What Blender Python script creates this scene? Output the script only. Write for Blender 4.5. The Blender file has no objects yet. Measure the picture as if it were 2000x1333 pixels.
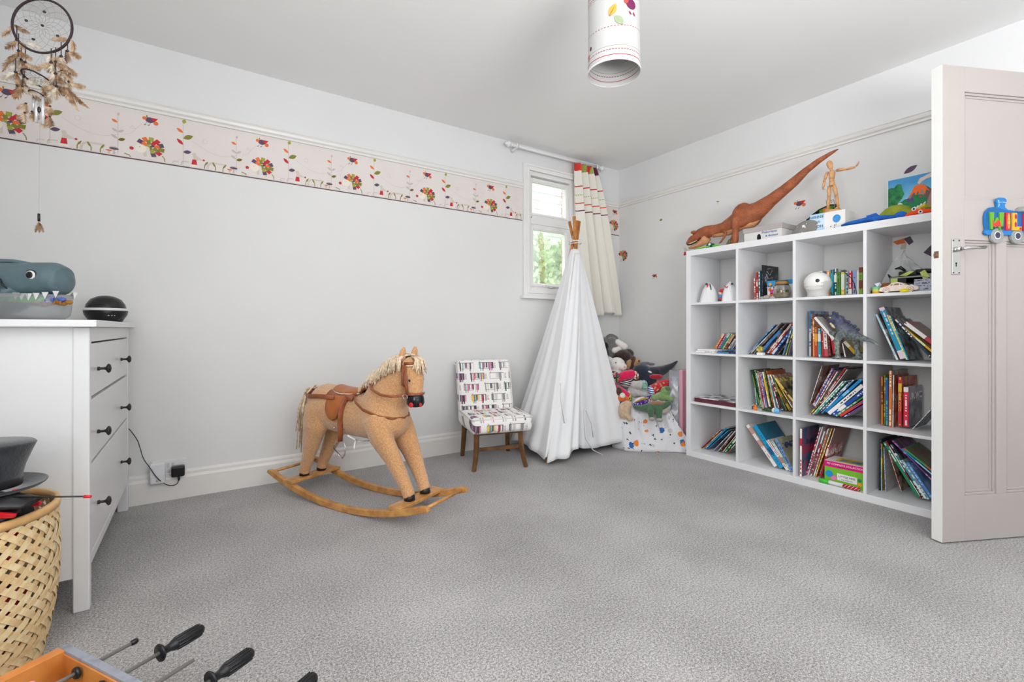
import bpy, bmesh, math, random
from math import sin, cos, pi, radians as R_, sqrt
from mathutils import Vector as V, Matrix, Euler, noise
rnd = random.Random(7)
C = bpy.context.scene.collection
S = bpy.context.scene
# ---------------- camera, light, exposure ----------------
cam = bpy.data.cameras.new('camera'); camo = bpy.data.objects.new('camera', cam); C.objects.link(camo)
camo.location = (0, 0, .925); camo.rotation_euler = (pi/2, 0, -math.atan(613/910.7))
cam.sensor_width = 36; cam.lens = 910.7/2000*36; cam.shift_y = -.0125; cam.clip_start = .05
S.camera = camo
S.view_settings.view_transform = 'Standard'; S.view_settings.look = 'None'
S.view_settings.gamma = 1; S.view_settings.exposure = -.07
S.view_settings.use_curve_mapping = False
w = bpy.data.worlds.new('sky'); S.world = w; w.use_nodes = True
wn = w.node_tree.nodes; bg = wn['Background']; bg.inputs[0].default_value = (.93, .97, 1, 1); bg.inputs[1].default_value = 1.9
def area(name, loc, rot, sx, sy, e, col=(1, 1, 1)):
    l = bpy.data.lights.new(name, 'AREA'); l.shape = 'RECTANGLE'; l.size = sx; l.size_y = sy; l.energy = e; l.color = col
    o = bpy.data.objects.new(name, l); C.objects.link(o); o.location = loc; o.rotation_euler = rot
    return o
# daylight through the bay window behind the camera, through the side window, and the small window
area('daylight_front_window', (1.2, -1.66, 1.45), (R_(86), 0, 0), 2.6, 1.6, 4, (1, 1, 1))
area('daylight_left_window', (-.80, .05, 1.5), (R_(86), 0, R_(-90)), 1.5, 1.4, 32, (1, 1, 1))
area('daylight_small_window', (2.7, 4.9, 4.1), (R_(-52), 0, 0), 2.2, 1.2, 230, (.95, .98, 1))
area('added_ceiling_fill', (.7, -1.0, 1.1), (R_(180-14), 0, R_(-30)), 1.0, 1.0, 82, (.985, .99, 1))  # added fill light behind the camera, aimed up to brighten the ceiling
# ---------------- node helpers ----------------
def lin(c):
    return c/12.92 if c <= .04045 else ((c+.055)/1.055)**2.4
def hx(s, k=1.12):
    s = s.lstrip('#'); s = s if len(s) == 6 else ''.join(q+q for q in s)
    return tuple(min(.93, lin(int(s[i:i+2], 16)/255)*k) for i in (0, 2, 4))+(1,)
class X:
    def __init__(s, t, v): s.t, s.v = t, v
    def op(s, o, *a, cl=False):
        n = s.t.nodes.new('ShaderNodeMath'); n.operation = o; n.use_clamp = cl
        for i, x in enumerate((s,)+a):
            if isinstance(x, X) and not isinstance(x.v, (int, float)): s.t.links.new(x.v, n.inputs[i])
            else: n.inputs[i].default_value = x.v if isinstance(x, X) else x
        return X(s.t, n.outputs[0])
    def __add__(s, o): return s.op('ADD', o)
    def __sub__(s, o): return s.op('SUBTRACT', o)
    def __mul__(s, o): return s.op('MULTIPLY', o)
    def __truediv__(s, o): return s.op('DIVIDE', o)
    def fract(s): return s.op('FRACT')
    def floor(s): return s.op('FLOOR')
    def abs(s): return s.op('ABSOLUTE')
    def sin(s): return s.op('SINE')
    def lt(s, o): return s.op('LESS_THAN', o)
    def gt(s, o): return s.op('GREATER_THAN', o)
    def mod(s, o): return s.op('FLOORED_MODULO', o)
    def between(s, a, b): return s.gt(a)*s.lt(b)
def mixc(t, f, a, b):
    n = t.nodes.new('ShaderNodeMix'); n.data_type = 'RGBA'
    for sock, x in ((n.inputs[0], f), (n.inputs[6], a), (n.inputs[7], b)):
        if isinstance(x, X): t.links.new(x.v, sock)
        elif hasattr(x, 'is_output'): t.links.new(x, sock)
        else: sock.default_value = x
    return n.outputs[2]
def coords(t, kind='Object'):
    n = t.nodes.new('ShaderNodeTexCoord'); sp = t.nodes.new('ShaderNodeSeparateXYZ')
    t.links.new(n.outputs[kind], sp.inputs[0])
    return tuple(X(t, o) for o in sp.outputs), n.outputs[kind]
def wnoise(t, *xs):
    n = t.nodes.new('ShaderNodeTexWhiteNoise'); n.noise_dimensions = '3D'
    c = t.nodes.new('ShaderNodeCombineXYZ')
    for i, x in enumerate(xs):
        if isinstance(x, X): t.links.new(x.v, c.inputs[i])
        else: c.inputs[i].default_value = x
    t.links.new(c.outputs[0], n.inputs['Vector']); return X(t, n.outputs['Value'])
def tnoise(t, vec, scale, detail=3, out='Fac'):
    n = t.nodes.new('ShaderNodeTexNoise'); n.inputs['Scale'].default_value = scale; n.inputs['Detail'].default_value = detail
    t.links.new(vec, n.inputs['Vector']); return X(t, n.outputs[out])
def ramp(t, f, stops, const=False):
    n = t.nodes.new('ShaderNodeValToRGB'); cr = n.color_ramp
    if const: cr.interpolation = 'CONSTANT'
    while len(cr.elements) < len(stops): cr.elements.new(1)
    for e, (p, c) in zip(cr.elements, stops): e.position = p; e.color = c
    t.links.new(f.v, n.inputs[0]); return n.outputs[0]
_mc = {}
def mat(name, col=None, rough=.55, metal=0, bump=0, bs=80, var=.06, vs=12, spec=.4, trans=0, sheen=0, coat=0, fn=None, emit=None, alpha=1, sss=0):
    """fn(tree, (x,y,z), vec) -> colour socket"""
    if name in _mc: return _mc[name]
    m = bpy.data.materials.new(name); m.use_nodes = True; t = m.node_tree; b = t.nodes['Principled BSDF']
    b.inputs['Roughness'].default_value = rough; b.inputs['Metallic'].default_value = metal
    b.inputs['Specular IOR Level'].default_value = spec; b.inputs['Transmission Weight'].default_value = trans
    b.inputs['Sheen Weight'].default_value = sheen; b.inputs['Coat Weight'].default_value = coat; b.inputs['Alpha'].default_value = alpha
    xyz, vec = coords(t)
    if isinstance(col, str): col = hx(col)
    if fn: c = fn(t, xyz, vec); t.links.new(c, b.inputs['Base Color'])
    elif var:
        n = tnoise(t, vec, vs, 4)
        lo = tuple(x*(1-var) for x in col[:3])+(1,); hi = tuple(min(.95, x*(1+var)) for x in col[:3])+(1,)
        t.links.new(ramp(t, n, [(.3, lo), (.7, hi)]), b.inputs['Base Color'])
    else: b.inputs['Base Color'].default_value = col
    m.diffuse_color = col if col else (.8, .8, .8, 1)
    if bump:
        n = tnoise(t, vec, bs, 3); bn = t.nodes.new('ShaderNodeBump'); bn.inputs['Strength'].default_value = min(1, bump)
        bn.inputs['Distance'].default_value = .004*max(1, bump); t.links.new(n.v, bn.inputs['Height']); t.links.new(bn.outputs[0], b.inputs['Normal'])
    if emit: b.inputs['Emission Color'].default_value = emit[0]; b.inputs['Emission Strength'].default_value = emit[1]
    _mc[name] = m; return m
# ---------------- mesh builder ----------------
class B:
    def __init__(s): s.b = bmesh.new(); s.mi = 0
    def _add(s, vs, fs, M=None):
        bv = [s.b.verts.new(M @ V(v) if M else v) for v in vs]
        for f in fs:
            try:
                ff = s.b.faces.new([bv[i] for i in f]); ff.material_index = s.mi
            except ValueError: pass
        return bv
    def m(s, i): s.mi = i; return s
    def box(s, c, d, rot=None, M=None):
        x, y, z = d[0]/2, d[1]/2, d[2]/2
        T = Matrix.Translation(c)
        if rot: T = T @ Euler(rot).to_matrix().to_4x4()
        if M: T = M @ T
        vs = [(i*x, j*y, k*z) for i in (-1, 1) for j in (-1, 1) for k in (-1, 1)]
        s._add(vs, [(0, 1, 3, 2), (4, 6, 7, 5), (0, 4, 5, 1), (2, 3, 7, 6), (0, 2, 6, 4), (1, 5, 7, 3)], T); return s
    def bb(s, a, b): return s.box([(a[i]+b[i])/2 for i in range(3)], [abs(b[i]-a[i]) for i in range(3)])
    def tube(s, pts, r, n=8, cap=True, flat=1.0):
        pts = [V(p) for p in pts]; N = len(pts)
        rs = r if isinstance(r, (list, tuple)) else [r]*N
        rings = []; up = None
        for i, p in enumerate(pts):
            d = (pts[min(i+1, N-1)]-pts[max(i-1, 0)])
            if d.length < 1e-9: d = V((0, 0, 1))
            d.normalize()
            if up is None: up = V((0, 0, 1)) if abs(d.z) < .9 else V((1, 0, 0))
            a = d.cross(up); 
            if a.length < 1e-6: a = d.orthogonal()
            a.normalize(); b = d.cross(a).normalized(); up = -b if i else up
            up = a.cross(d)
            q = rs[i]; qa, qb = q if isinstance(q, (list, tuple)) else (q, q*flat)
            rings.append([s.b.verts.new(p+a*cos(2*pi*k/n)*qa+b*sin(2*pi*k/n)*qb) for k in range(n)])
        for i in range(N-1):
            for k in range(n):
                f = s.b.faces.new((rings[i][k], rings[i][(k+1) % n], rings[i+1][(k+1) % n], rings[i+1][k])); f.material_index = s.mi
        if cap:
            for rg, rev in ((rings[0], 1), (rings[-1], 0)):
                f = s.b.faces.new(rg[::-1] if rev else rg); f.material_index = s.mi
        return s
    def cyl(s, p0, p1, r0, r1=None, n=16): return s.tube([p0, p1], [r0, r0 if r1 is None else r1], n)
    def ell(s, c, r, rot=None, nu=14, nv=9, M=None):
        if not isinstance(r, (list, tuple)): r = (r, r, r)
        T = Matrix.Translation(c)
        if rot: T = T @ Euler(rot).to_matrix().to_4x4()
        if M: T = M @ T
        vs = [(0, 0, -r[2])]; fs = []
        for j in range(1, nv):
            ph = -pi/2+pi*j/nv
            for i in range(nu): vs.append((r[0]*cos(ph)*cos(2*pi*i/nu), r[1]*cos(ph)*sin(2*pi*i/nu), r[2]*sin(ph)))
        vs.append((0, 0, r[2])); L = len(vs)-1
        for i in range(nu):
            k = (i+1) % nu; fs.append((0, 1+k, 1+i)); fs.append((L, L-nu+i, L-nu+k))
            for j in range(nv-2): a = 1+j*nu; fs.append((a+i, a+k, a+nu+k, a+nu+i))
        s._add(vs, fs, T); return s
    def lathe(s, prof, c=(0, 0, 0), n=24, M=None, sx=1, sy=1, closed=False):
        T = Matrix.Translation(c)
        if M: T = M @ T
        rg = []
        for r, z in prof:
            if r < 1e-6: rg.append([s.b.verts.new(T @ V((0, 0, z)))]*n)
            else: rg.append([s.b.verts.new(T @ V((r*sx*cos(2*pi*k/n), r*sy*sin(2*pi*k/n), z))) for k in range(n)])
        prs = list(zip(rg, rg[1:]))
        if closed: prs.append((rg[-1], rg[0]))
        for a, b in prs:
            for k in range(n):
                q = []
                for v in (a[k], a[(k+1) % n], b[(k+1) % n], b[k]):
                    if v not in q: q.append(v)
                if len(q) > 2:
                    try: s.b.faces.new(q).material_index = s.mi
                    except ValueError: pass
        return s
    def prism(s, pts, z0, z1, M=None):
        n = len(pts); T = M or Matrix.Identity(4)
        a = [s.b.verts.new(T @ V((p[0], p[1], z0))) for p in pts]; b = [s.b.verts.new(T @ V((p[0], p[1], z1))) for p in pts]
        fs = [a[::-1], b]+[(a[i], a[(i+1) % n], b[(i+1) % n], b[i]) for i in range(n)]
        for f in fs: s.b.faces.new(f).material_index = s.mi
        return s
    def flat(s, pts, M=None, z=0):
        T = M or Matrix.Identity(4)
        s.b.faces.new([s.b.verts.new(T @ V((p[0], p[1], z))) for p in pts]).material_index = s.mi; return s
    def grid(s, f, nu, nv, wrap=False):
        g = [[s.b.verts.new(f(i/nu, j/nv)) for j in range(nv+1)] for i in range(nu+(0 if wrap else 1))]
        for i in range(nu):
            for j in range(nv):
                i2 = (i+1) % len(g); s.b.faces.new((g[i][j], g[i2][j], g[i2][j+1], g[i][j+1])).material_index = s.mi
        return s
    def obj(s, name, mats, parent=None, smooth=False, bev=0, loc=None, rot=None, normals=True, remesh=0, sm=0, disp=0, solid=0, sub=0, seg=2, ds=.02):
        if normals: bmesh.ops.recalc_face_normals(s.b, faces=s.b.faces)
        me = bpy.data.meshes.new(name); s.b.to_mesh(me); s.b.free()
        if not isinstance(mats, (list, tuple)): mats = [mats]
        for m in mats: me.materials.append(m)
        if smooth or remesh: me.shade_smooth()
        o = bpy.data.objects.new(name, me); C.objects.link(o)
        if parent: o.parent = parent
        if loc: o.location = loc
        if rot: o.rotation_euler = rot
        if remesh:
            md = o.modifiers.new('r', 'REMESH'); md.mode = 'VOXEL'; md.voxel_size = remesh; md.use_smooth_shade = True
        if sm: md = o.modifiers.new('s', 'SMOOTH'); md.factor = .5; md.iterations = sm
        if solid: md = o.modifiers.new('t', 'SOLIDIFY'); md.thickness = solid; md.offset = 0
        if disp:
            tx = bpy.data.textures.new('n', 'CLOUDS'); tx.noise_scale = ds
            md = o.modifiers.new('d', 'DISPLACE'); md.texture = tx; md.strength = disp; md.mid_level = .5
        if bev: md = o.modifiers.new('b', 'BEVEL'); md.width = bev; md.segments = seg; md.limit_method = 'ANGLE'; md.angle_limit = R_(40)
        if sub: md = o.modifiers.new('u', 'SUBSURF'); md.levels = sub; md.render_levels = sub
        return o
def tag(o, label, cat, group=None, kind=None):
    o['label'] = label; o['category'] = cat
    if group: o['group'] = group
    if kind: o['kind'] = kind
    return o
def thing(name, label, cat, loc=(0, 0, 0), rz=0, group=None, rot=None):
    o = bpy.data.objects.new(name, None); C.objects.link(o); o.empty_display_size = .05
    o.location = loc; o.rotation_euler = rot or (0, 0, rz); tag(o, label, cat, group); return o
def struct(o, label=None):
    o['kind'] = 'structure'
    if label: o['label'] = label
    return o
def text(name, s, size, m, parent, loc, rot, ext=.0004, align='CENTER', sx=1):
    f = bpy.data.curves.new(name, 'FONT'); f.body = s; f.size = size; f.extrude = ext; f.align_x = align; f.align_y = 'CENTER'
    f.materials.append(m); f.resolution_u = 2; f.fill_mode = 'BOTH'
    tmp = bpy.data.objects.new('tmp', f); me = bpy.data.meshes.new_from_object(tmp); bpy.data.objects.remove(tmp); me.name = name
    o = bpy.data.objects.new(name, me); C.objects.link(o); o.parent = parent; o.location = loc; o.rotation_euler = rot; o.scale = (sx, 1, 1); o['kind'] = 'stuff'
    return o
def frame(p, xa, ya):
    """matrix with x axis xa, y axis ya, origin p"""
    xa = V(xa).normalized(); ya = V(ya); ya = (ya-xa*ya.dot(xa)).normalized(); za = xa.cross(ya)
    return Matrix(((xa.x, ya.x, za.x, p[0]), (xa.y, ya.y, za.y, p[1]), (xa.z, ya.z, za.z, p[2]), (0, 0, 0, 1)))
def leafpts(x, y, L, W, ang, n=8):
    pts = []
    for i in range(n+1): a = i/n; pts.append((a*L, W*sin(pi*a)**.9/2))
    for i in range(n-1, 0, -1): a = i/n; pts.append((a*L, -W*sin(pi*a)**.9/2))
    return [(x+p[0]*cos(ang)-p[1]*sin(ang), y+p[0]*sin(ang)+p[1]*cos(ang)) for p in pts]
def circ(x, y, r, n=12, ry=None, a=0):
    ry = ry or r
    return [(x+r*cos(t)*cos(a)-ry*sin(t)*sin(a), y+r*cos(t)*sin(a)+ry*sin(t)*cos(a)) for t in [2*pi*k/n for k in range(n)]]
# ---------------- common materials ----------------
wall_m = mat('wall_paint', (.765, .763, .756, 1), .75, bump=.08, bs=30, var=.012, vs=2.5)
wallup_m = mat('upper_wall_paint', (.765, .766, .772, 1), .75, bump=.08, bs=30, var=.01, vs=2.5)
ceil_m = mat('ceiling_paint', (.90, .895, .89, 1), .8, bump=.05, bs=40, var=.01, vs=2)
trim_m = mat('cream_gloss_paint', (.80, .78, .75, 1), .32, var=.015, spec=.5)
white_m = mat('white_gloss', (.78, .78, .785, 1), .3, var=.008, spec=.5)
shelf_m = mat('white_shelf_foil', (.82, .825, .84, 1), .38, var=.008)
sash_m = mat('white_window_paint', (.84, .83, .82, 1), .35, var=.01)
def carpet_fn(t, xyz, vec):
    a = tnoise(t, vec, 420, 2); b = tnoise(t, vec, 2.2, 4); c = tnoise(t, vec, 150, 3)
    f = (a-.5)*2.3+(c-.5)*1.6+(b-.5)*.55+.5
    return ramp(t, f, [(.1, hx('#6f6b6a', .80)), (.42, hx('#aeaaa9', .78)), (.62, hx('#c2bfbe', .80)), (.95, hx('#e9e6e5', .84))])
carpet_m = mat('grey_carpet', rough=.95, fn=carpet_fn, spec=.1, sheen=.3)
_t = carpet_m.node_tree; _b = _t.nodes.new('ShaderNodeBump'); _b.inputs['Strength'].default_value = 1; _b.inputs['Distance'].default_value = .0035
_x, _v = coords(_t); _n = tnoise(_t, _v, 380, 3); _t.links.new(_n.v, _b.inputs['Height']); _t.links.new(_b.outputs[0], _t.nodes['Principled BSDF'].inputs['Normal'])
black_m = mat('black_plastic', (.012, .012, .014, 1), .3, var=.1)
chrome_m = mat('steel', (.62, .61, .6, 1), .22, 1, var=.03)
pages_m = mat('paper_pages', (.80, .78, .73, 1), .8, bump=.3, bs=400, var=.05, vs=200)
paper_m = mat('white_paper', (.84, .84, .84, 1), .7, var=.02)
eye_m = mat('black_eye', (.01, .01, .01, 1), .15, var=0)
# ---------------- room shell ----------------
XL, XR, YB, YF, H = -.84, 3.335, 3.125, -1.75, 2.43
struct(B().bb((XL-.2, YF-.2, -.1), (4.6, YB+.15, 0)).obj('floor', carpet_m))
struct(B().bb((XL-.2, YF-.2, H), (4.6, YB+.15, H+.1)).obj('ceiling', ceil_m))
zr0, zr1 = 2.07, 2.118
def walls(name, rects, ax, p0, p1):
    """rects (a0,a1,z0,z1) along the wall; ax 0: wall runs along x between y p0..p1"""
    b = B()
    for a0, a1, z0, z1 in rects:
        for lo, hi, mi in ((z0, min(z1, 2.09), 0), (max(z0, 2.09), z1, 1)):
            if hi <= lo: continue
            b.m(mi)
            if ax == 0: b.bb((a0, p0, lo), (a1, p1, hi))
            else: b.bb((p0, a0, lo), (p1, a1, hi))
    return struct(b.obj(name, [wall_m, wallup_m]))
WX0, WX1, WZ0, WZ1 = 2.265, 2.755, 1.235, 2.225   # small window opening
walls('wall_back', [(XL-.2, WX0, 0, H), (WX1, XR+.2, 0, H), (WX0, WX1, 0, WZ0), (WX0, WX1, WZ1, H)], 0, YB, YB+.15)
walls('wall_right', [(.31, YB, 0, H), (-.5, .31, 2.1, H), (YF, -.5, 0, H)], 1, XR, XR+.12)
walls('wall_left', [(YF, -.7, 0, H), (.8, YB, 0, H), (-.7, .8, 0, .8), (-.7, .8, 2.2, H)], 1, XL-.15, XL)
walls('wall_front', [(XL, -.1, 0, H), (2.5, XR+.15, 0, H), (-.1, 2.5, 0, .65), (-.1, 2.5, 2.25, H)], 0, YF-.15, YF)
walls('wall_hall', [(-1.6, 1.6, 0, H)], 1, 4.5, 4.6)
# trims
def moulding(name, prof, path, m, label=None):
    """prof: (out, z) list; path: two points along the wall with outward normal"""
    b = B()
    for (p0, p1, n) in path:
        p0, p1, n = V(p0), V(p1), V(n)
        a = [b.b.verts.new(p0+n*o+V((0, 0, z))) for o, z in prof]; c = [b.b.verts.new(p1+n*o+V((0, 0, z))) for o, z in prof]
        for i in range(len(prof)-1): b.b.faces.new((a[i], a[i+1], c[i+1], c[i]))
        b.b.faces.new(a); b.b.faces.new(c[::-1])
    return struct(b.obj(name, m), label)
base_p = [(0, 0), (.02, 0), (.02, .112), (.017, .122), (.012, .126), (.012, .140), (.006, .149), (0, .152)]
moulding('baseboard_back', base_p, [((XL, YB, 0), (XR, YB, 0), (0, -1, 0))], trim_m)
moulding('baseboard_right', base_p, [((XR, YB, 0), (XR, .36, 0), (-1, 0, 0))], trim_m)
moulding('baseboard_left', base_p, [((XL, YF, 0), (XL, YB, 0), (1, 0, 0))], trim_m)
moulding('baseboard_front', base_p, [((XL, YF, 0), (XR, YF, 0), (0, 1, 0))], trim_m)
rail_p = [(0, zr0), (.012, zr0), (.012, zr0+.012), (.022, zr0+.02), (.026, zr0+.032), (.022, zr0+.038), (.028, zr0+.044), (.026, zr0+.05), (0, zr0+.052)]
moulding('trim_1', rail_p, [((XL, YB, 0), (2.205, YB, 0), (0, -1, 0)), ((2.81, YB, 0), (XR, YB, 0), (0, -1, 0))], trim_m, 'cream picture rail along the long wall')
moulding('trim_2', rail_p, [((XR, YB, 0), (XR, .31, 0), (-1, 0, 0))], trim_m, 'cream picture rail above the shelf unit')
moulding('trim_3', rail_p, [((XL, YF, 0), (XL, YB, 0), (1, 0, 0))], trim_m, 'picture rail on the wall behind the drawers')
# wallpaper border with printed motifs (flat print)
pal = ['#d8d0cc', '#c9beb5', '#7d7a2c', '#9a9a3a', '#dc6c33', '#bb2430', '#58445a', '#bdb3ab', '#4a3540', '#e3d9cc', '#6c5a10']
PM = [mat('print_'+str(i), hx(c), .6, var=.02) for i, c in enumerate(pal)]
GREY, OLIVE, LIME, ORG, RED, PUR, STM, DK, CRM, OL2 = 7, 2, 3, 4, 5, 6, 1, 8, 9, 10
def line2(b, pts, w, M, z):
    for p, q in zip(pts, pts[1:]):
        d = V((q[0]-p[0], q[1]-p[1])); 
        if d.length < 1e-6: continue
        d.normalize(); n = V((-d.y, d.x))*w/2
        b.flat([(p[0]+n.x, p[1]+n.y), (p[0]-n.x, p[1]-n.y), (q[0]-n.x, q[1]-n.y), (q[0]+n.x, q[1]+n.y)], M, z)
def hedgehog(b, M, u, v, s=1):
    b.m(STM).flat([(u-.022*s, v-.055*s), (u-.008*s, v-.055*s), (u-.008*s, v-.02*s), (u-.022*s, v-.02*s)], M, .0004)
    b.flat([(u+.022*s, v-.055*s), (u+.034*s, v-.055*s), (u+.034*s, v-.02*s), (u+.022*s, v-.02*s)], M, .0004)
    b.m(CRM).flat(circ(u-.032*s, v-.015*s, .024*s), M, .0005)
    b.m(RED).flat(circ(u-.07*s, v-.022*s, .009*s), M, .0006)
    b.m(DK).flat(circ(u-.036*s, v-.008*s, .0018*s, 6), M, .0007)
    cs = [PUR, ORG, LIME, RED, PUR, OLIVE, RED, ORG, PUR, LIME, ORG, RED]
    k = 0
    for ring, (r0, r1, n) in enumerate(((.034, .060, 8), (.014, .040, 6), (.0, .018, 3))):
        for i in range(n):
            a = R_(150-i*(225/(n-1))); ca, sa = cos(a), sin(a); wd = (.0105, .0085, .0055)[ring]*s
            x0, y0, x1, y1 = u+.008*s+r0*s*ca, v+r0*s*sa*.85, u+.008*s+r1*s*ca, v+r1*s*sa*.85
            nx, ny = -sa*wd, ca*wd
            b.m(((PUR, ORG, LIME, RED, PUR, OLIVE, RED, PUR), (ORG, OLIVE, RED, ORG, OLIVE, LIME), (LIME, PUR, OLIVE))[ring][i]).flat([(x0-nx, y0-ny), (x0+nx, y0+ny), (x1+nx, y1+ny), (x1-nx, y1-ny)], M, .0008+ring*.0003+i*.00001); k += 1
def birdp(b, M, u, v, s=1):
    b.m(PUR).flat(circ(u, v, .019*s, 14, .015*s), M, .0006)
    b.m(RED).flat([(u+.002*s, v+.014*s), (u+.036*s, v+.014*s), (u+.018*s, v-.008*s)], M, .0008)
    b.m(ORG).flat(circ(u-.022*s, v+.006*s, .009*s), M, .0007); b.flat(circ(u+.026*s, v-.012*s, .011*s), M, .0005)
    b.m(OLIVE).flat(circ(u-.012*s, v+.018*s, .003*s, 6, .007*s), M, .0007)
    b.m(DK)
    for q in (-.012, .004): line2(b, [(u+q*s, v-.014*s), (u+(q-.006)*s, v-.026*s)], .0012, M, .0006); b.flat(circ(u+(q-.008)*s, v-.028*s, .005*s, 6, .002*s, .5), M, .0007)
def mousep(b, M, u, v, s=1):
    b.m(CRM).flat([(u-.02*s, v), (u+.02*s, v), (u+.014*s, v+.012*s), (u-.012*s, v+.012*s)], M, .0005)
    b.m(RED).flat([(u-.013*s, v+.012*s), (u+.013*s, v+.012*s), (u+.01*s, v+.04*s), (u-.008*s, v+.04*s)], M, .0006)
    b.m(STM).flat([(u-.008*s, v+.04*s), (u+.01*s, v+.04*s), (u+.044*s, v+.042*s), (u+.012*s, v+.062*s), (u-.004*s, v+.064*s)], M, .0006)
    b.flat(circ(u, v+.068*s, .010*s), M, .0007)
    b.m(RED).flat(circ(u+.044*s, v+.044*s, .0055*s, 8), M, .0008)
def sprig(b, M, u, top, col=True):
    b.m(GREY); line2(b, [(u, .02), (u, top)], .0022, M, .0004)
    L = [(top-.003, 1, LIME, .024, .018, 1.2), (top-.055, -1, ORG, .036, .015, 2.5), (top-.085, 1, OLIVE, .05, .024, .45), (top-.12, -1, RED, .04, .017, 2.35), (top-.16, 1, PUR, .038, .02, .2)] if col else \
        [(top, 1, GREY, .018, .011, 1.3), (top-.035, -1, ORG, .028, .013, 2.7), (top-.085, 1, GREY, .03, .012, .6), (top-.085, -1, GREY, .03, .012, 2.5), (top-.12, -1, GREY, .034, .013, 2.5), (top-.125, 1, OL2, .032, .016, .35)]
    for z, sd, c, l, wd, a in L: b.m(c).flat(leafpts(u, z, l, wd, a), M, .0007)
def motif_period(b, M, u):
    hedgehog(b, M, u, .082); birdp(b, M, u+.005, .224); sprig(b, M, u-.125, .215, False); sprig(b, M, u+.15, .245); mousep(b, M, u+.20, .014)
    for q, hh in ((.248, .045), (.30, .055), (.335, .045)):
        b.m(OLIVE); line2(b, [(u+q, .012), (u+q, .03), (u+q+.012*(1 if q != .30 else -1), hh)], .004, M, .0005)
        b.flat(leafpts(u+q, .03, .03, .009, 1.0 if q != .30 else 2.1), M, .0006)
    b.m(STM)
    line2(b, [(u+.262, .012), (u+.264, .035), (u+.275, .048), (u+.29, .052), (u+.35, .053)], .010, M, .0003)
    line2(b, [(u+.105, .014), (u+.107, .028), (u+.13, .029)], .005, M, .0003); line2(b, [(u+.142, .014), (u+.145, .034), (u+.178, .036)], .007, M, .0003)
    for q, h, c, r in ((.368, .03, ORG, .013), (.388, .042, PUR, .02)):
        b.m(GREY).flat([(u+q-.005, .014), (u+q+.005, .014), (u+q+.003, h), (u+q-.003, h)], M, .0004)
        b.m(c).flat(circ(u+q, h, r, 10, r*.3), M, .0006)
        if c == PUR: b.m(GREY).flat(circ(u+q, h+.005, r*.9, 10, r*.35), M, .0005)
    b.m(OLIVE); line2(b, [(u+.07, .014), (u+.068, .03), (u+.058, .045)], .004, M, .0005); line2(b, [(u-.075, .014), (u-.078, .022), (u-.1, .027)], .004, M, .0005)
    b.m(GREY); P = [(u+.19+.02*i, .155-.05*sin(pi*i/13)-.012*(i/13)) for i in range(12)]
    P2 = [(u+.25+.012*cos(a), .165+.012*sin(a)) for a in [i*2*pi/10-1.5 for i in range(11)]]
    P3 = [(u+.43, .125), (u+.46, .14), (u+.475, .165), (u+.46, .178), (u+.452, .165), (u+.475, .165), (u+.50, .195)]
    for Q in (P, P2, P3): line2(b, Q, .0012, M, .0003)
def border(x0, x1, us, lab):
    M = frame((0, YB, 1.805), (1, 0, 0), (0, 0, 1))   # normal = x cross z = -y (into the room)
    b = B(); b.m(0).box(((x0+x1)/2, YB-.0004, 1.805+.1325), (x1-x0, .0008, .265))
    M2 = M @ Matrix.Translation((0, 0, .001))
    b.m(DK).flat([(x0, .002), (x1, .002), (x1, .008), (x0, .008)], M2, .0003); b.m(STM).flat([(x0, .010), (x1, .010), (x1, .0115), (x0, .0115)], M2, .0003)
    for u in us: motif_period(b, M2, u)
    return struct(b.obj('wallpaper_border', PM, normals=False), lab)
border(XL, 2.205, [-.746, -.218, .308, .833, 1.36, 1.893], 'wallpaper border printed with hedgehogs, birds, mice and leafy plants')
b = B(); M = frame((0, YB, 1.805), (1, 0, 0), (0, 0, 1)); M2 = M @ Matrix.Translation((0, 0, .001))
b.m(0).box(((2.81+XR)/2, YB-.0004, 1.805+.1325), (XR-2.81, .0008, .265)); b.m(DK).flat([(2.81, .002), (XR, .002), (XR, .008), (2.81, .008)], M2, .0003)
hedgehog(b, M2, 3.255, .095); birdp(b, M2, 3.275, .224)
struct(b.obj('wallpaper_border', PM, normals=False), 'short end of the hedgehog wallpaper border behind the curtain')
# stickers on the right wall
def sticker(fn, y, z, lab, n='wall_sticker', **k):
    M = Matrix(((0, 0, -1, 0), (-1, 0, 0, 0), (0, 1, 0, 0), (0, 0, 0, 1))) @ Matrix.Translation((0, 0, .0006))
    bb = B(); fn(bb, M, **k); o = bb.obj(n, PM, loc=(XR, y, z), normals=False); tag(o, lab, 'sticker', 'stickers on the shelf wall'); return o
sticker(lambda b, M: hedgehog(b, M, 0, 0, 1), 3.085, 1.612, 'hedgehog wall sticker on right wall just below the border corner')
sticker(lambda b, M: b.m(OLIVE).flat(leafpts(-.015, 0, .03, .02, 0), M, .0005), 2.637, 1.866, 'small single olive leaf sticker on the wall left of the dinosaur')
sticker(lambda b, M: birdp(b, M, 0, 0, .8), 2.708, 1.387, 'little purple and red bird sticker low on wall above soft toys')
sticker(lambda b, M: (b.m(STM).flat([(-.003, -.02), (.003, -.02), (.002, 0), (-.002, 0)], M, .0004), b.m(OLIVE).flat(circ(0, 0, .014, 10, .004, -.3), M, .0006)), 2.103, 1.905, 'tiny mushroom sticker on the wall above the dinosaur head')
sticker(lambda b, M: mousep(b, M, 0, 0, 1), 2.396, 1.515, 'mouse in red shirt sticker beside the shelf unit top corner')
sticker(lambda b, M: birdp(b, M, 0, 0, 1.1), 1.514, 1.759, 'bird sticker with red wing on the wall under the dinosaur tail')
sticker(lambda b, M: b.m(PUR).flat(leafpts(-.035, -.016, .07, .03, .5), M, .0005), .923, 1.821, 'dark purple leaf sticker above the volcano picture')
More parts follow.
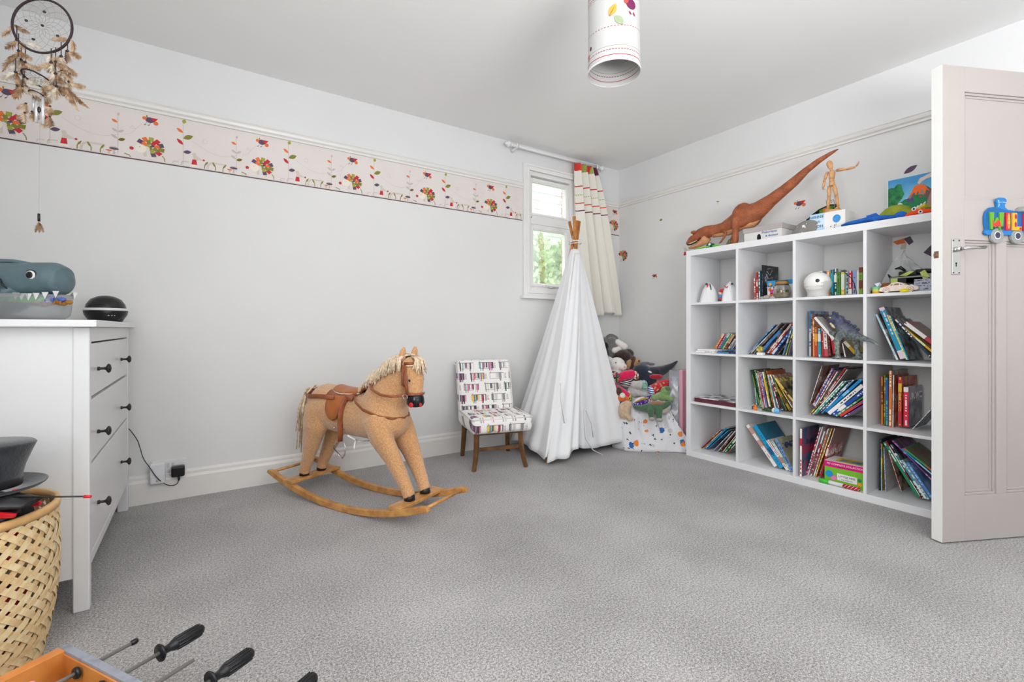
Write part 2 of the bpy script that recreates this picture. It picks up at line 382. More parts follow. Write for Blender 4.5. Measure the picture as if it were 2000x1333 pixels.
sticker(lambda b, M: (b.m(ORG).flat([(-.05, .0), (0, .012), (.01, -.015), (-.03, -.02)], M, .0005), b.m(PUR).flat([(.0, .01), (.03, .02), (.045, -.015), (.025, -.03)], M, .0006), b.m(GREY).flat([(-.01, -.02), (.015, -.015), (.01, -.05), (-.015, -.05)], M, .0005)), .958, 1.425, 'torn hedgehog quill sticker showing through the top right cube')
sticker(lambda b, M: b.m(PUR).flat([(-.04, 0), (0, .045), (.04, .05), (.04, -.03), (0, -.03)], M, .0005), .831, 1.344, 'dark blue sticker on wall behind cube beside door edge')
# ---------------- small window ----------------
win = thing('window_1', 'small white two-pane window beside the curtain', 'window', (0, 0, 0)); win['kind'] = 'structure'; del win['category']
def frame_rect(b, x0, x1, z0, z1, wd, y0, y1):
    b.bb((x0, y0, z0), (x0+wd, y1, z1)); b.bb((x1-wd, y0, z0), (x1, y1, z1)); b.bb((x0+wd, y0, z0), (x1-wd, y1, z0+wd)); b.bb((x0+wd, y0, z1-wd), (x1-wd, y1, z1))
b = B(); frame_rect(b, 2.207, 2.813, 1.19, 2.285, .05, YB-.024, YB); frame_rect(b, 2.212, 2.808, 1.195, 2.28, .018, YB-.032, YB-.02); frame_rect(b, 2.243, 2.777, 1.215, 2.245, .016, YB-.03, YB-.02)
b.obj('window_casing', sash_m, win, bev=.003)
b = B(); b.bb((2.185, YB-.05, 1.168), (2.835, YB, 1.196)); b.obj('window_sill', sash_m, win, bev=.006, seg=3)
b = B(); frame_rect(b, WX0-.004, WX1+.004, WZ0-.004, WZ1+.004, .03, YB-.002, YB+.10); b.bb((WX0, YB+.02, 1.80), (WX1, YB+.08, 1.862))
b.obj('window_frame', sash_m, win, bev=.002)
for nm, z0, z1, ex in (('top_sash', 1.862, 2.19, .035), ('lower_sash', 1.262, 1.80, .045)):
    b = B(); frame_rect(b, WX0+.026, WX1-.026, z0, z1, ex, YB+.025, YB+.06); frame_rect(b, WX0+.04, WX1-.04, z0+.014, z1-.014, ex-.022, YB+.018, YB+.03)
    s_ = b.obj(nm, sash_m, win, bev=.003)
    g = B(); g.bb((WX0+.05, YB+.04, z0+.02), (WX1-.05, YB+.044, z1-.02)); g.obj('pane', mat('window_glass', (.95, .97, .97, 1), .02, var=0, trans=1, alpha=.35), s_)
b = B(); b.tube([(2.42, YB+.01, 1.285), (2.44, YB, 1.292), (2.50, YB-.004, 1.283), (2.60, YB, 1.283), (2.63, YB+.01, 1.28)], .006); b.box((2.52, YB+.01, 1.275), (.05, .02, .012)); b.obj('stay_arm', sash_m, win, True)
b = B(); b.tube([(2.283+.006*cos(a), YB+.015, 1.53+.012*sin(a)+.004*a) for a in [i*.5 for i in range(14)]], .0025, 6); b.bb((2.279, YB+.012, 1.5), (2.288, YB+.024, 1.6)); b.obj('casement_handle', chrome_m, win, True)
# view outside: lawn, boarded house side, brick pier, bushes
struct(B().bb((-6, YB+.2, -.3), (14, 18, -.25)).obj('lawn', mat('grass_ground', hx('#7f9a55'), .9, var=.2, vs=3)))
hs = thing('neighbouring_house', 'white boarded house wall seen through the small window', 'building', (4.5, 7.2, 0))
for k in range(22):
    b = B(); b.box((0, 0, 0), (5.0, .03, .19), rot=(R_(-7), 0, 0)); b.obj('weatherboard', mat('pale_board_paint', (.86, .86, .86, 1), .5, var=.02), hs, loc=(.2, 0, 2.0+k*.165))
b = B(); b.bb((-2.3, .03, 0), (2.7, .3, 5.7)); b.obj('gable_wall', mat('board_backing', (.8, .8, .8, 1), .7), hs)
bp = thing('brick_pier', 'red brick reveal at the right side outside the window', 'wall', (2.845, YB+.16, 1.1))
brm = [mat('brick_%d' % i, hx(c), .85, bump=.5, bs=60, var=.12) for i, c in enumerate(('#b5674f', '#a85a48', '#c07a62'))]
bm0 = B(); bm0.box((0, 0, 0), (.16, .10, .062)); proto = bm0.obj('brick', brm[0], bp, loc=(.03, 0, .035), bev=.003)
for k in range(1, 16):
    o = proto.copy(); C.objects.link(o); o.parent = bp; o.location = (.03+.004*(k % 2), 0, .035+k*.073)
    o.material_slots[0].link = 'OBJECT'; o.material_slots[0].material = brm[k % 3]
b = B(); b.bb((-.035, -.045, 0), (.1, .045, 1.17)); b.obj('mortar', mat('mortar', hx('#c9beb2'), .9), bp)
lf = mat('foliage_green', None, .6, fn=lambda t, xyz, vec: ramp(t, tnoise(t, vec, 6, 4), [(.3, hx('#98b87c')), (.5, hx('#c2dba8')), (.7, hx('#e4f0d2'))]))
def bush(name, x, y, z, r, n, lab):
    b = B()
    for i in range(n):
        a, p = rnd.uniform(0, 2*pi), rnd.uniform(-1, 1); q = r*rnd.uniform(.7, 1.02)*sqrt(1-p*p*.6)
        c = V((x+q*cos(a), y+q*sin(a), z+p*r*1.3)); n_ = V((rnd.uniform(-1, 1), rnd.uniform(-1, 1), rnd.uniform(0, 1))).normalized(); t1 = n_.orthogonal().normalized(); M = frame(c, t1, n_.cross(t1))
        b.flat(leafpts(-.05, 0, .13, .07, 0, 3), M)
    b.m(1).ell((x, y, z), (r*.72, r*.72, r*1.1), nu=16, nv=10); b.m(2).tube([(x, y, -.25), (x+.03, y, (z-.25)/2), (x, y, z)], [.05, .04, .03], 8)
    o = b.obj(name, [lf, mat('foliage_inner', hx('#8fb070'), .8), mat('bark', hx('#7a6650'), .9)], normals=False); tag(o, lab, 'bush', kind=None); return o
bush('shrub', 4.45, 6.3, 1.72, .56, 1700, 'pale green shrub seen in the left half of the lower pane')
bush('shrub', 5.62, 6.4, 1.70, .55, 1500, 'leafy shrub seen at the right of the lower pane')
bush('shrub', 4.75, 4.95, .75, .50, 1300, 'low bush at the bottom of the small window view')
# ---------------- chest of drawers ----------------
ch = thing('chest_of_drawers', 'white three-drawer chest of drawers with black knobs in left corner', 'drawers', (-.55, 2.55, 0))
def cb(a, b_): return ((a[0]+.55, a[1]-2.55, a[2]), (b_[0]+.55, b_[1]-2.55, b_[2]))
y0, y1, xf, xb = 2.042, 3.075, -.295, -.80
B().bb(*cb((xb-.02, 1.998, .929), (-.272, 3.1, .952))).obj('top', white_m, ch, bev=.003)
for yy, nm in ((y0, 'side_panel'), (y1-.018, 'side_panel')):
    B().bb(*cb((xb+.03, yy+.006, .112), (xf-.03, yy+.018, .929))).obj(nm, white_m, ch)
for yy in (y0, y1-.032):
    for xx in (xf-.042, xb):
        b = B(); b.bb(*cb((xx, yy, 0), (xx+.042, yy+.032, .929))); b.obj('leg', white_m, ch, bev=.004)
B().bb(*cb((xb+.005, y0+.03, .12), (xb+.012, y1-.03, .929))).obj('back_panel', white_m, ch)
b = B(); b.bb(*cb((xf-.03, y0+.03, .879), (xf-.002, y1-.03, .929))); b.bb(*cb((xf-.03, y0+.03, .135), (xf-.002, y1-.03, .170)))
for z in (.688, .470): b.bb(*cb((xf-.06, y0+.03, z), (xf-.024, y1-.03, z+.012)))
b.obj('front_rail', white_m, ch, bev=.002)
dk = mat('knob_black', (.03, .028, .03, 1), .35, .3, var=.1)
for z0, z1, zk in ((.696, .878, .781), (.478, .690, .557), (.174, .472, .305)):
    b = B(); b.bb(*cb((xf-.024, y0+.034, z0), (xf-.002, y1-.034, z1-.005))); d = b.obj('drawer', white_m, ch, bev=.002)
    for yk in (2.20, 2.80):
        kb = B(); kb.lathe([(0, -.002), (.007, -.002), (.007, .006), (.0045, .008), (.0045, .018), (.006, .022), (.016, .028), (.017, .031), (.013, .036), (0, .039)], n=20)
        kb.obj('knob', dk, d, True, loc=(xf-.002+.55, yk-2.55, zk), rot=(0, pi/2, 0))
# ---------------- cube shelf unit ----------------
SX0, SX1, SY0, SY1 = 2.95, 3.315, .625, 2.111
sh = thing('shelf_unit', 'white sixteen-cube open shelf unit full of books and toys', 'shelf', ((SX0+SX1)/2, (SY0+SY1)/2, 0))
ox, oy = -(SX0+SX1)/2, -(SY0+SY1)/2
def sb(n, a, b_):
    B().bb((a[0]+ox, a[1]+oy, a[2]), (b_[0]+ox, b_[1]+oy, b_[2])).obj(n, shelf_m, sh, bev=.0015)
sb('side_panel', (SX0, SY0, .04), (SX1, SY0+.038, 1.448)); sb('side_panel', (SX0, SY1-.038, .04), (SX1, SY1, 1.448))
sb('top', (SX0, SY0, 1.448), (SX1, SY1, 1.488)); sb('bottom', (SX0, SY0, 0), (SX1, SY1, .04))
FZ = [1.108, .752, .396, .04]; DY = [2.073, 1.717, 1.361, 1.005]
for k in range(3): sb('divider', (SX0+.001, 1.717+k*-.356, .04), (SX1, 1.717+.016-k*.356, 1.448))
for r in range(3):
    for c in range(4): sb('shelf_board', (SX0+.002, DY[c]-.34, FZ[r]-.016), (SX1, DY[c], FZ[r]))
# ---------------- door ----------------
door = thing('door_1', 'cream panelled door standing open at the right', 'door', (2.641, .626, .006), rz=math.atan2(-.181, .382)); door['kind'] = 'structure'; del door['category']
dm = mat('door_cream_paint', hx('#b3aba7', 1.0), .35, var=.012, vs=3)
de = mat('door_edge_white', (.84, .84, .82, 1), .4, var=.01)
DL, DT, DH = .745, .046, 2.049
b = B(); ps = [(.115, .63, 1.485, 1.93), ]
b.bb((0, 0, 0), (.112, DT, DH)); b.bb((DL-.112, 0, 0), (DL, DT, DH)); b.bb((.112, 0, 0), (DL-.112, DT, .195)); b.bb((.112, 0, 1.94), (DL-.112, DT, DH)); b.bb((.112, 0, 1.30), (DL-.112, DT, 1.475))
b.bb((.277, 0, .195), (.330, DT, 1.30)); b.bb((.478, 0, .195), (.528, DT, 1.30))
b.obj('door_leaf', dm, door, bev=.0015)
B().bb((-.0008, .001, 0), (.0, DT-.001, DH)).obj('edge', de, door)
b = B()
for a0, a1, z0, z1 in ((.112, DL-.112, 1.475, 1.94), (.112, .277, .195, 1.30), (.330, .478, .195, 1.30), (.528, .633, .195, 1.30)):
    b.bb((a0, .016, z0), (a1, .030, z1))
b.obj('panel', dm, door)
b = B()
for a0, a1, z0, z1 in ((.112, DL-.112, 1.475, 1.94), (.112, .277, .195, 1.30), (.330, .478, .195, 1.30), (.528, .633, .195, 1.30)):
    M = Matrix(((1, 0, 0, 0), (0, 0, 1, 0), (0, 1, 0, 0), (0, 0, 0, 1)))
    for s_, e in ((.0, .006), (.010, .011)):
        y = .016-(.010-s_*.6)
        frame_rect(b, a0+s_, a1-s_, z0+s_, z1-s_, .010, y, .018)
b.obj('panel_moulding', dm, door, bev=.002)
b = B(); b.bb((.043, -.004, 1.149), (.086, 0, 1.303)); pl = b.obj('handle_plate', chrome_m, door, bev=.002)
b = B(); b.cyl((.064, -.002, 1.257), (.064, -.022, 1.257), .011, .010, 16); b.tube([(.064, -.024, 1.257), (.075, -.035, 1.257), (.12, -.036, 1.260), (.165, -.036, 1.263)], [.009, .0095, .0085, .0105], 12, flat=.7); b.obj('lever', chrome_m, pl, True)
b = B(); b.m(0)
for x_ in (.050, .079):
    for z_ in (1.157, 1.295): b.cyl((x_, -.0045, z_), (x_, -.0055, z_), .0028, n=8)
b.obj('screw', mat('screw_dark', (.1, .1, .1, 1), .3, .8), pl)
b = B(); b.cyl((.064, -.0042, 1.198), (.064, -.0052, 1.198), .0035, n=10); b.bb((.0625, -.0052, 1.183), (.0655, -.0042, 1.198)); b.obj('keyhole', black_m, pl)
b = B(); b.bb((-.0014, .015, 1.222), (-.0006, .034, 1.252)); b.bb((-.008, .018, 1.230), (-.001, .031, 1.243)); b.obj('latch', mat('latch_brass', hx('#8a6f5e'), .3, .7), door, bev=.001)
# name train on the door
tr = thing('name_train_plaque', 'blue wooden train name plaque with coloured letters on the door', 'sign', (2.641, .626, .006), rz=math.atan2(-.181, .382))
blue = mat('train_blue', hx('#0f72b8'), .35, var=.03)
XZ = Matrix(((1, 0, 0, 0), (0, 0, -1, 0), (0, 1, 0, 0), (0, 0, 0, 1)))
def pr(b, pts, y0, y1, M=XZ): return b.prism(pts, y0, y1, M)
out = [(.197, 1.330), (.200, 1.340), (.206, 1.350), (.201, 1.370), (.201, 1.405), (.208, 1.425), (.225, 1.441), (.245, 1.444), (.262, 1.444), (.264, 1.455), (.258, 1.468), (.262, 1.481), (.275, 1.487), (.300, 1.487), (.312, 1.480), (.313, 1.468), (.303, 1.455), (.306, 1.445), (.318, 1.436), (.355, 1.432), (.47, 1.432), (.475, 1.50), (.56, 1.50), (.56, 1.328), (.36, 1.325), (.21, 1.322)]
pr(B(), out, .004, .013).obj('train_body', blue, tr, bev=.002)
b = B(); pr(b, out[1:8]+[(.262, 1.442), (.318, 1.430), (.46, 1.426), (.46, 1.345), (.215, 1.345)], .013, .0135); b.obj('inner_field', mat('train_blue_dark', hx('#0a5a96'), .4), tr)
wl = mat('white_line', (.85, .87, .9, 1), .5)
b = B(); b.tube([(.268, -.014, 1.475), (.268, -.014, 1.468)], .0012, 5); b.tube([(.266, -.014, 1.464), (.285, -.014, 1.467), (.308, -.014, 1.465)], .001, 5); b.tube([(.270, -.014, 1.46), (.270, -.014, 1.45), (.266, -.014, 1.446)], .001, 5); b.obj('painted_highlight', wl, tr)
for wx in (.272, .378, .50):
    b = B(); b.cyl((wx, -.003, 1.320), (wx, -.014, 1.320), .033, n=28); wh = b.obj('wheel', mat('wheel_grey', hx('#8a8f8c'), .5), tr, bev=.002, loc=(-.009, 0, 0))
    b = B(); b.cyl((wx, -.014, 1.322), (wx, -.0146, 1.322), .0165, n=20); b.obj('hub_ring', wl, wh); b = B(); b.cyl((wx, -.0146, 1.322), (wx, -.0152, 1.322), .0135, n=20); b.obj('hub', mat('hub_dark', hx('#3a3850'), .5), wh)
def letter(n, strokes, m, deco):
    b = B()
    for s_ in strokes: pr(b, s_, .0125, .020)
    o = b.obj('letter_'+n, m, tr, bev=.0015, loc=(-.006, 0, 0))
    for nm, col, shp in deco:
        d = B(); [pr(d, q, .020, .0206) for q in shp]; d.obj(nm, mat('deco_'+col, hx(col), .5), o)
grn = mat('letter_green', hx('#5fa01e'), .4); redm = mat('letter_red', hx('#c4152a'), .4); yel = mat('letter_yellow', hx('#f5a51d'), .4)
Wx = .222
letter('w', [[(Wx+.001, 1.420), (Wx+.022, 1.420), (Wx+.020, 1.375), (Wx+.017, 1.345), (Wx+.005, 1.345)], [(Wx+.016, 1.35), (Wx+.022, 1.375), (Wx+.036, 1.398), (Wx+.042, 1.398), (Wx+.058, 1.355), (Wx+.052, 1.345), (Wx+.04, 1.37), (Wx+.024, 1.345)], [(Wx+.051, 1.421), (Wx+.074, 1.421), (Wx+.067, 1.345), (Wx+.052, 1.345)]], grn,
       [('truck_picture', '#d8332c', [[(Wx+.012, 1.390), (Wx+.018, 1.372), (Wx+.030, 1.376), (Wx+.038, 1.387), (Wx+.05, 1.382), (Wx+.056, 1.360), (Wx+.014, 1.358)]]), ('wheel_picture', '#33304a', [circ(Wx+.020, 1.352, .006), circ(Wx+.062, 1.353, .007)])])
letter('i', [[(.305, 1.421), (.327, 1.421), (.327, 1.345), (.305, 1.345)]], redm, [('kite_picture', '#f0a838', [circ(.318, 1.384, .007, 14, .034)]), ('dots', '#a3202c', [circ(.318, 1.402, .003), circ(.318, 1.386, .004), circ(.318, 1.366, .005)])])
letter('l', [[(.340, 1.421), (.364, 1.421), (.363, 1.362), (.388, 1.362), (.388, 1.345), (.340, 1.345)]], yel, [('spots', '#a02a4c', [circ(.355, 1.404, .006, 10, .012), circ(.354, 1.370, .006, 10, .012), circ(.380, 1.353, .006)])])
letter('l', [[(.398, 1.421), (.420, 1.421), (.420, 1.362), (.444, 1.362), (.444, 1.345), (.398, 1.345)]], redm, [('stars', '#f0d05a', [circ(.409, 1.40, .004), circ(.409, 1.37, .004)])])
b = B(); b.lathe([(0, 0), (.03, 0), (.028, .012), (.015, .022), (0, .024)], n=20, M=Matrix.Translation((.40, -.006, 1.428))); b.obj('dome', mat('wheel_grey'), tr, True)
# ---------------- curtain rod and curtain ----------------
rod = thing('curtain_rod', 'white curtain rod with turned finials above the small window', 'curtain rod', (2.5, 3.055, 2.375))
b = B(); b.cyl((-.44, 0, 0), (.50, 0, 0), .0125, n=16); b.obj('pole', white_m, rod, True)
for sx in (-1, 1):
    b = B(); x0 = -.44 if sx < 0 else .50
    b.lathe([(0, 0), (.014, 0), (.018, .006), (.014, .012), (.011, .016), (.018, .022), (.026, .034), (.022, .048), (.012, .056), (.012, .060), (.008, .066), (0, .068)], n=20, M=Matrix.Translation((x0, 0, 0)) @ Euler((0, sx*pi/2, 0)).to_matrix().to_4x4()); b.obj('finial', white_m, rod, True)
    b = B(); xb_ = -.40 if sx < 0 else .47; b.tube([(xb_, .068, -.02), (xb_, .045, -.018), (xb_, 0, -.012)], [.016, .008, .008], 10); b.lathe([(.02, -.009), (.022, 0), (.02, .009), (.014, .009), (.013, 0), (.014, -.009)], n=20, closed=True, M=Matrix.Translation((xb_, 0, 0)) @ Euler((0, pi/2, 0)).to_matrix().to_4x4()); b.obj('bracket', white_m, rod, True)
def curtain_fn(t, xyz, vec):
    x, y, z = xyz; base = hx('#e6e2d8', 1.05)
    c = base
    for zz, wd, col, dash in ((2.165, .009, '#b8252f', 0), (2.09, .007, '#8f9a3e', 1), (2.02, .009, '#cf4a28', 0), (1.955, .009, '#6a2040', 0)):
        f = z.between(zz-wd, zz)
        if dash: f = f*((z*0+xyz[0]*90).fract().gt(.4))
        c = mixc(t, f, c, hx(col))
    top = z.gt(2.295)
    tabs = ramp(t, (x-2.70)*3.6, [(0, hx('#cc3a30')), (.28, hx('#e07d25')), (.36, hx('#8aa04a')), (.44, hx('#c23a30')), (.66, hx('#9aa85a')), (.8, hx('#5e1c3c'))], True)
    return mixc(t, top, c, tabs)
cm = mat('curtain_cotton', None, .85, bump=.3, bs=500, fn=curtain_fn, sheen=.3)
cur = thing('curtain', 'cream curtain with embroidered stripes and coloured tab tops hanging at right of window', 'curtain', (0, 0, 0))
def curf(u, v):
    z = 2.36-v*1.31; s = v
    xl = 2.70+.02*sin(2*s)+.10*s**1.5; xr = 2.945+.31*s**.75
    nf = 3.6; ph = u*nf*2*pi+.9*sin(s*3)
    amp = .022+.014*s
    x = xl+(xr-xl)*(u+.018*sin(ph*2)*s); y = 3.045+amp*sin(ph)+.010*sin(ph*2.3+1)*s+.008*sin(u*17+s*5)*s
    return (x, min(y, 3.093), z+.012*sin(ph*.5)*s)
B().grid(curf, 130, 60).obj('fabric', cm, cur, True, solid=.003)
# ---------------- play tent ----------------
tee = thing('play_teepee', 'white cotton play teepee on crossed wooden poles by the window', 'tent', (2.42, 2.72, 0))
wp = mat('pine_pole', None, .5, fn=lambda t, xyz, vec: ramp(t, tnoise(t, vec, 30, 3), [(.3, hx('#9c5f2c')), (.7, hx('#c98a4b'))]))
ft = {'a': (1.985, 2.52), 'b': (2.724, 2.515), 'c': (2.78, 2.99), 'd': (2.157, 2.955)}
tie = V((2.425, 2.715, 1.585))
tops = {'a': (2.455, 2.73, 1.752), 'b': (2.36, 2.71, 1.752), 'c': (2.34, 2.66, 1.74), 'd': (2.44, 2.70, 1.757)}
tm = {'a': (2.415, 2.70, 1.585), 'b': (2.425, 2.735, 1.585), 'c': (2.395, 2.69, 1.60), 'd': (2.40, 2.725, 1.585)}
for k in 'abcd':
    p0 = V((*ft[k], 0)); mid = V(tm[k]); d = (mid-p0).normalized(); p1 = mid+d*.17/d.z
    b = B(); q = p0-V(tee.location); b.tube([p0-V((2.42, 2.72, 0)), p1-V((2.42, 2.72, 0))], .0125, 12); b.obj('pole', wp, tee, True)
b = B(); 
for a0, z0, z1 in ((0, 1.555, 1.615), (1.5, 1.615, 1.56), (3, 1.57, 1.60)):
    b.tube([(.052*cos(a0+i*.6)-.01, .045*sin(a0+i*.6)-.01, z0+(z1-z0)*i/11) for i in range(12)], .0028, 5)
b.obj('tie_cord', mat('white_cord', (.85, .83, .8, 1), .8), tee, True)
cl = mat('white_tent_cotton', (.84, .845, .855, 1), .9, bump=.25, bs=300, var=.01, sheen=.2)
base = [(1.955, 2.49), (2.20, 2.455), (2.235, 2.51), (2.275, 2.475), (2.50, 2.485), (2.755, 2.48), (2.785, 2.62), (2.81, 3.02), (2.45, 3.04), (2.05, 3.035), (1.985, 2.90)]
# cumulative polyline
def poly(pts, t, closed=True):
    P = [V(p) for p in pts]+([V(pts[0])] if closed else []); L = [(P[i+1]-P[i]).length for i in range(len(P)-1)]; T = sum(L)*t
    for i, l in enumerate(L):
        if T <= l or i == len(L)-1: return P[i].lerp(P[i+1], min(1, T/l))
        T -= l
def tent(u, v):
    q = poly(base, u % 1.0); s = v; a = math.atan2(q.y-2.72, q.x-2.42)
    dm_ = min(abs((a-math.atan2(ft[k][1]-2.72, ft[k][0]-2.42)+pi) % (2*pi)-pi) for k in 'abcd'); wq = min(1, dm_/.35)
    zt, zb = 1.53, .05+.018*sin(u*23)+.02*wq
    top = V((2.412+.034*cos(a), 2.71+.034*sin(a))); p = top.lerp(q, s); cc = V((2.42, 2.72)); d = (p-cc)
    fold = 1+.03+(.030*sin(u*2*pi*9+1.2*sin(s*4))+.016*sin(u*2*pi*21+s*3))*(.2+.8*s)*(.25+.75*wq)-.16*s*(1-s)*wq
    p = cc+d*fold
    return (p.x-2.42, p.y-2.72, zt+(zb-zt)*s)
B().grid(tent, 260, 40, wrap=True).obj('canvas_cover', cl, tee, True, solid=.002)
# door flap hanging over the front opening, hem lower at the pole
def flap(u, v):
    s = v; b0 = V((1.945, 2.47)); b1 = V((2.17, 2.415)); q = b0.lerp(b1, u); q.y -= .03*sin(pi*u)
    top = V((2.372+.05*u, 2.665)); p = top.lerp(q, s); zb = .015+.075*u+.01*sin(u*9)
    f = .010*sin(u*14+s*3)*s
    sg = -.045*sin(pi*s)
    return (p.x-2.42-sg*.5, p.y-2.72+f-sg*.3, 1.50+(zb-1.50)*s)
B().grid(flap, 40, 40).obj('door_flap', cl, tee, True, solid=.002)
for pts in ([(2.26, 2.44, .36), (2.245, 2.425, .25), (2.25, 2.42, .15), (2.30, 2.40, .07), (2.36, 2.36, .03)], [(2.05, 2.455, .55), (2.045, 2.44, .42), (2.06, 2.425, .28)], [(2.28, 2.45, .34), (2.32, 2.435, .25), (2.33, 2.43, .15)]):
    b = B(); b.tube([(p[0]-2.42, p[1]-2.72, p[2]) for p in pts], [(.007, .0015)]*len(pts), 6); b.obj('tie_ribbon', cl, tee, True)
# ---------------- small upholstered chair ----------------
chm = mat('stained_wood', None, .45, fn=lambda t, xyz, vec: ramp(t, tnoise(t, vec, 14, 4), [(.3, hx('#46301c')), (.7, hx('#7a5431'))]))
def fabric(t, xyz, vec, ax=(0, 2)):
    u, v = xyz[ax[0]]*6.6, xyz[ax[1]]*13.2
    if ax[1] == 2: v = v+xyz[1]*0
    row = v.floor(); v = v.fract(); u = u+row.mod(2)*.5+wnoise(t, row, 3.1)*.4; cell = u.floor(); u = u.fract()
    st = (u*16).floor(); h = wnoise(t, cell, row, st*.37+1); pick = wnoise(t, cell, row, 9.2)
    grey = ramp(t, h, [(0, hx('#ece9e6')), (.22, hx('#8f8b8b')), (.34, hx('#dddad8')), (.52, hx('#6e6a6c')), (.60, hx('#c9c6c5')), (.80, hx('#9d9a98')), (.86, hx('#e9e6e4'))], True)
    acc = ramp(t, h, [(0, hx('#e9e6e2')), (.2, hx('#96728e')), (.36, hx('#57424c')), (.48, hx('#d8554f')), (.56, hx('#cfcac6')), (.68, hx('#7fb3a5')), (.76, hx('#3f3a3c')), (.84, hx('#d88aa5')), (.93, hx('#d9c25c'))], True)
    c = mixc(t, pick.gt(.58), grey, acc)
    body = v.between(.28, .88)*u.between(.07, .82)
    legs = v.between(.08, .31)*(u.between(.14, .21)+u.between(.25, .30)+u.between(.58, .66)+u.between(.70, .75))
    head = v.between(.28, .80)*u.between(.84, .93)*wnoise(t, cell, row, 2.2).gt(.3)
    tail = v.between(.8, 1.0)*((u*1.0-(v-.8)*.25-.10).abs().lt(.012))
    belly = v.between(.28, .38)*u.between(.34, .54)
    f = (body*(belly*-1+1)+legs)
    c = mixc(t, f, hx('#efedea', 1.05), c)
    c = mixc(t, head*((v*9+u*4).fract().gt(.55)), c, hx('#8a8788'))
    edge = (v-.86).abs().lt(.02)*u.between(.12, .8)+(v-.30).abs().lt(.015)*u.between(.12, .56)+tail
    return mixc(t, edge, c, hx('#4a4648'))
fab = mat('dog_print_fabric', None, .85, bump=.25, bs=400, fn=fabric, sheen=.2)
fab2 = mat('dog_print_fabric_seat', None, .85, bump=.25, bs=400, fn=lambda t, x, v: fabric(t, (x[0], x[2], (x[1]*-.75+x[2]*.9)), v), sheen=.2)
cc = thing('upholstered_chair', 'low armless chair in sausage dog print fabric with dark wooden legs', 'chair', (1.704, 2.772, 0), rz=R_(-14.1))
def cushion(b, f, nu=24, nv=24): b.grid(f, nu, nv)
# seat: rounded slab
b = B(); b.box((0, -.035, .292), (.425, .40, .105)); b.obj('seat', fab2, cc, True, bev=.035, seg=5)
b = B(); bk = frame((0, .175, .30), (1, 0, 0), (0, .16, 1)); 
def back(u, v, th):
    pass
Mb = Matrix.Translation((0, .155, .285)) @ Euler((R_(-15), 0, 0)).to_matrix().to_4x4()
b.box((0, 0, .205), (.405, .085, .42), M=Mb); o = b.obj('backrest', fab, cc, True, bev=.03, seg=5)
b = B()
for sx in (-1, 1):
    b.tube([Mb @ V((sx*.2, -.028, .0)), Mb @ V((sx*.2, -.034, .2)), Mb @ V((sx*.198, -.032, .405))], .004, 6)
b.tube([(-.205, -.225, .335), (.205, -.225, .335)], .004, 6); b.tube([(-.205, -.225, .335), (-.208, .12, .345)], .004, 6); b.tube([(.205, -.225, .335), (.208, .12, .345)], .004, 6)
b.obj('piping', mat('piping_white', hx('#dcd9d6'), .8), cc, True)
b = B(); b.tube([Mb @ V((-.195, .02, .40)), Mb @ V((-.215, 0, .405)), Mb @ V((-.21, -.02, .38))], .004, 6); b.obj('fabric_tie', mat('piping_white'), cc, True)
for (fx, fy, tx, ty, tz) in ((-.19, -.195, -.165, -.175, .25), (.165, -.215, .135, -.185, .25), (-.17, .195, -.165, .15, .26), (.19, .215, .165, .15, .26)):
    k = (fx-tx); b = B(); b.tube([(tx, ty, tz), (tx+k*.1, ty+(fy-ty)*.25, tz*.6), (tx+k*.5, ty+(fy-ty)*.7, tz*.25), (fx, fy, 0)], [(.02, .02), (.0195, .0195), (.018, .018), (.016, .016)], 4); b.obj('leg', chm, cc, bev=.003)
b = B(); b.bb((-.165, -.195, .125), (.145, -.18, .148)); b.obj('stretcher', chm, cc, bev=.002)
b = B(); b.bb((-.16, .165, .19), (.17, .18, .215)); b.obj('stretcher', chm, cc, bev=.002)
b = B(); b.bb((-.17, -.18, .225), (.155, .14, .243)); b.obj('seat_frame', chm, cc)
# ---------------- rocking horse ----------------
hs_ang = math.atan2(-.894, .447)
ho = thing('rocking_horse', 'tan plush rocking horse with brown leather saddle on wooden rockers', 'rocking horse', (.73, 2.52, 0), rz=hs_ang)
fur = mat('tan_plush', None, .95, bump=1.2, bs=170, sheen=.5, spec=.1, fn=lambda t, xyz, vec: ramp(t, (tnoise(t, vec, 170, 3)-.5)*1.2+(tnoise(t, vec, 5, 2)-.5)*.5+.5, [(.15, hx('#b07e52')), (.5, hx('#c9986a')), (.85, hx('#dcb188'))]))
rw = mat('rocker_wood', None, .35, fn=lambda t, xyz, vec: ramp(t, tnoise(t, vec, 22, 4), [(.3, hx('#a8723c')), (.7, hx('#cd9857'))]), coat=.2)
lea = mat('brown_leather', None, .38, bump=.2, bs=200, fn=lambda t, xyz, vec: ramp(t, tnoise(t, vec, 30, 3), [(.3, hx('#80452a')), (.7, hx('#9c5a38'))]))
lea2 = mat('tan_leather', hx('#a8602f'), .35, var=.12, vs=20)
cord = mat('cream_cord', None, .9, bump=.5, bs=300, fn=lambda t, xyz, vec: ramp(t, tnoise(t, vec, 80, 3), [(.3, hx('#c2a585')), (.7, hx('#ecdcc4'))]))
b = B()
b.tube([(-.34, 0, .475), (-.24, 0, .485), (-.10, 0, .468), (.04, 0, .462), (.15, 0, .472), (.24, 0, .48)], [(.085, .085), (.118, .125), (.106, .122), (.108, .118), (.118, .130), (.095, .11)], 20)
b.ell((-.27, 0, .485), (.105, .118, .128)); b.ell((.17, 0, .475), (.12, .122, .135)); b.ell((.225, 0, .45), (.075, .085, .085))
b.tube([(.15, 0, .52), (.195, 0, .60), (.235, 0, .66), (.285, -.002, .715), (.325, -.006, .745)], [(.10, .12), (.083, .115), (.066, .098), (.056, .075), (.045, .05)], 18)
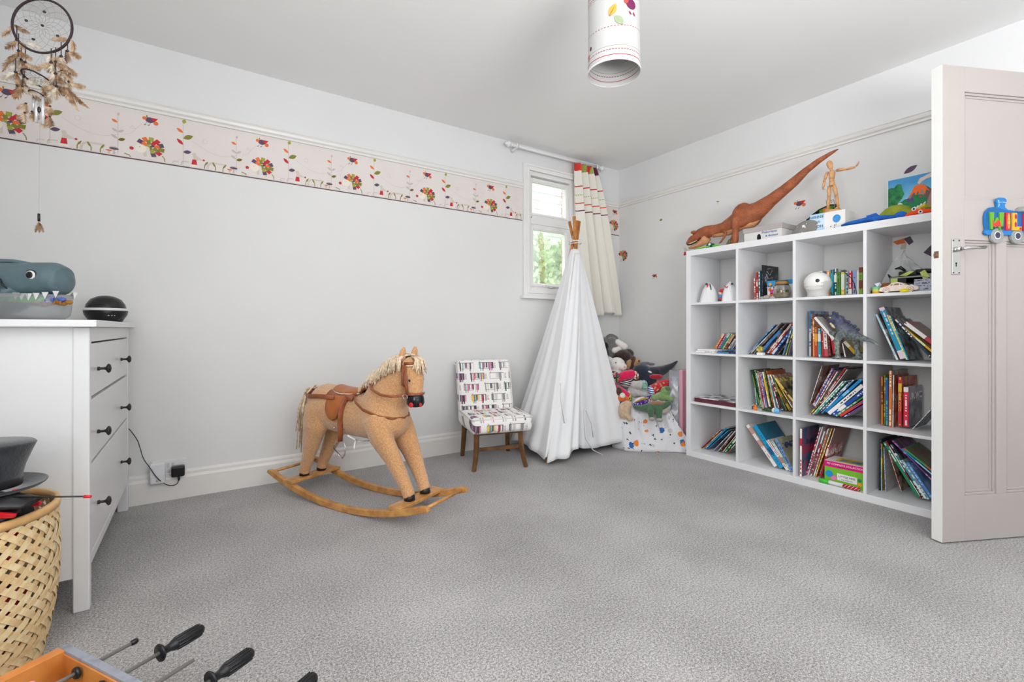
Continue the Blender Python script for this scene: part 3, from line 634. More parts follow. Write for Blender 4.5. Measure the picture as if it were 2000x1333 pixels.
hd = [(.335, -.006, .752), (.36, -.012, .715), (.378, -.02, .668), (.388, -.026, .622), (.392, -.028, .598)]
b.tube(hd, [(.050, .045), (.054, .062), (.046, .058), (.039, .047), (.036, .040)], 16); b.ell((.352, -.01, .738), (.05, .05, .045))
for sy in (-1, 1):
    b.tube([(.17, sy*.068, .47), (.215, sy*.078, .38), (.28, sy*.070, .29), (.335, sy*.063, .20), (.368, sy*.058, .14), (.382, sy*.057, .108)], [(.065, .075), (.052, .072), (.040, .052), (.033, .038), (.029, .031), (.030, .030)], 12)
    b.tube([(-.27, sy*.062, .48), (-.285, sy*.078, .39), (-.315, sy*.072, .30), (-.355, sy*.063, .21), (-.388, sy*.058, .14), (-.40, sy*.057, .108)], [(.062, .10), (.050, .085), (.040, .058), (.033, .040), (.029, .032), (.030, .030)], 12)
b.obj('body', fur, ho, remesh=.0065, sm=3, disp=.004, ds=.012)
for sy, tw in ((-1, -.5), (1, .2)):
    b = B(); b.tube([(.325, sy*.034-.008, .765), (.33, sy*.042-.008, .79), (.336, sy*.043-.008, .815), (.340, sy*.040-.008, .832)], [(.015, .013), (.020, .015), (.017, .012), (.006, .005)], 12); b.obj('ear', fur, ho, True, disp=.003, ds=.02)
b = B(); b.tube([(.391, -.028, .602), (.395, -.03, .585), (.398, -.031, .56), (.399, -.031, .545), (.399, -.031, .540)], [(.036, .038), (.041, .043), (.043, .045), (.034, .036), (.015, .016)], 18); mz = b.obj('muzzle', mat('glossy_black', (.008, .009, .014, 1), .12, var=0), ho, True)
b = B(); rednm = mat('nostril_red', hx('#c8202a'), .35, var=0)
b.ell((.405, -.0715, .556), (.012, .004, .013), rot=(0, 0, .15)); b.ell((.4375, -.040, .556), (.004, .009, .013), rot=(0, 0, .1)); b.obj('nostril', rednm, mz, True)
b = B(); b.ell((.395, -.072, .673), (.006, .004, .006)); b.obj('eye', eye_m, ho, True); b = B(); b.ell((.404, .018, .673), (.006, .004, .006)); b.obj('eye', eye_m, ho, True)
for sy in (-1, 1):
    for fx in (.383, -.401):
        b = B(); b.cyl((fx, sy*.057, .0925), (fx, sy*.057, .118), .027, .024, 16); b.obj('hoof', mat('hoof_black', (.015, .015, .018, 1), .4), ho, True)
Rr = 1.62
for ly in (-.152, .145):
    b = B(); N = 30; g = []
    for i in range(N+1):
        s_ = -.585+1.17*i/N; z = s_*s_/(2*Rr); e = min(i, N-i); h = .016 if e else .010
        n = V((-s_/Rr, 0, 1)).normalized(); c_ = V((s_, ly, z))
        g.append([b.b.verts.new(c_+n*hh*2*h+V((0, w_, 0))) for hh, w_ in ((0, -.0125), (0, .0125), (1, .0125), (1, -.0125))])
    for i in range(N):
        for k in range(4): b.b.faces.new((g[i][k], g[i][(k+1) % 4], g[i+1][(k+1) % 4], g[i+1][k]))
    b.b.faces.new(g[0]); b.b.faces.new(g[-1][::-1]); b.obj('rocker', rw, ho, bev=.004, seg=3)
for fx in (.385, -.395):
    b = B(); b.box((fx, -.004, .084), (.075, .325, .016)); b.obj('foot_board', rw, ho, bev=.003)
    b = B(); b.box((fx-.028, -.004, .070), (.016, .30, .022)); b.obj('cross_batten', rw, ho, bev=.002)
for fx in (.555, -.555):
    b = B(); b.cyl((fx, -.150, .112), (fx, .143, .112), .008, n=12); b.obj('dowel', rw, ho, True)
# saddle and tack
def onb(s_, a, k=1.0, cz=.468, ry=.113, rz=.130):
    """point on the barrel at angle a (0 = top, + to the near/right side)"""
    return (s_, -sin(a)*ry*k, cz+cos(a)*rz*k)
sad = lambda u, v: ((-.17+.20*u), -1*(.075*(v*2-1))*(1-.15*abs(u*2-1)**3)*(.75+.25*sin(pi*u)), .598+.008*(2*u-1)**2*(1.4 if u < .5 else .6)-.020*(v*2-1)**2)
b = B(); b.grid(sad, 20, 14); b.obj('saddle_seat', lea2, ho, True, solid=.012, bev=0)
b = B(); b.tube([sad(0, v) for v in [i/10 for i in range(11)]]+[sad(u, 1) for u in [i/12 for i in range(1, 13)]], .0035, 6); b.tube([sad(0, 0)]+[sad(u, 0) for u in [i/12 for i in range(1, 13)]], .0035, 6); b.obj('saddle_piping', mat('piping_cream', (.8, .78, .72, 1), .6), ho, True)
for sg in (1, -1):
    def skirt(u, v, sg=sg):
        a = .45+v*.45; p = onb(-.185+.205*u, sg*a, 1.03); return p
    b = B(); b.grid(skirt, 14, 5); b.obj('saddle_skirt', lea, ho, True, solid=.005)
    def flapf(u, v, sg=sg):
        w_ = sin(pi*min(.5, .5-.5*v+.0))**.6 if v > 0 else 1
        wd = .12*sqrt(max(0, 1-v**2.6)); s_ = -.095+(u-.5)*wd; a = .75+v*1.0
        return onb(s_, sg*a, 1.055)
    b = B(); b.grid(flapf, 14, 14); fl_ = b.obj('saddle_flap', lea2, ho, True, solid=.005)
    b = B(); b.tube([flapf(0, v) for v in [i/14 for i in range(15)]]+[flapf(1, 1-i/14) for i in range(15)], .0035, 6); b.obj('flap_edge', lea, fl_, True)
    st = [onb(-.035+.0*i, sg*(.8+i*.13), 1.09) for i in range(10)]; 
    st = [(p[0]+.02*(1-i/9), p[1], p[2]) for i, p in enumerate(st)]
    endp = (st[-1][0], -sg*.116, .338); st = st[:9]+[(st[8][0], -sg*.117, .39), endp]
    b = B(); b.tube(st, [(.0035, .014)]*len(st), 8); sl = b.obj('stirrup_strap', lea, ho, True)
    ex, ey, ez = endp
    b = B(); pts = [(ex-.002, ey, ez+.006), (ex-.03, ey-.004*sg, ez-.008), (ex-.042, ey-.008*sg, ez-.038)]
    b.tube(pts, .0028, 8); b.tube([(ex-.002, ey, ez+.006), (ex+.028, ey, ez-.0), (ex+.04, ey, ez-.03), (ex+.036, ey-.004*sg, ez-.062), (ex+.022, ey-.006*sg, ez-.083)], .0028, 8)
    b.tube([(ex-.042, ey-.008*sg, ez-.038), (ex+.022, ey-.006*sg, ez-.083)], [(.006, .002)]*2, 8); b.obj('stirrup', chrome_m, sl, True)
b = B()
b.tube([(-.10, -.103, .560), (-.20, -.112, .560), (-.28, -.119, .556), (-.35, -.090, .558), (-.392, 0, .564), (-.35, .09, .558), (-.28, .119, .556), (-.20, .112, .56), (-.10, .103, .56)], [(.0035, .012)]*9, 8); b.obj('tail_strap', lea, ho, True)
b = B(); bs_ = [(.02, -.075, .575), (.07, -.112, .55), (.14, -.128, .52), (.22, -.108, .49), (.275, -.06, .475), (.295, 0, .47), (.275, .06, .475), (.22, .108, .49), (.14, .128, .52), (.07, .112, .55), (.02, .075, .575)]
b.tube(bs_, [(.0035, .009)]*11, 8); b.obj('breast_strap', lea, ho, True)
b = B(); rp = [(.372, -.066, .60), (.30, -.098, .592), (.24, -.108, .598), (.17, -.098, .620), (.12, -.062, .652), (.098, 0, .672), (.12, .062, .655), (.17, .095, .62), (.28, .085, .59), (.40, .02, .60)]
b.tube(rp, .0062, 8); b.obj('rein', lea, ho, True)
b = B(); b.tube([(.362, -.066, .745), (.372, -.074, .70), (.376, -.075, .65), (.378, -.068, .605)], [(.003, .008)]*4, 8)
b.tube([(.345, -.062, .745), (.345, -.068, .69), (.338, -.058, .645), (.335, -.02, .625)], [(.003, .007)]*4, 8)
b.tube([(.35, -.06, .752), (.385, -.052, .752), (.405, -.022, .748), (.402, .02, .75), (.37, .045, .752)], [(.003, .007)]*5, 8)
b.tube([(.378, -.070, .605), (.405, -.068, .606), (.428, -.045, .606), (.433, -.02, .606), (.42, .008, .606)], [(.003, .007)]*5, 8); b.obj('bridle', lea, ho, True)
b = B(); b.tube([(.372+.012*cos(a), -.074, .592+.012*sin(a)) for a in [i*2*pi/14 for i in range(15)]], .002, 6); b.bb((.345, -.078, .588), (.36, -.07, .602)); b.obj('bit_ring', chrome_m, ho, True)
b = B(); b.ell((-.075, -.120, .405), .006); b.obj('stud', chrome_m, ho, True)
crest = [(.345, -.004, .796), (.31, -.003, .800), (.275, 0, .792), (.24, 0, .772), (.205, 0, .745), (.17, 0, .715), (.13, 0, .682), (.095, 0, .648), (.06, 0, .618), (.03, 0, .597)]
b = B(); rr = random.Random(3)
def strand(p, q, bow, r=.0042):
    p, q = V(p), V(q); m_ = p.lerp(q, .5)+V(bow); pts = [p, p.lerp(m_, .55)+V(bow)*.2, m_, m_.lerp(q, .6), q+V((rr.uniform(-.006, .006), 0, 0))]; b.tube(pts, [r*1.1, r, r, r*.9, r*.6], 5)
for i in range(len(crest)-1):
    for k in range(9 if i < 6 else 5):
        t_ = k/9; p = V(crest[i]).lerp(V(crest[i+1]), t_); L = (.075 if i in (0,) else .085 if i < 5 else .05 if i < 7 else .028)*rr.uniform(.7, 1.15)
        for sg in ((1, 1, -1) if i < 7 else (1, -1)):
            wy = .072 if i < 6 else .05
            strand(p+V((0, 0, -.004)), (p.x-.012+rr.uniform(-.02, .015), -sg*(wy+rr.uniform(0, .012)), p.z-L), (0, -sg*.030, .016+rr.uniform(0, .006)))
o = b.obj('mane', cord, ho, True); o['kind'] = 'stuff'
b = B()
for k in range(26):
    a = rr.uniform(-1.1, 1.0); p = V((.37, -.012+.02*sin(a), .785)); strand(p, (.405+.03*cos(a)+rr.uniform(-.005, .02), -.03+.05*sin(a), .70+rr.uniform(0, .03)), (.02, 0, .014), .0036)
strand((.37, -.066, .742), (.41, -.052, .745), (.004, -.004, 0)); o = b.obj('forelock', cord, ho, True); o['kind'] = 'stuff'
b = B()
for k in range(30):
    x0, y0_ = rr.uniform(-.006, .006), rr.uniform(-.02, .02); L = rr.uniform(.16, .36)
    b.tube([(-.345, y0_*.5, .590), (-.400+x0, y0_-.02, .580), (-.424+x0, y0_-.035, .52), (-.434+x0, y0_*1.4-.045, .46), (-.432+x0-.02*L, y0_*1.5-.055, .57-L)], [.004, .005, .0045, .004, .003], 5)
b.tube([(-.33, -.05, .60), (-.335, -.095, .56), (-.335, -.112, .50), (-.338, -.114, .46)], [.004, .005, .006, .008], 6); b.tube([(-.32, -.04, .605), (-.35, -.02, .60), (-.38, -.01, .585)], .005, 6)
o = b.obj('tail', cord, ho, True); o['kind'] = 'stuff'
b = B(); b.tube([(.03, -.07, .345), (.055, -.10, .338), (.062, -.112, .31)], .005, 6); b.tube([(.0, -.1, .37), (.03, -.06, .335), (.06, 0, .33)], .005, 6); b.obj('girth_tie', mat('white_cord'), ho, True)
# ---------------- woven basket ----------------
bx, by, zr = -.535, 1.845, .43
bk_ = thing('woven_basket', 'round open-weave bamboo laundry basket filled with toys', 'basket', (bx, by, 0))
def brad(z): 
    t_ = z/zr; return .160+.035*t_+.022*sin(pi*min(1, t_*.9+.08))
bam = mat('bamboo_strip', None, .5, bump=.25, bs=150, fn=lambda t, xyz, vec: mixc(t, X(t, t.nodes.new('ShaderNodeObjectInfo').outputs['Random'])*.9, ramp(t, tnoise(t, vec, 40, 4), [(.3, hx('#dcb985')), (.7, hx('#f3dcb3'))]), ramp(t, tnoise(t, vec, 40, 4), [(.3, hx('#c79c66')), (.7, hx('#e9cb99'))])))
NB = 34
def strip(sg):
    b = B(); n = 60; g = []; tot = 1.55   # turns angle
    dz = zr-.012; p = []
    ang = 0; prev = 0
    for i in range(n+1):
        z = .004+dz*i/n; r = brad(z)
        if i: ang += (z-prev)/r*1.05
        prev = z; lv = ang*NB/pi     # crossing index
        ph = lv/2 % 2
        off = .0016*math.copysign(1, sin(pi*lv/2+.8))*min(1, abs(sin(pi*lv/2+.8))*2.2)*sg
        c_ = V(((r+off)*cos(sg*ang), (r+off)*sin(sg*ang), z)); p.append((c_, sg*ang))
    for i, (c_, a_) in enumerate(p):
        d = (p[min(i+1, n)][0]-p[max(0, i-1)][0]).normalized(); rad = V((cos(a_), sin(a_), 0)); s_ = d.cross(rad).normalized()*.0080
        g.append([b.b.verts.new(c_+s_+rad*.0004), b.b.verts.new(c_-s_+rad*.0004), b.b.verts.new(c_-s_-rad*.0008), b.b.verts.new(c_+s_-rad*.0008)])
    for i in range(n):
        for k in range(4): b.b.faces.new((g[i][k], g[i][(k+1) % 4], g[i+1][(k+1) % 4], g[i+1][k]))
    return b
for sg in (1, -1):
    o0 = strip(sg).obj('bamboo_strip', bam, bk_)
    for k in range(1, NB):
        o = o0.copy(); C.objects.link(o); o.parent = bk_; o.rotation_euler = (0, 0, 2*pi*k/NB)
b = B(); rr_ = brad(zr)
b.lathe([(rr_-.006, zr-.018), (rr_+.006, zr-.018), (rr_+.008, zr-.006), (rr_+.005, zr+.004), (rr_-.005, zr+.004), (rr_-.008, zr-.006)], n=64, closed=True); b.obj('rim', mat('bamboo_rim', hx('#d7ab72'), .4, var=.1, vs=30, bump=.2, bs=120), bk_, True)
b = B(); b.lathe([(0, .004), (.158, .004), (.158, .008), (0, .008)], n=40); b.obj('basket_base', bam, bk_)
# toys in the basket
tf = mat('toy_fill', None, .4, fn=lambda t, xyz, vec: ramp(t, wnoise(t, (xyz[0]*28).floor(), (xyz[1]*28).floor(), (xyz[2]*28).floor()), [(0, hx('#14161c')), (.4, hx('#c3202a')), (.5, hx('#1d3b8a')), (.62, hx('#1a1a1c')), (.78, hx('#3f7a2e')), (.84, hx('#e0d3c0')), (.9, hx('#22222a'))], True))
cols = ['#c3202a', '#1d3b8a', '#17181c', '#3f7a2e', '#d9b13a', '#202228', '#b7b0a8', '#1a1a1e']
nmt = 0
for k in range(22):
    z = .045+.3*(k/22); a = k*2.4; r = .1*(.6+.4*((k*7) % 3)/2)
    b = B(); s_ = .042
    if k % 3 == 0: b.box((0, 0, 0), (.07, .05, .04)); b.box((0, 0, .025), (.04, .04, .02))
    elif k % 3 == 1: b.ell((0, 0, 0), (.034, .034, .034))
    else: b.lathe([(0, -.03), (.03, -.03), (.034, 0), (.024, .03), (0, .032)])
    o = b.obj('toy_block' if k % 3 == 0 else 'toy_ball' if k % 3 == 1 else 'toy_cup', mat('toy_'+cols[k % 8], hx(cols[k % 8]), .35), True, loc=(bx+r*cos(a), by+r*sin(a), z), rot=(a, .4*a, a)) if False else b.obj('toy_block' if k % 3 == 0 else 'toy_ball' if k % 3 == 1 else 'toy_cup', mat('toy_'+cols[k % 8], hx(cols[k % 8]), .35), None, k % 3 > 0, loc=(bx+r*cos(a), by+r*sin(a), z), rot=(.3*k, .4*a, a), bev=.004 if k % 3 == 0 else 0)
    tag(o, '%s toy %s inside the basket, %s up' % (('red', 'blue', 'black', 'green', 'yellow', 'charcoal', 'beige', 'jet black')[k % 8], ('block', 'ball', 'cup')[k % 3], ('lowest', 'a third of the way', 'two thirds of the way')[k//8]), 'toy', 'small toys inside the basket')
car = thing('remote_control_car', 'black and red toy buggy with antenna sticking out of the basket', 'toy car', (-.435, 1.742, .462), rot=(R_(6), 0, R_(-33.9)))
bl2 = mat('car_black', (.02, .02, .022, 1), .35); rd2 = mat('car_red', hx('#d5202c'), .3)
b = B(); b.tube([(-.22, 0, -.02), (-.16, 0, .0), (-.08, 0, .012), (.0, 0, .018), (.095, 0, .014)], [(.045, .014), (.05, .022), (.042, .030), (.045, .020), (.03, .008)], 14); b.box((-.08, 0, -.025), (.24, .05, .02)); b.obj('car_body', bl2, car, True)
for sy in (-1, 1):
    b = B(); b.prism([(-.02, .02), (.0, .052), (.03, .058), (.035, .048), (.02, .03), (.09, .022), (.085, .012), (-.01, .008)], 0, .008, M=Matrix.Translation((-.006, .008+sy*.036+(0.004 if sy < 0 else -.004), -.024)) @ Matrix(((1, 0, 0, 0), (0, 0, -1, 0), (0, 1, 0, 0), (0, 0, 0, 1)))); b.obj('side_fin', rd2, car, bev=.002)
    for sx in (-.17, -.035):
        b = B(); Mx = Matrix.Translation((sx, .03+sy*.048, -.056)) @ Euler((pi/2, 0, 0)).to_matrix().to_4x4()
        b.lathe([(.018, -.018), (.034, -.018), (.039, -.010), (.039, .010), (.034, .018), (.018, .018)], n=24, M=Mx); tw = b.obj('tyre', mat('tyre_rubber', (.015, .015, .017, 1), .8, bump=.8, bs=200), car, True)
        b = B(); b.lathe([(0, -.012), (.019, -.014), (.019, .014), (.012, .013), (.010, .007), (0, .007)], n=20, M=Mx)
        for q in range(5): b.box((.008*cos(q*1.257), 0, .008*sin(q*1.257)), (.012, .03, .003), rot=(0, -q*1.257, 0), M=Matrix.Translation((sx, .03+sy*.048, -.056)))
        b.obj('wheel_hub', rd2, tw)
b = B(); b.cyl((.05, .0, .028), (.236, 0, .030), .0022, n=8); an = b.obj('antenna', bl2, car, True); b = B(); b.tube([(.234, 0, .030), (.250, 0, .030)], [.0042, .0036], 10); b.obj('antenna_tip', rd2, an, True)
b = B(); b.tube([(-.07, 0, 0), (-.03, 0, .012), (.03, 0, .016), (.08, 0, .004)], [(.03, .012), (.04, .022), (.04, .024), (.022, .008)], 14); tag(b.obj('toy_car_shell', rd2, None, True, loc=(-.465, 1.735, .372), rot=(.2, -.1, .5)), 'red rounded toy car shell just inside the basket rim', 'toy car')
b = B(); b.tube([(-.08, 0, 0), (0, .01, .01), (.09, 0, 0)], [.012, .013, .010], 10); b.cyl((.09, 0, 0), (.10, 0, 0), .016); tag(b.obj('toy_torch', mat('grey_metal_toy', hx('#4a4a50'), .35, .4), None, True, loc=(-.60, 1.82, .46), rot=(0, .15, .2)), 'grey metallic toy tube lying under the top hat brim', 'toy')
hat = thing('top_hat', 'black felt top hat resting on the toys in the basket', 'hat', (-.484, 1.818, .494), rot=(R_(-2), R_(2), 0))
felt = mat('black_felt', None, .9, bump=.4, bs=120, sheen=.4, fn=lambda t, xyz, vec: ramp(t, tnoise(t, vec, 25, 5), [(.35, (.010, .012, .016, 1)), (.7, (.03, .034, .042, 1))]))
b = B(); b.lathe([(.078, .004), (.079, .02), (.086, .06), (.097, .095), (.105, .118), (.100, .123), (0, .121)], n=48, sx=1, sy=1.05); b.obj('crown', felt, hat, True)
b = B(); b.lathe([(.076, .0), (.10, -.004), (.122, .002), (.130, .008), (.132, .012), (.128, .012), (.10, .002), (.076, .006)], n=48, closed=True, sy=1.1); b.obj('brim', felt, hat, True)
b = B(); b.lathe([(.0795, .004), (.0815, .006), (.0825, .026), (.081, .028)], n=48, sy=1.05); b.obj('hat_band', mat('satin_black', (.015, .015, .018, 1), .3), hat, True)
# ---------------- table football ----------------
fa = math.atan2(.535, .845)
fb = thing('table_football', 'table football game with grey plank edge and steel rods', 'game', (-.262, 1.452, 0), rz=fa)
orw = mat('orange_wood', None, .3, fn=lambda t, xyz, vec: ramp(t, tnoise(t, vec, 9, 5), [(.3, hx('#b0622a')), (.7, hx('#d98d4c'))]))
gw = mat('grey_woodgrain', None, .4, fn=lambda t, xyz, vec: ramp(t, ((xyz[2]*90+xyz[1]*8+(tnoise(t, vec, 9, 3)*7)).sin()*.3+.5+(tnoise(t, vec, 50, 3)-.5)), [(.2, hx('#4c4f5c')), (.8, hx('#8c8f9a'))]))
zt = .20; W_, L_ = .50, .86   # local: -x away from corner (end), -y along the side plank
b = B(); b.bb((-.0, -L_, .05), (.016, 0, zt)); b.bb((-W_-.016, -L_, .05), (-W_, 0, zt)); b.obj('side_plank', gw, fb, bev=.001)
b = B(); b.bb((-.004, -L_, .052), (-.0005, -.02, zt-.006)); b.bb((-W_, -L_, .052), (-W_+.0035, -.02, zt-.006)); b.obj('side_lining', orw, fb)
b = B(); b.bb((-W_, -.026, .05), (-.0, 0, zt)); b.obj('end_plank', orw, fb, bev=.001)
b = B(); b.bb((-W_, -L_, .05), (-.0, -L_+.026, zt)); b.obj('end_plank', orw, fb, bev=.001)
b = B(); b.bb((-W_, -L_, .055), (0, -.02, .065)); b.obj('playing_field', mat('pitch_green', hx('#2c8a4a'), .4), fb)
for px_, py_ in ((-.02, -.03), (-W_+.0, -.03), (-.02, -L_+.03), (-W_, -L_+.03)):
    b = B(); b.bb((px_-.02, py_-.02, 0), (px_+.02, py_+.02, .05)); b.obj('leg', gw, fb)
rod_m = mat('rod_steel', (.30, .29, .28, 1), .35, .35, var=.03)
hm = mat('handle_black', (.014, .014, .016, 1), .28, var=.05)
zc = .180
for k, (yy, out_, hn, men) in enumerate(((-.101, .092, 0, 1), (-.198, .097, 1, 2), (-.292, .115, 0, 2), (-.388, .088, 1, 2), (-.485, .11, 0, 2), (-.58, .09, 1, 2))):
    b = B(); xe = out_ if not hn else out_+.02; b.cyl((-W_-.12, yy, zc), (xe, yy, zc), .0042, n=12); rd_ = b.obj('rod', rod_m, fb, True)
    if not hn and k == 0:
        b = B(); b.lathe([(0, -.002), (.0052, -.002), (.0065, .004), (.0065, .010), (.004, .013), (0, .013)], n=16, M=Matrix.Translation((xe, yy, zc)) @ Euler((0, pi/2, 0)).to_matrix().to_4x4()); b.obj('rod_cap', hm, rd_, True)
    if hn:
        Mx = Matrix.Translation((out_, yy, zc)) @ Euler((0, pi/2, 0)).to_matrix().to_4x4() @ Matrix.Diagonal((1, 1, .89, 1))
        b = B(); b.lathe([(0, 0), (.019, 0), (.020, .003), (.016, .008), (.0085, .011), (.009, .026), (.0125, .034), (.0135, .042), (.0135, .098), (.011, .108), (.006, .113), (0, .114)], n=28, M=Mx)
        hd_ = b.obj('handle', hm, rd_, True)
        for q in range(12):
            b = B(); a_ = q*pi/6; b.tube([Mx @ V((.0132*cos(a_), .0132*sin(a_), .040)), Mx @ V((.0136*cos(a_), .0136*sin(a_), .070)), Mx @ V((.0132*cos(a_), .0132*sin(a_), .102))], .0020, 6); b.obj('grip_rib', hm, hd_, True)
    b = B(); b.lathe([(.0045, -.004), (.011, -.004), (.013, 0), (.011, .004), (.0045, .004)], n=20, M=Matrix.Translation((-.012, yy, zc)) @ Euler((0, pi/2, 0)).to_matrix().to_4x4()); b.lathe([(.0045, -.004), (.010, -.004), (.0115, 0), (.010, .004), (.0045, .004)], n=20, M=Matrix.Translation((.017, yy, zc)) @ Euler((0, pi/2, 0)).to_matrix().to_4x4()); b.obj('bearing', hm, rd_, True)
    for q in range(men):
        mx_ = (-.085 if men == 1 else -.13+q*-.16)
        b = B(); b.ell((mx_, yy, zc), (.010, .009, .012)); b.ell((mx_, yy, zc+.022), (.0085, .0085, .010)); b.tube([(mx_, yy, zc), (mx_, yy, zc-.03), (mx_, yy+.002, zc-.06)], [.010, .009, .012], 10); b.obj('player', mat('player_pink' if k % 2 == 0 else 'player_green', hx('#e58a8a' if k % 2 == 0 else '#2a9a6a'), .4), rd_, True)
b = B(); b.cyl((-W_+.02, -.030, .185), (-.10, -.030, .185), .003, n=8); b.obj('score_wire', chrome_m, fb, True)
b = B(); b.bb((-.165, -.034, .172), (-.135, .006, .212)); b.bb((-.160, -.034, .166), (-.14, -.026, .18)); b.obj('blue_score_marker', mat('marker_blue', hx('#0d6fd8'), .35), fb, bev=.002)
# ---------------- dreamcatcher ----------------
a0 = math.atan(613/910.7)
dc = thing('dreamcatcher', 'brown dreamcatcher with feathers and metal chimes hanging from the ceiling', 'dreamcatcher', (-.388, 1.949, 1.833), rz=-a0+.12); dc.scale = (.94, .94, .94)
DKB = mat('dark_brown_cord', hx('#2a1c22'), .6, var=.1); thr = mat('web_thread', hx('#8a8078'), .7); bead = mat('dark_bead', (.02, .016, .016, 1), .2)
def ring(b, c_, r, t_, tilt=0, roll=0, n=48):
    M = Matrix.Translation(c_) @ Euler((pi/2+tilt, roll, 0)).to_matrix().to_4x4()
    pts = [M @ V((r*cos(2*pi*i/n), r*sin(2*pi*i/n), 0)) for i in range(n+1)]; b.tube(pts, t_, 8, cap=False)
b = B(); ring(b, (0, 0, 0), .086, .0036); b.obj('hoop', DKB, dc, True)
def web(c_, r, n, tilt=0, roll=0, rows=6):
    b = B(); M = Matrix.Translation(c_) @ Euler((pi/2+tilt, roll, 0)).to_matrix().to_4x4(); prev = [(r, 2*pi*i/n) for i in range(n)]
    for k in range(rows):
        cur_ = [(r*(1-(k+1)/(rows+.7)), 2*pi*(i+.5*(k+1))/n) for i in range(n)]
        for i in range(n):
            for j in (i, (i-1) % n):
                p, q = prev[i], cur_[j]; b.tube([M @ V((p[0]*cos(p[1]), p[0]*sin(p[1]), 0)), M @ V((q[0]*cos(q[1]), q[0]*sin(q[1]), 0))], .00045, 4, cap=False)
        prev = cur_
    o = b.obj('web', thr, dc); o['kind'] = 'stuff'; return M
M = web((0, 0, 0), .085, 14)
def bd(p, r=.004): 
    b = B(); b.ell(p, (r*1.2, r, r), nu=8, nv=6); b.obj('bead', bead, dc, True)
for p in ((.0, 0, .002), (.006, 0, .046), (-.046, 0, .014), (-.026, 0, -.044), (.044, 0, -.028)): bd(p)
b = B(); b.cyl((0, 0, .088), (0, 0, .599), .0008, n=5); b.obj('hanging_cord', thr, dc)
feath = [mat('feather_%d' % i, None, .8, fn=(lambda c1, c2: lambda t, xyz, vec: ramp(t, tnoise(t, vec, 45, 4), [(.35, hx(c1)), (.65, hx(c2))]))(c1, c2)) for i, (c1, c2) in enumerate((('#5f3f26', '#a5876a'), ('#84603e', '#c0aa90'), ('#a08c74', '#dcd4c8')))]
fr = random.Random(11)
def feather(p, L, ang, mi=0, bend=.6, wd=.022, lean=0):
    """curved vane with a rachis and barbs; ang in the hoop plane, 0 = straight down"""
    b = B(); N = 12; pts = []; a_ = ang; q = V(p)
    for i in range(N+1):
        pts.append((q.copy(), a_)); q = q+V((sin(a_), lean*.3, -cos(a_)))*(L/N); a_ += bend/N
    b.tube([x[0] for x in pts], [.0009*(1-i/N*.7) for i in range(N+1)], 4)
    for i in range(1, N+1):
        t_ = i/N; w_ = wd*(sin(pi*min(1, t_*1.0))**.6)*(1-.55*t_)+.002
        for sg in (-1, 1):
            for k in range(5):
                c_ = pts[i-1][0].lerp(pts[i][0], k/5); ca = pts[i][1]
                dr = V((sin(ca)*.75+sg*cos(ca)*.66, fr.uniform(-.45, .45), -cos(ca)*.75+sg*sin(ca)*.66)).normalized(); l_ = w_*fr.uniform(.75, 1.2)
                tan = V((sin(ca), 0, -cos(ca)))*(L/N*.42)
                b._add([c_-tan, c_+tan, c_+dr*l_+tan*.5+V((0, 0, -.001))], [(0, 1, 2)])
    b.obj('feather', feath[mi], dc, normals=False)
def cordf(p, L, mi=0, ang=None, fl=.045):
    b = B(); b.cyl(p, (p[0], p[1], p[2]-L), .0013, n=6); b.obj('cord', DKB, dc)
    e = (p[0], p[1], p[2]-L); bd(e, .0042)
    for k in range(2): feather(e, fl*fr.uniform(.8, 1.2), (ang or 0)+(-.45+k*.9), (mi+k) % 3, bend=(-.7+1.4*k)*fr.uniform(.5, 1.4))
for (px_, pz_, L, mi, an_) in ((-.072, -.005, .045, 0, 0), (-.066, -.030, .055, 0, .2), (-.070, -.055, .05, 2, 0), (-.055, -.06, .055, 0, .3), (-.072, -.11, .045, 2, -.4), (-.060, -.11, .05, 1, .3), (-.070, -.155, .04, 0, .5), (-.048, -.15, .05, 1, .2),
                             (.070, -.038, .035, 0, .5), (.060, -.052, .045, 1, -.3), (.044, -.070, .045, 0, .2), (.033, -.075, .045, 1, -.4), (.070, -.075, .05, 2, .2), (.058, -.09, .05, 0, 0), (.046, -.115, .04, 2, -.1), (.034, -.12, .045, 1, .3), (.072, -.125, .045, 0, .5), (.060, -.14, .035, 1, -.2), (.048, -.16, .035, 1, -.6), (.034, -.165, .03, 2, .2)):
    cordf((px_, fr.uniform(-.012, .012), pz_), L, mi, an_)
for p, L, an_, mi, bn in (((-.08, 0, -.002), .05, .9, 0, .4), ((-.085, 0, -.005), .05, -.5, 1, -.5), ((-.045, 0, -.052), .05, 1.0, 2, .5), ((.078, 0, -.035), .055, -1.4, 1, -.2), ((.082, 0, -.035), .05, .5, 1, -.9), ((.03, 0, -.08), .06, -.5, 2, .8), ((.06, 0, -.19), .10, .75, 0, .25), ((.055, 0, -.19), .09, .5, 1, .2), ((.065, 0, -.18), .08, .3, 0, .3), ((-.085, 0, -.10), .06, -.6, 0, .2), ((-.05, 0, -.19), .07, .6, 0, .3)):
    feather(p, L, an_, mi, bn, wd=.016)
b = B(); ring(b, (-.012, 0, -.172), .040, .0024, tilt=pi/2-.30, roll=.22); b.obj('small_hoop', DKB, dc, True); web((-.012, 0, -.172), .040, 10, pi/2-.30, .22, 4)
b = B()
for x_ in (-.05, -.01, .03): b.cyl((0, 0, -.088), (x_, 0, -.17), .0004, n=4)
b.cyl((-.006, 0, -.17), (-.01, 0, -.60), .0004, n=4); b.obj('thread', thr, dc)
b = B(); ring(b, (-.014, 0, -.222), .021, .0018, tilt=pi/2-.30, roll=.2, n=24); b.obj('small_hoop', DKB, dc, True)
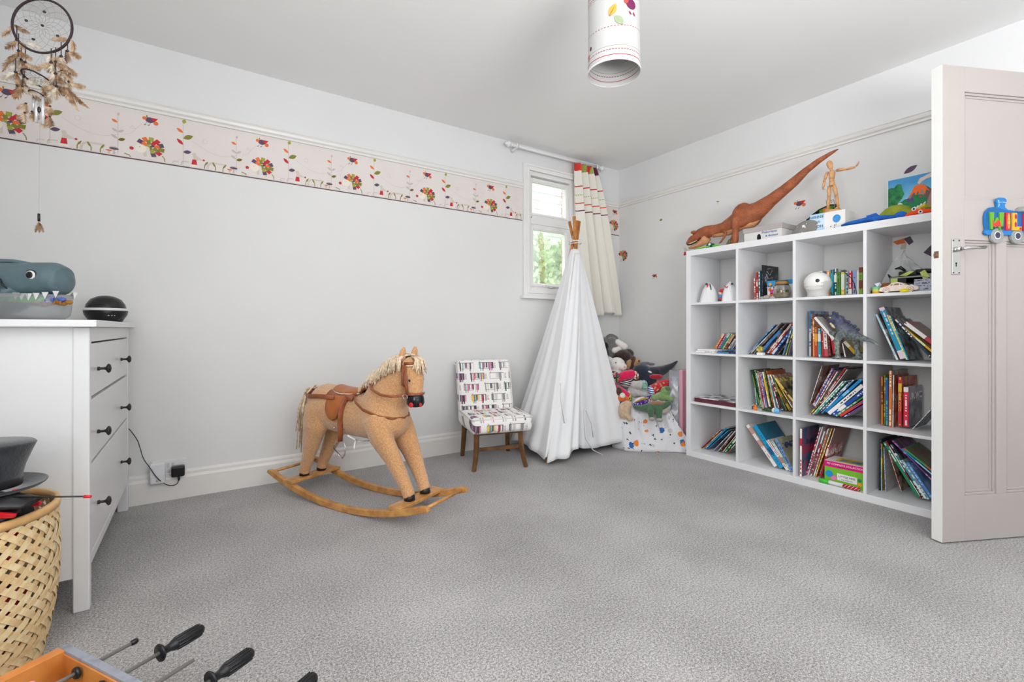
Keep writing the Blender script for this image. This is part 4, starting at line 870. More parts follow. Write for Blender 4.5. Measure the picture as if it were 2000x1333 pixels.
for x_, z_, L in ((-.034, -.224, .048), (-.018, -.224, .055), (-.016, -.245, .065), (.004, -.228, .088)):
    b = B(); b.lathe([(0, 0), (.0045, 0), (.0045, L), (.0035, L), (.0035, .001)], n=16, M=Matrix.Translation((x_, fr.uniform(-.01, .012), z_-L))); b.obj('chime_tube', mat('chime_silver', (.66, .66, .67, 1), .3, .35, var=.03), dc, True)
b = B(); b.ell((-.01, 0, -.268), (.006, .004, .010)); b.obj('clapper', bead, dc, True)
for p in ((-.047, 0, -.25), (-.05, 0, -.28), (-.03, 0, -.275), (.022, 0, -.255), (.021, 0, -.288), (.008, 0, -.295), (.003, 0, -.205), (.005, 0, -.22)):
    bd(p, .003); feather(p, .032, fr.uniform(-.5, .5), fr.choice((0, 1)), .4, wd=.02); feather(p, .032, fr.uniform(-.9, .9), fr.choice((0, 1)), -.4, wd=.016)
b = B(); b.cyl((-.010, 0, -.60), (-.010, 0, -.625), .0035, n=8); b.obj('bead', bead, dc, True)
for an_ in (-.35, 0, .35): feather((-.010, 0, -.627), .034, an_, 0, .1, wd=.010)
# ---------------- pendant lampshade ----------------
lp = thing('pendant_lampshade', 'white embroidered drum lampshade hanging from the ceiling', 'lampshade', (1.324, 1.267, 1.903))
def shade_fn(t, xyz, vec):
    x, y, z = xyz; a = y.op('ARCTAN2', x); c = (.50, .497, .492, 1)
    def band(zz, w_, dash, col, c):
        f = (z-zz+(a*2.0).sin()*.0015).abs().lt(w_)
        if dash: f = f*(a*dash).fract().lt(.7)
        return mixc(t, f, c, hx(col))
    for zz, w_, d_, cl_ in ((.020, .0013, 0, '#98101f'), (.040, .0013, 9, '#801030'), (.053, .0010, 0, '#8a8a70'), (.272, .0013, 0, '#98101f'), (.250, .0013, 9, '#6a1a30'), (.242, .0010, 11, '#b83040')): c = band(zz, w_, d_, cl_, c)
    f = (z-.135-(a*1.0+1.0).sin()*.012).abs().lt(.0012)*(a*8).fract().lt(.6); return mixc(t, f, c, hx('#98202c'))
sm_ = mat('shade_cotton', None, .85, fn=shade_fn, bump=.15, bs=300); 
_b = sm_.node_tree.nodes['Principled BSDF']; _b.inputs['Subsurface Weight'].default_value = .0; _b.inputs['Subsurface Radius'].default_value = (.02, .02, .02)
b = B(); b.lathe([(.0965, .29), (.0985, .29), (.098, .28), (.097, .15), (.0995, .01), (.1, 0), (.0985, 0), (.0975, .01), (.095, .15), (.096, .28)], n=64, closed=True); b.obj('shade', sm_, lp, True)
b = B(); b.lathe([(.0985, -.002), (.1015, -.001), (.1015, .004), (.0985, .004)], n=64, closed=True); b.lathe([(.0965, .286), (.0995, .286), (.0995, .291), (.0965, .291)], n=64, closed=True); b.obj('wire_ring', white_m, lp, True)
b = B(); b.cyl((0, 0, .27), (0, 0, .527), .003, n=8); b.lathe([(0, .52), (.045, .52), (.04, .50), (.012, .49), (0, .49)], n=24); b.obj('ceiling_rose', white_m, lp, True)
b = B(); b.lathe([(0, .10), (.02, .105), (.03, .125), (.028, .15), (.014, .18), (.013, .20), (0, .20)], n=20); b.obj('bulb', mat('bulb_glass', (.85, .85, .83, 1), .2), lp, True)
b = B(); b.cyl((0, 0, .19), (0, 0, .275), .018, n=16)
for k in range(3): b.cyl((.018*cos(k*2.09), .018*sin(k*2.09), .27), (.097*cos(k*2.09), .097*sin(k*2.09), .285), .0015, n=6)
b.obj('lamp_holder', white_m, lp, True)
def onsh(a, z, pts, m_, nm, dr=.0008):
    b = B(); vs = []
    for p in pts:
        t_ = a+p[0]/.099; vs.append(((.0990+dr)*cos(t_), (.0990+dr)*sin(t_), z+p[1]))
    cx_ = V(vs[0])
    for v_ in vs[1:]: cx_ += V(v_)
    cx_ /= len(vs); n_ = V((cx_.x, cx_.y, 0)).normalized(); cx_ = n_*(.0992+dr)+V((0, 0, cx_.z)); vs = [tuple(cx_)]+vs
    b._add(vs, [(0, i, i % (len(vs)-1)+1) for i in range(1, len(vs))]); b.obj(nm, m_, lp, normals=False, solid=.0006)
ca = math.atan2(-1.267, -1.324)  # facing the camera
emb = {k: mat('embroidery_'+k, hx(k), .8, bump=.5, bs=400) for k in ('#c99a3e', '#8d9a7a', '#6b1d4a', '#c24a3c', '#8e2430')}
onsh(ca-.16, .160, leafpts(0, 0, .048, .026, 1.05), emb['#c99a3e'], 'leaf_patch'); onsh(ca+.02, .158, leafpts(0, 0, .046, .027, -.75), emb['#8d9a7a'], 'leaf_patch')
onsh(ca-.16, .160, [(0, 0), (.012, .021), (.020, .034), (.013, .020), (.001, -.001)], emb['#8e2430'], 'leaf_vein', .0016)
onsh(ca+.68, .205, circ(0, 0, .021, 14, .018), emb['#6b1d4a'], 'bird_body'); onsh(ca+.68, .205, circ(-.022, .008, .009, 10, .010), emb['#c24a3c'], 'bird_head', .0012)
onsh(ca+.68, .205, [(-.018, .018), (-.012, .016), (-.010, .028), (-.014, .03)], emb['#c24a3c'], 'bird_crest', .0012)
for q in (-.006, .006): onsh(ca+.66, .18, leafpts(q*1.5, -.002, .016, .006, -.8), emb['#8e2430'], 'bird_foot', .0012)
onsh(ca-1.02, .075, circ(0, 0, .006, 8, .008), emb['#6b1d4a'], 'small_patch'); onsh(ca-1.2, .045, leafpts(0, -.01, .026, .010, 1.4), emb['#c24a3c'], 'small_patch')
# ---------------- socket, night light, charger ----------------
sk = thing('wall_socket', 'white double wall socket just above the skirting board', 'socket', (-.128, YB, .163))
b = B(); b.bb((-.075, -.009, -.052), (.075, 0, .052)); b.obj('face_plate', white_m, sk, bev=.003)
b = B(); b.bb((-.008, -.0105, -.02), (.002, -.009, .0)); b.bb((.008, -.0105, .012), (.020, -.009, .036)); b.bb((-.012, -.0105, .012), (.0, -.009, .036)); b.obj('switch', mat('socket_grey', hx('#c4c3c1'), .4), sk, bev=.001)
nl = thing('night_light', 'white plug-in sensor night light in the left socket', 'night light', (-.178, YB-.03, .158))
b = B(); b.box((0, 0, 0), (.068, .045, .112)); b.obj('light_body', white_m, nl, bev=.012, seg=4)
b = B(); b.box((0, -.0235, .018), (.060, .003, .062)); b.obj('diffuser', mat('diffuser_grey', hx('#d6d7dc'), .5), nl, bev=.001)
b = B(); b.cyl((.0, -.022, -.035), (0, -.026, -.035), .006); b.obj('sensor', mat('sensor_grey', hx('#b9bac0'), .3), nl, True)
ad = thing('plug_adapter', 'black square charger plugged into the right socket', 'charger', (-.090, YB-.032, .155))
b = B(); b.box((0, 0, 0), (.060, .045, .056)); b.obj('adapter_body', black_m, ad, bev=.008, seg=3)
b = B(); b.tube([(.004, -.006, -.026), (.004, -.006, -.045), (.002, -.006, -.052)], [.007, .0055, .003], 10); b.obj('cable_plug', black_m, ad, True)
pts = [(-.088, 3.087, .105), (-.095, 3.085, .088), (-.12, 3.09, .082), (-.15, 3.085, .100), (-.18, 3.06, .145), (-.21, 3.07, .20), (-.235, 3.08, .245), (-.25, 3.09, .30), (-.262, 3.09, .345), (-.29, 3.085, .40), (-.31, 3.10, .42)]
def smoothp(P, n=5):
    out_ = []
    for i in range(len(P)-1):
        p0, p1, p2, p3 = (V(P[max(0, i-1)]), V(P[i]), V(P[i+1]), V(P[min(len(P)-1, i+2)]))
        for k in range(n):
            t_ = k/n; out_.append(.5*((2*p1)+(p2-p0)*t_+(2*p0-5*p1+4*p2-p3)*t_**2+(3*p1-p0-3*p2+p3)*t_**3))
    return out_+[V(P[-1])]
tag(B().tube(smoothp(pts), .0022, 6).obj('charger_cable', black_m, None, True), 'thin black cable hanging from the charger up behind the drawers', 'cable')
# ---------------- things on the drawers ----------------
pj = thing('star_projector', 'black dome night light projector with white ring on the drawers', 'night light', (-.362, 2.905, .952))
b = B(); b.lathe([(0, 0), (.055, 0), (.06, .004), (.078, .035), (.082, .052), (.081, .056), (0, .056)], n=48); b.obj('base', black_m, pj, True)
b = B(); b.lathe([(.0805, .055), (.0825, .057), (.0825, .064), (.079, .067), (.07, .067)], n=48); b.obj('white_ring', white_m, pj, True)
b = B(); b.lathe([(.076, .066), (.072, .085), (.058, .108), (.035, .122), (.015, .127), (0, .128)], n=48); b.obj('dome', mat('smoked_dome', (.02, .018, .018, 1), .08, var=.3, vs=30), pj, True)
cd_ = V((-.14, -.99, 0))
b = B()
for q in (-.012, 0, .010): b.ell((.03+q, -.0745, .032), (.0035 if q < 0 else .002, .002, .0016), nu=8, nv=5)
b.obj('indicator_light', mat('indicator_white', (.9, .9, .9, 1), .4), pj, True)
sa = -.52
sk_ = thing('shark_bucket', 'grey shark head toy bucket with white teeth holding toy reptiles', 'toy', (-.545, 2.47, .952), rz=sa)
shm = mat('shark_grey', None, .45, fn=lambda t, xyz, vec: ramp(t, tnoise(t, vec, 9, 3), [(.3, hx('#51666d')), (.7, hx('#687d84'))]))
# local: +x = snout, y lateral, z up. upper head
b = B()
b.tube([(-.22, 0, .10), (-.15, 0, .125), (-.08, 0, .140), (.0, 0, .145), (.07, 0, .154), (.12, 0, .160), (.145, 0, .155)], [(.075, .08), (.085, .09), (.088, .078), (.085, .072), (.078, .066), (.066, .06), (.05, .048)], 24)
b.ell((.128, 0, .150), (.035, .06, .055)); b.obj('shark_head', shm, sk_, remesh=.005, sm=4)
b = B(); b.tube([(-.20, 0, .06), (-.12, 0, .055), (-.06, 0, .07), (-.01, 0, .095), (.03, 0, .115)], [(.085, .055), (.092, .052), (.093, .048), (.092, .035), (.085, .02)], 20); b.obj('shark_cheek', shm, sk_, True)
b = B(); b.tube([(-.16, 0, .195), (-.10, 0, .224), (-.03, 0, .222), (.03, 0, .212)], [(.012, .008), (.014, .009), (.014, .009), (.012, .008)], 10); b.obj('carry_handle', shm, sk_, True)
clr = mat('cloudy_plastic', (.82, .84, .85, 1), .18, var=.02, trans=.75, alpha=.75)
b = B(); b.lathe([(0, .003), (.075, .003), (.088, .02), (.092, .07), (.092, .098), (.088, .098), (.088, .07), (.084, .022), (.07, .008), (0, .008)], n=48, M=Matrix.Translation((.01, 0, 0)), sx=1.62); b.obj('clear_tub', clr, sk_, True)
wt = mat('teeth_white', (.85, .84, .82, 1), .35)
for sg in (-1, 1):
    for k in range(6):
        tt = k/5; x_ = .05+.100*tt; y_ = -sg*(.080-.040*tt**3); z_ = .100-.006*sin(pi*tt)+.010*tt
        b = B(); b._add([(x_-.012, y_, z_), (x_+.012, y_, z_), (x_, y_-.001, z_-.026), (x_, y_+sg*.006, z_)], [(0, 1, 2), (1, 3, 2), (3, 0, 2), (0, 3, 1)]); b.obj('tooth', wt, sk_)
for sg in (-1, 1):
    b = B(); b.ell((.085, sg*.065, .165), (.025, .008, .020), rot=(0, 0, 0)); e1 = b.obj('eye_patch', black_m, sk_, True)
    b = B(); b.ell((.089, sg*.069, .165), (.0165, .0065, .0165)); e2 = b.obj('eye_white', wt, e1, True)
    b = B(); b.ell((.089, sg*.0725, .165), (.0120, .0052, .0125)); b.obj('pupil', eye_m, e1, True)
    for k in range(4):
        b = B(); x_ = .012-.020*k; b.tube([(x_-.006, sg*(.0875-.000*k), .150-.012*k), (x_, sg*(.089-.0*k), .130-.012*k), (x_+.016, sg*(.087-.0*k), .114-.012*k)], [.0015, .004, .0015], 6); b.obj('gill_slit', black_m, sk_, True)
for n_, cl_, p, L, lab in (('toy_lizard', '#2fbf3a', (-.08, -.05, .085), .20, 'bright green toy lizard inside the shark bucket mouth'), ('toy_lizard', '#7a2a24', (.03, -.03, .070), .10, 'dark red toy reptile under the green lizard in the shark mouth'), ('toy_bird', '#4a64b8', (.09, -.035, .085), .08, 'blue toy pterosaur in the front of the shark mouth'), ('toy_lizard', '#9a6a24', (.12, -.03, .075), .07, 'brown toy reptile at the snout end of the shark mouth')):
    b = B(); b.tube([(0, 0, 0), (L*.2, .004, .004), (L*.45, -.004, -.004), (L*.7, .004, -.010), (L*.95, 0, -.008)], [.003, .007, .011, .010, .004], 10)
    for q in (.35, .65):
        for sg in (-1, 1): b.tube([(L*q, 0, -.005), (L*q+.005, sg*.016, -.004), (L*q+.010, sg*.022, -.014)], [.004, .003, .002], 6)
    b.ell((L*.95, 0, -.006), (.014, .010, .008))
    o = b.obj(n_, mat('toy'+cl_, hx(cl_), .35), None, True, rot=(0, 0, sa)); q = Matrix.Rotation(sa, 3, 'Z') @ V(p); o.location = V((-.545, 2.47, .952))+q; tag(o, lab, 'toy')
# (row, column, spine plane x, [(foot y, foot z, height, lean deg, thickness mm, spine, print, cover, depth cm, look)])
BOOKS = [
 (1, 0, 3.07, [
  (1.955, 0.777, 0.124, 31.4, 13, '#d9702c', '#f0c8a0', '#a6552a', 16, 'orange paperback'),
  (1.936, 0.777, 0.125, 31.3, 11, '#b02a7c', '#e8b0d0', '#8a2262', 16, 'magenta paperback'),
  (1.917, 0.776, 0.127, 31.1, 17, '#13807a', '#9fd6c8', '#0d6a66', 16, 'teal paperback'),
  (1.898, 0.777, 0.125, 32.1, 9, '#d9cf9a', '#8f8560', '#b7a878', 16, 'cream paperback'),
  (1.88, 0.776, 0.119, 32.4, 15, '#7a3a26', '#c9a27a', '#5e2c1e', 17, 'brown paperback'),
  (1.859, 0.776, 0.089, 35.8, 13, '#d4d2d2', '#77707a', '#c0bcbc', 15, 'pale grey paperback'),
  (1.837, 0.775, 0.068, 36.2, 12, '#c9c6cc', '#556', '#a9a6ac', 15, 'small white paperback'),
 ]),
 (1, 1, 3.07, [
  (1.748, 0.753, 0.095, 49.0, 3, '#c9c6c2', '#d8d4d0', '#9c9c9c', 20, 'thin pale booklet'),
  (1.73, 0.754, 0.252, 41.9, 7, '#1c2a44', '#4a6a9a', '#20304c', 24, 'navy picture book'),
  (1.714, 0.754, 0.258, 42.1, 5, '#2277bb', '#86b6dd', '#1d5c92', 23, 'bright blue thin book'),
  (1.699, 0.753, 0.268, 43.7, 8, '#8d8a86', '#c0bcb6', '#6d6a66', 24, 'grey paperback'),
  (1.677, 0.753, 0.272, 42.3, 10, '#33302e', '#6e6a66', '#3c3a38', 24, 'charcoal thick book'),
  (1.654, 0.753, 0.271, 42.4, 8, '#4f4a46', '#9a948c', '#55504c', 24, 'dark grey book'),
  (1.633, 0.759, 0.193, 40.1, 13, '#2b78c0', '#e5eef5', '#245e96', 19, 'mid blue book with white lettering'),
  (1.599, 0.757, 0.234, 38.8, 7, '#6d2a28', '#b08880', '#58221f', 22, 'dark red book'),
  (1.586, 0.761, 0.234, 37.0, 6, '#e2deda', '#a9a29a', '#cfcac4', 23, 'white slim book'),
  (1.574, 0.758, 0.243, 34.4, 10, '#c8382c', '#f0e0d0', '#a82c22', 24, 'red picture book'),
  (1.557, 0.755, 0.196, 37.2, 14, '#234f9a', '#c7d6ee', '#1c3f7c', 20, 'royal blue book with pale lettering'),
  (1.525, 0.754, 0.134, 38.5, 8, '#2a2826', '#6c6866', '#232120', 18, 'black slim book'),
  (1.49, 0.753, 0.19, 16.9, 9, '#5c84b0', '#e3dfb0', '#3e6690', 22, 'pale blue slim book'),
  (1.475, 0.753, 0.16, 16.0, 7, '#7fa04a', '#e8e060', '#5e8030', 20, 'green and yellow slim book'),
  (1.46, 0.753, 0.128, 14.5, 7, '#77688e', '#e8e4ec', '#5c5070', 18, 'lilac slim book'),
 ]),
 (2, 1, 3.07, [
  (1.658, 0.417, 0.113, -6.0, 4, '#5fa8a8', '#cfe3e0', '#4a8c8c', 16, 'small teal booklet'),
  (1.637, 0.4, 0.253, -14.1, 9, '#1f3426', '#5e8a4a', '#2c4230', 25, 'dark green picture book'),
  (1.627, 0.399, 0.25, -10.4, 6, '#2a6a3c', '#a6c79a', '#22582f', 24, 'green slim book'),
  (1.619, 0.399, 0.231, -10.3, 4, '#e9e6e2', '#b9b4b0', '#d6d2ce', 23, 'white slim book'),
  (1.611, 0.399, 0.246, -9.3, 4, '#b82a34', '#e8c0b8', '#a0242c', 24, 'thin red book'),
  (1.602, 0.4, 0.238, -9.5, 5, '#e0dbe4', '#8a5a9a', '#c8c2cc', 23, 'white and violet book'),
  (1.592, 0.401, 0.237, -9.5, 5, '#7b62ae', '#d5cbea', '#64508e', 22, 'violet slim book'),
  (1.574, 0.415, 0.227, -11.3, 10, '#e6b826', '#f5efc0', '#cf9f18', 22, 'yellow slim book'),
  (1.563, 0.405, 0.253, -10.5, 4, '#27402c', '#7ea06a', '#1f3424', 24, 'dark green slim book'),
  (1.551, 0.404, 0.248, -10.5, 5, '#e0752e', '#7c2a28', '#c25a20', 23, 'orange slim book'),
  (1.537, 0.405, 0.223, -12.7, 8, '#8fc6c2', '#e5f0ee', '#6fb0ac', 21, 'pale teal book'),
  (1.516, 0.409, 0.222, -15.1, 6, '#b5242c', '#f0dcd8', '#98202a', 21, 'crimson slim book'),
  (1.494, 0.406, 0.231, -18.8, 7, '#33352f', '#e8e4d8', '#26302a', 21, 'black and white slim book'),
  (1.474, 0.406, 0.236, -21.5, 7, '#8c8630', '#2f6a6a', '#747026', 22, 'olive slim book'),
  (1.448, 0.407, 0.163, -32.4, 14, '#b59a3c', '#5a4a26', '#8a7a30', 20, 'gold spotted book'),
  (1.436, 0.429, 0.227, -31.4, 5, '#e8b42c', '#ffffff', '#b8643a', 23, 'yellow edged book with brown cover'),
  (1.43, 0.467, 0.172, -39.2, 12, '#20202c', '#e8cf7a', '#1c1c26', 22, 'black book with gold title'),
 ]),
 (3, 0, 3.07, [
  (2.066, 0.041, 0.219, 42.9, 5, '#8a3528', '#d9a080', '#6e2a20', 21, 'rust red slim book'),
  (2.053, 0.041, 0.212, 43.7, 6, '#e5b48c', '#b0603a', '#c98f68', 21, 'peach slim book'),
  (2.037, 0.041, 0.244, 42.7, 11, '#1486b4', '#a8d8ea', '#0f6e98', 22, 'bright blue picture book'),
  (2.022, 0.041, 0.239, 44.7, 5, '#0f6f9c', '#5ab0d0', '#6e4a4a', 22, 'blue book with patterned cover'),
  (1.97, 0.044, 0.214, 40.8, 4, '#a9a6c8', '#e6e4f0', '#8a88a8', 21, 'lavender slim book'),
  (1.941, 0.041, 0.218, 37.5, 6, '#d5d0c6', '#9a958a', '#55353a', 21, 'ivory slim book'),
  (1.918, 0.057, 0.189, 37.6, 7, '#4b2326', '#b08a80', '#3a1c20', 20, 'dark maroon book'),
  (1.898, 0.052, 0.165, 36.0, 4, '#e2d8cc', '#b0a090', '#c8bcae', 19, 'cream slim book'),
  (1.878, 0.053, 0.134, 36.5, 12, '#14774c', '#cfe6c8', '#0f6040', 18, 'green book with pale lettering'),
  (1.865, 0.05, 0.115, 36.8, 4, '#c9283a', '#f0e8e4', '#5b6a5e', 17, 'red edged book'),
 ]),
 (3, 1, 3.019, [
  (1.51, 0.047, 0.294, -38.6, 21, '#e7e4e0', '#c99a8a', '#d8d4d0', 22, 'thick white book'),
  (1.476, 0.043, 0.292, -35.9, 28, '#1c96c8', '#0b5c94', '#2b6f84', 24, 'big bright blue book with teal cover'),
  (1.439, 0.041, 0.205, -37.9, 16, '#ece8e6', '#c77f7a', '#d8d2ce', 19, 'white book with small pictures'),
  (1.421, 0.041, 0.199, -35.2, 16, '#c6d6d2', '#7b9c90', '#a8bcb8', 19, 'pale green book'),
  (1.407, 0.041, 0.208, -29.5, 17, '#6c90cc', '#31527e', '#b3ac84', 19, 'periwinkle book with olive cover'),
 ]),
 (1, 2, 3.07, [
  (1.333, 0.755, 0.276, 0.0, 7, '#2f7fb0', '#cfe2ee', '#2a5c86', 24, 'tall blue book'),
  (1.325, 0.754, 0.258, 0.0, 5, '#8c2c30', '#d0a090', '#1f2a44', 23, 'dark red book with navy cover'),
  (1.314, 0.754, 0.228, -0.4, 8, '#e08a3c', '#f5dcb0', '#b5402c', 20, 'orange slim book'),
  (1.3, 0.754, 0.178, -0.7, 17, '#b8402c', '#e6a03c', '#a03824', 18, 'orange red board book'),
  (1.281, 0.754, 0.17, -0.8, 15, '#2fa0aa', '#e6f2f0', '#238a94', 17, 'teal book with white top'),
  (1.264, 0.755, 0.169, -1.9, 9, '#c82432', '#f4e8e4', '#ae1e2a', 17, 'red book'),
  (1.246, 0.756, 0.156, -3.2, 19, '#ece6e2', '#c5505a', '#d8d0cc', 17, 'white spotted chunky book'),
  (1.227, 0.759, 0.147, -3.4, 12, '#5e2420', '#9a5a4a', '#4a1c1a', 17, 'dark brown book'),
  (1.202, 0.775, 0.132, -9.3, 14, '#cb2030', '#f4f0ee', '#a81a28', 16, 'leaning red book'),
  (1.149, 0.759, 0.08, -11.2, 6, '#eceae8', '#b8b4b0', '#5a5a58', 14, 'white edged dark book'),
  (1.101, 0.778, 0.085, -39.0, 17, '#e9e4c8', '#d0a838', '#e2c862', 14, 'cream book with yellow bands'),
 ]),
 (1, 3, 3.07, [
  (0.908, 0.755, 0.262, -20.9, 9, '#a9cddb', '#ffffff', '#6a4630', 24, 'pale blue book with brown cover'),
  (0.886, 0.76, 0.29, -18.9, 24, '#2292b8', '#e7d6de', '#3a5a66', 24, 'thick teal book, white at foot'),
  (0.869, 0.759, 0.252, -19.5, 6, '#e8c23c', '#f8eeb0', '#6b4a26', 22, 'yellow slim book'),
  (0.864, 0.758, 0.247, -18.7, 5, '#2fa8cc', '#bfe6f0', '#43342e', 22, 'cyan edged book with dark brown cover'),
  (0.773, 0.775, 0.247, -36.7, 10, '#26364e', '#e3e6ea', '#222c3c', 22, 'navy slim book'),
  (0.765, 0.799, 0.18, -43.4, 9, '#e8b422', '#fff2b0', '#c89a1c', 20, 'yellow book'),
  (0.761, 0.838, 0.16, -46.7, 18, '#efe8e6', '#c23848', '#8a7a6c', 20, 'white book with red print'),
 ]),
 (2, 2, 3.07, [
  (1.334, 0.466, 0.245, 15.8, 3, '#ece8e4', '#c8c0b8', '#7a5244', 24, 'white edged book with brown cover'),
  (1.322, 0.457, 0.257, 24.5, 4, '#a8242e', '#e8b8b0', '#8c1e28', 23, 'thin crimson book'),
  (1.317, 0.453, 0.259, 24.2, 5, '#3a62a8', '#c8d4ea', '#2f5290', 23, 'blue violet slim book'),
  (1.308, 0.454, 0.249, 25.6, 6, '#9a3a5a', '#e8d8e0', '#80304a', 22, 'plum slim book'),
  (1.297, 0.458, 0.241, 27.0, 5, '#e2dcd6', '#a88', '#c8c2bc', 22, 'white slim paperback'),
  (1.289, 0.463, 0.232, 29.4, 7, '#31443a', '#8ab09a', '#28382f', 21, 'bottle green slim book'),
  (1.276, 0.474, 0.255, 29.9, 9, '#96202a', '#d8a0a0', '#7c1a24', 24, 'dark red slim book'),
  (1.26, 0.492, 0.231, 31.6, 3, '#e8e2dc', '#b0aaa4', '#8d8a86', 23, 'white edged grey book'),
  (1.333, 0.404, 0.181, 36.3, 5, '#e0c840', '#3a3a3a', '#c0a830', 20, 'yellow slim book'),
  (1.319, 0.404, 0.265, 36.6, 6, '#e6e4e2', '#9ac0a8', '#d0cecc', 24, 'white picture book'),
  (1.302, 0.411, 0.258, 36.8, 9, '#3d8f86', '#cfe8dc', '#327a72', 23, 'green teal book'),
  (1.286, 0.415, 0.254, 38.7, 8, '#2c2c34', '#c8c8d0', '#24242c', 22, 'black book'),
  (1.27, 0.416, 0.269, 37.2, 7, '#cfe2ee', '#3a7ab0', '#1f2c40', 24, 'pale blue and navy book'),
  (1.252, 0.428, 0.272, 41.1, 14, '#1b86c6', '#7ec2e8', '#1670a8', 25, 'bright blue thick book'),
  (1.234, 0.416, 0.249, 42.6, 20, '#eceae8', '#444', '#d4d0cc', 23, 'thick white book with title'),
  (1.212, 0.413, 0.221, 44.8, 18, '#2353a6', '#f0f4fa', '#1c448c', 22, 'thick royal blue titled book'),
  (1.195, 0.413, 0.195, 46.8, 8, '#a8d6b8', '#3c8c5c', '#8cc0a0', 21, 'mint green book'),
  (1.177, 0.413, 0.163, 49.5, 14, '#d0402c', '#2a5ab0', '#1f4fa4', 19, 'red and blue book'),
  (1.157, 0.413, 0.138, 49.9, 5, '#7a3a9c', '#f0e8f4', '#bab6c0', 18, 'purple slim book'),
 ]),
 (2, 3, 3.07, [
  (0.975, 0.405, 0.258, -0.1, 6, '#e27a28', '#7c2a1c', '#c86820', 21, 'orange slim book'),
  (0.966, 0.401, 0.274, 0.4, 6, '#a8b448', '#5a6a1c', '#8a9838', 24, 'lime green tall book'),
  (0.955, 0.401, 0.258, -0.1, 11, '#2458a8', '#56b07a', '#1e4c92', 21, 'blue book with green foot'),
  (0.94, 0.397, 0.301, 0.3, 13, '#e07838', '#f8e8c8', '#8d8480', 24, 'tall orange book with pale title'),
  (0.928, 0.397, 0.279, 0.7, 4, '#eeeae6', '#d0c8c0', '#b04a28', 22, 'white edged book with red cover'),
  (0.9, 0.406, 0.261, 0.4, 15, '#c0283a', '#e8b83c', '#a8202e', 23, 'red book with yellow title'),
  (0.873, 0.409, 0.208, 0.0, 20, '#dc2448', '#f4e8e8', '#4d5368', 21, 'pink red thick book with slate cover'),
  (0.844, 0.403, 0.13, 33.1, 3, '#e8e6ea', '#b0b0b8', '#35424a', 20, 'leaning white edged dark book'),
 ]),
 (3, 2, 3.036, [
  (1.369, 0.041, 0.286, 0.3, 11, '#ece8e4', '#c82438', '#27597a', 22, 'white spined book with blue cover'),
  (1.341, 0.041, 0.309, 14.4, 5, '#f0eeee', '#c42a3a', '#e8e4e2', 23, 'red and white striped booklet'),
  (1.331, 0.041, 0.313, 14.6, 5, '#e8e6ee', '#c02c3c', '#d8d8e0', 23, 'white and red striped booklet'),
  (1.314, 0.041, 0.29, 14.6, 6, '#eae8e6', '#b4243a', '#d6d6dc', 22, 'red and white checked thin book'),
  (1.298, 0.041, 0.309, 14.5, 5, '#f0ece4', '#e0702c', '#e0dcd4', 23, 'orange and white checked thin book'),
  (1.29, 0.042, 0.313, 15.9, 5, '#f2e8d0', '#e8b41e', '#9a5a48', 23, 'yellow and white checked thin book'),
  (1.272, 0.042, 0.318, 15.2, 4, '#c9c5c0', '#7c4a3a', '#8c5a50', 24, 'grey edged book with brown patterned cover'),
  (1.264, 0.044, 0.206, 12.6, 9, '#b5203a', '#f0d8d4', '#9c1a30', 19, 'crimson board book'),
 ]),
 (3, 3, 3.07, [
  (0.987, 0.043, 0.28, 1.1, 6, '#20222c', '#5a5e6a', '#2a2c38', 24, 'black tall magazine'),
  (0.979, 0.041, 0.257, 0.0, 4, '#8fc4e0', '#f0e070', '#b08a1c', 22, 'pale blue edged book with golden cover'),
  (0.96, 0.041, 0.242, -1.9, 3, '#7da2d8', '#c8d6ee', '#b5b0a6', 22, 'light blue edged curved book'),
  (0.892, 0.065, 0.198, -15.7, 3, '#d9705a', '#f0c0b0', '#3f4038', 22, 'salmon edged book with dark cover'),
  (0.822, 0.053, 0.293, -29.8, 12, '#12855a', '#dff0e4', '#0f6a48', 24, 'green spotted book'),
  (0.812, 0.051, 0.304, -29.2, 5, '#e6dcdc', '#a8283c', '#3a2a34', 24, 'maroon and white checked thin book'),
  (0.802, 0.053, 0.282, -28.8, 6, '#2b2a34', '#c0bcc8', '#23222c', 23, 'black slim magazine'),
  (0.793, 0.054, 0.241, -31.7, 8, '#2e8f92', '#d8e8e0', '#26787a', 21, 'teal magazine'),
  (0.782, 0.054, 0.205, -31.4, 9, '#c9d0d8', '#3c8c9c', '#a9b4c0', 20, 'pale grey magazine'),
  (0.771, 0.062, 0.185, -32.2, 14, '#4f86c4', '#9cc0e4', '#3f70a8', 20, 'sky blue magazine'),
  (0.767, 0.153, 0.237, -44.2, 7, '#6a3a86', '#b48ac8', '#5c3848', 24, 'purple magazine'),
  (0.765, 0.181, 0.165, -49.9, 7, '#1590c8', '#90d0ec', '#2a58a0', 22, 'cyan magazine'),
  (0.762, 0.197, 0.152, -51.8, 9, '#c05a2c', '#3c9a5a', '#7a5c50', 22, 'rainbow edged brown magazine'),
 ]),
]
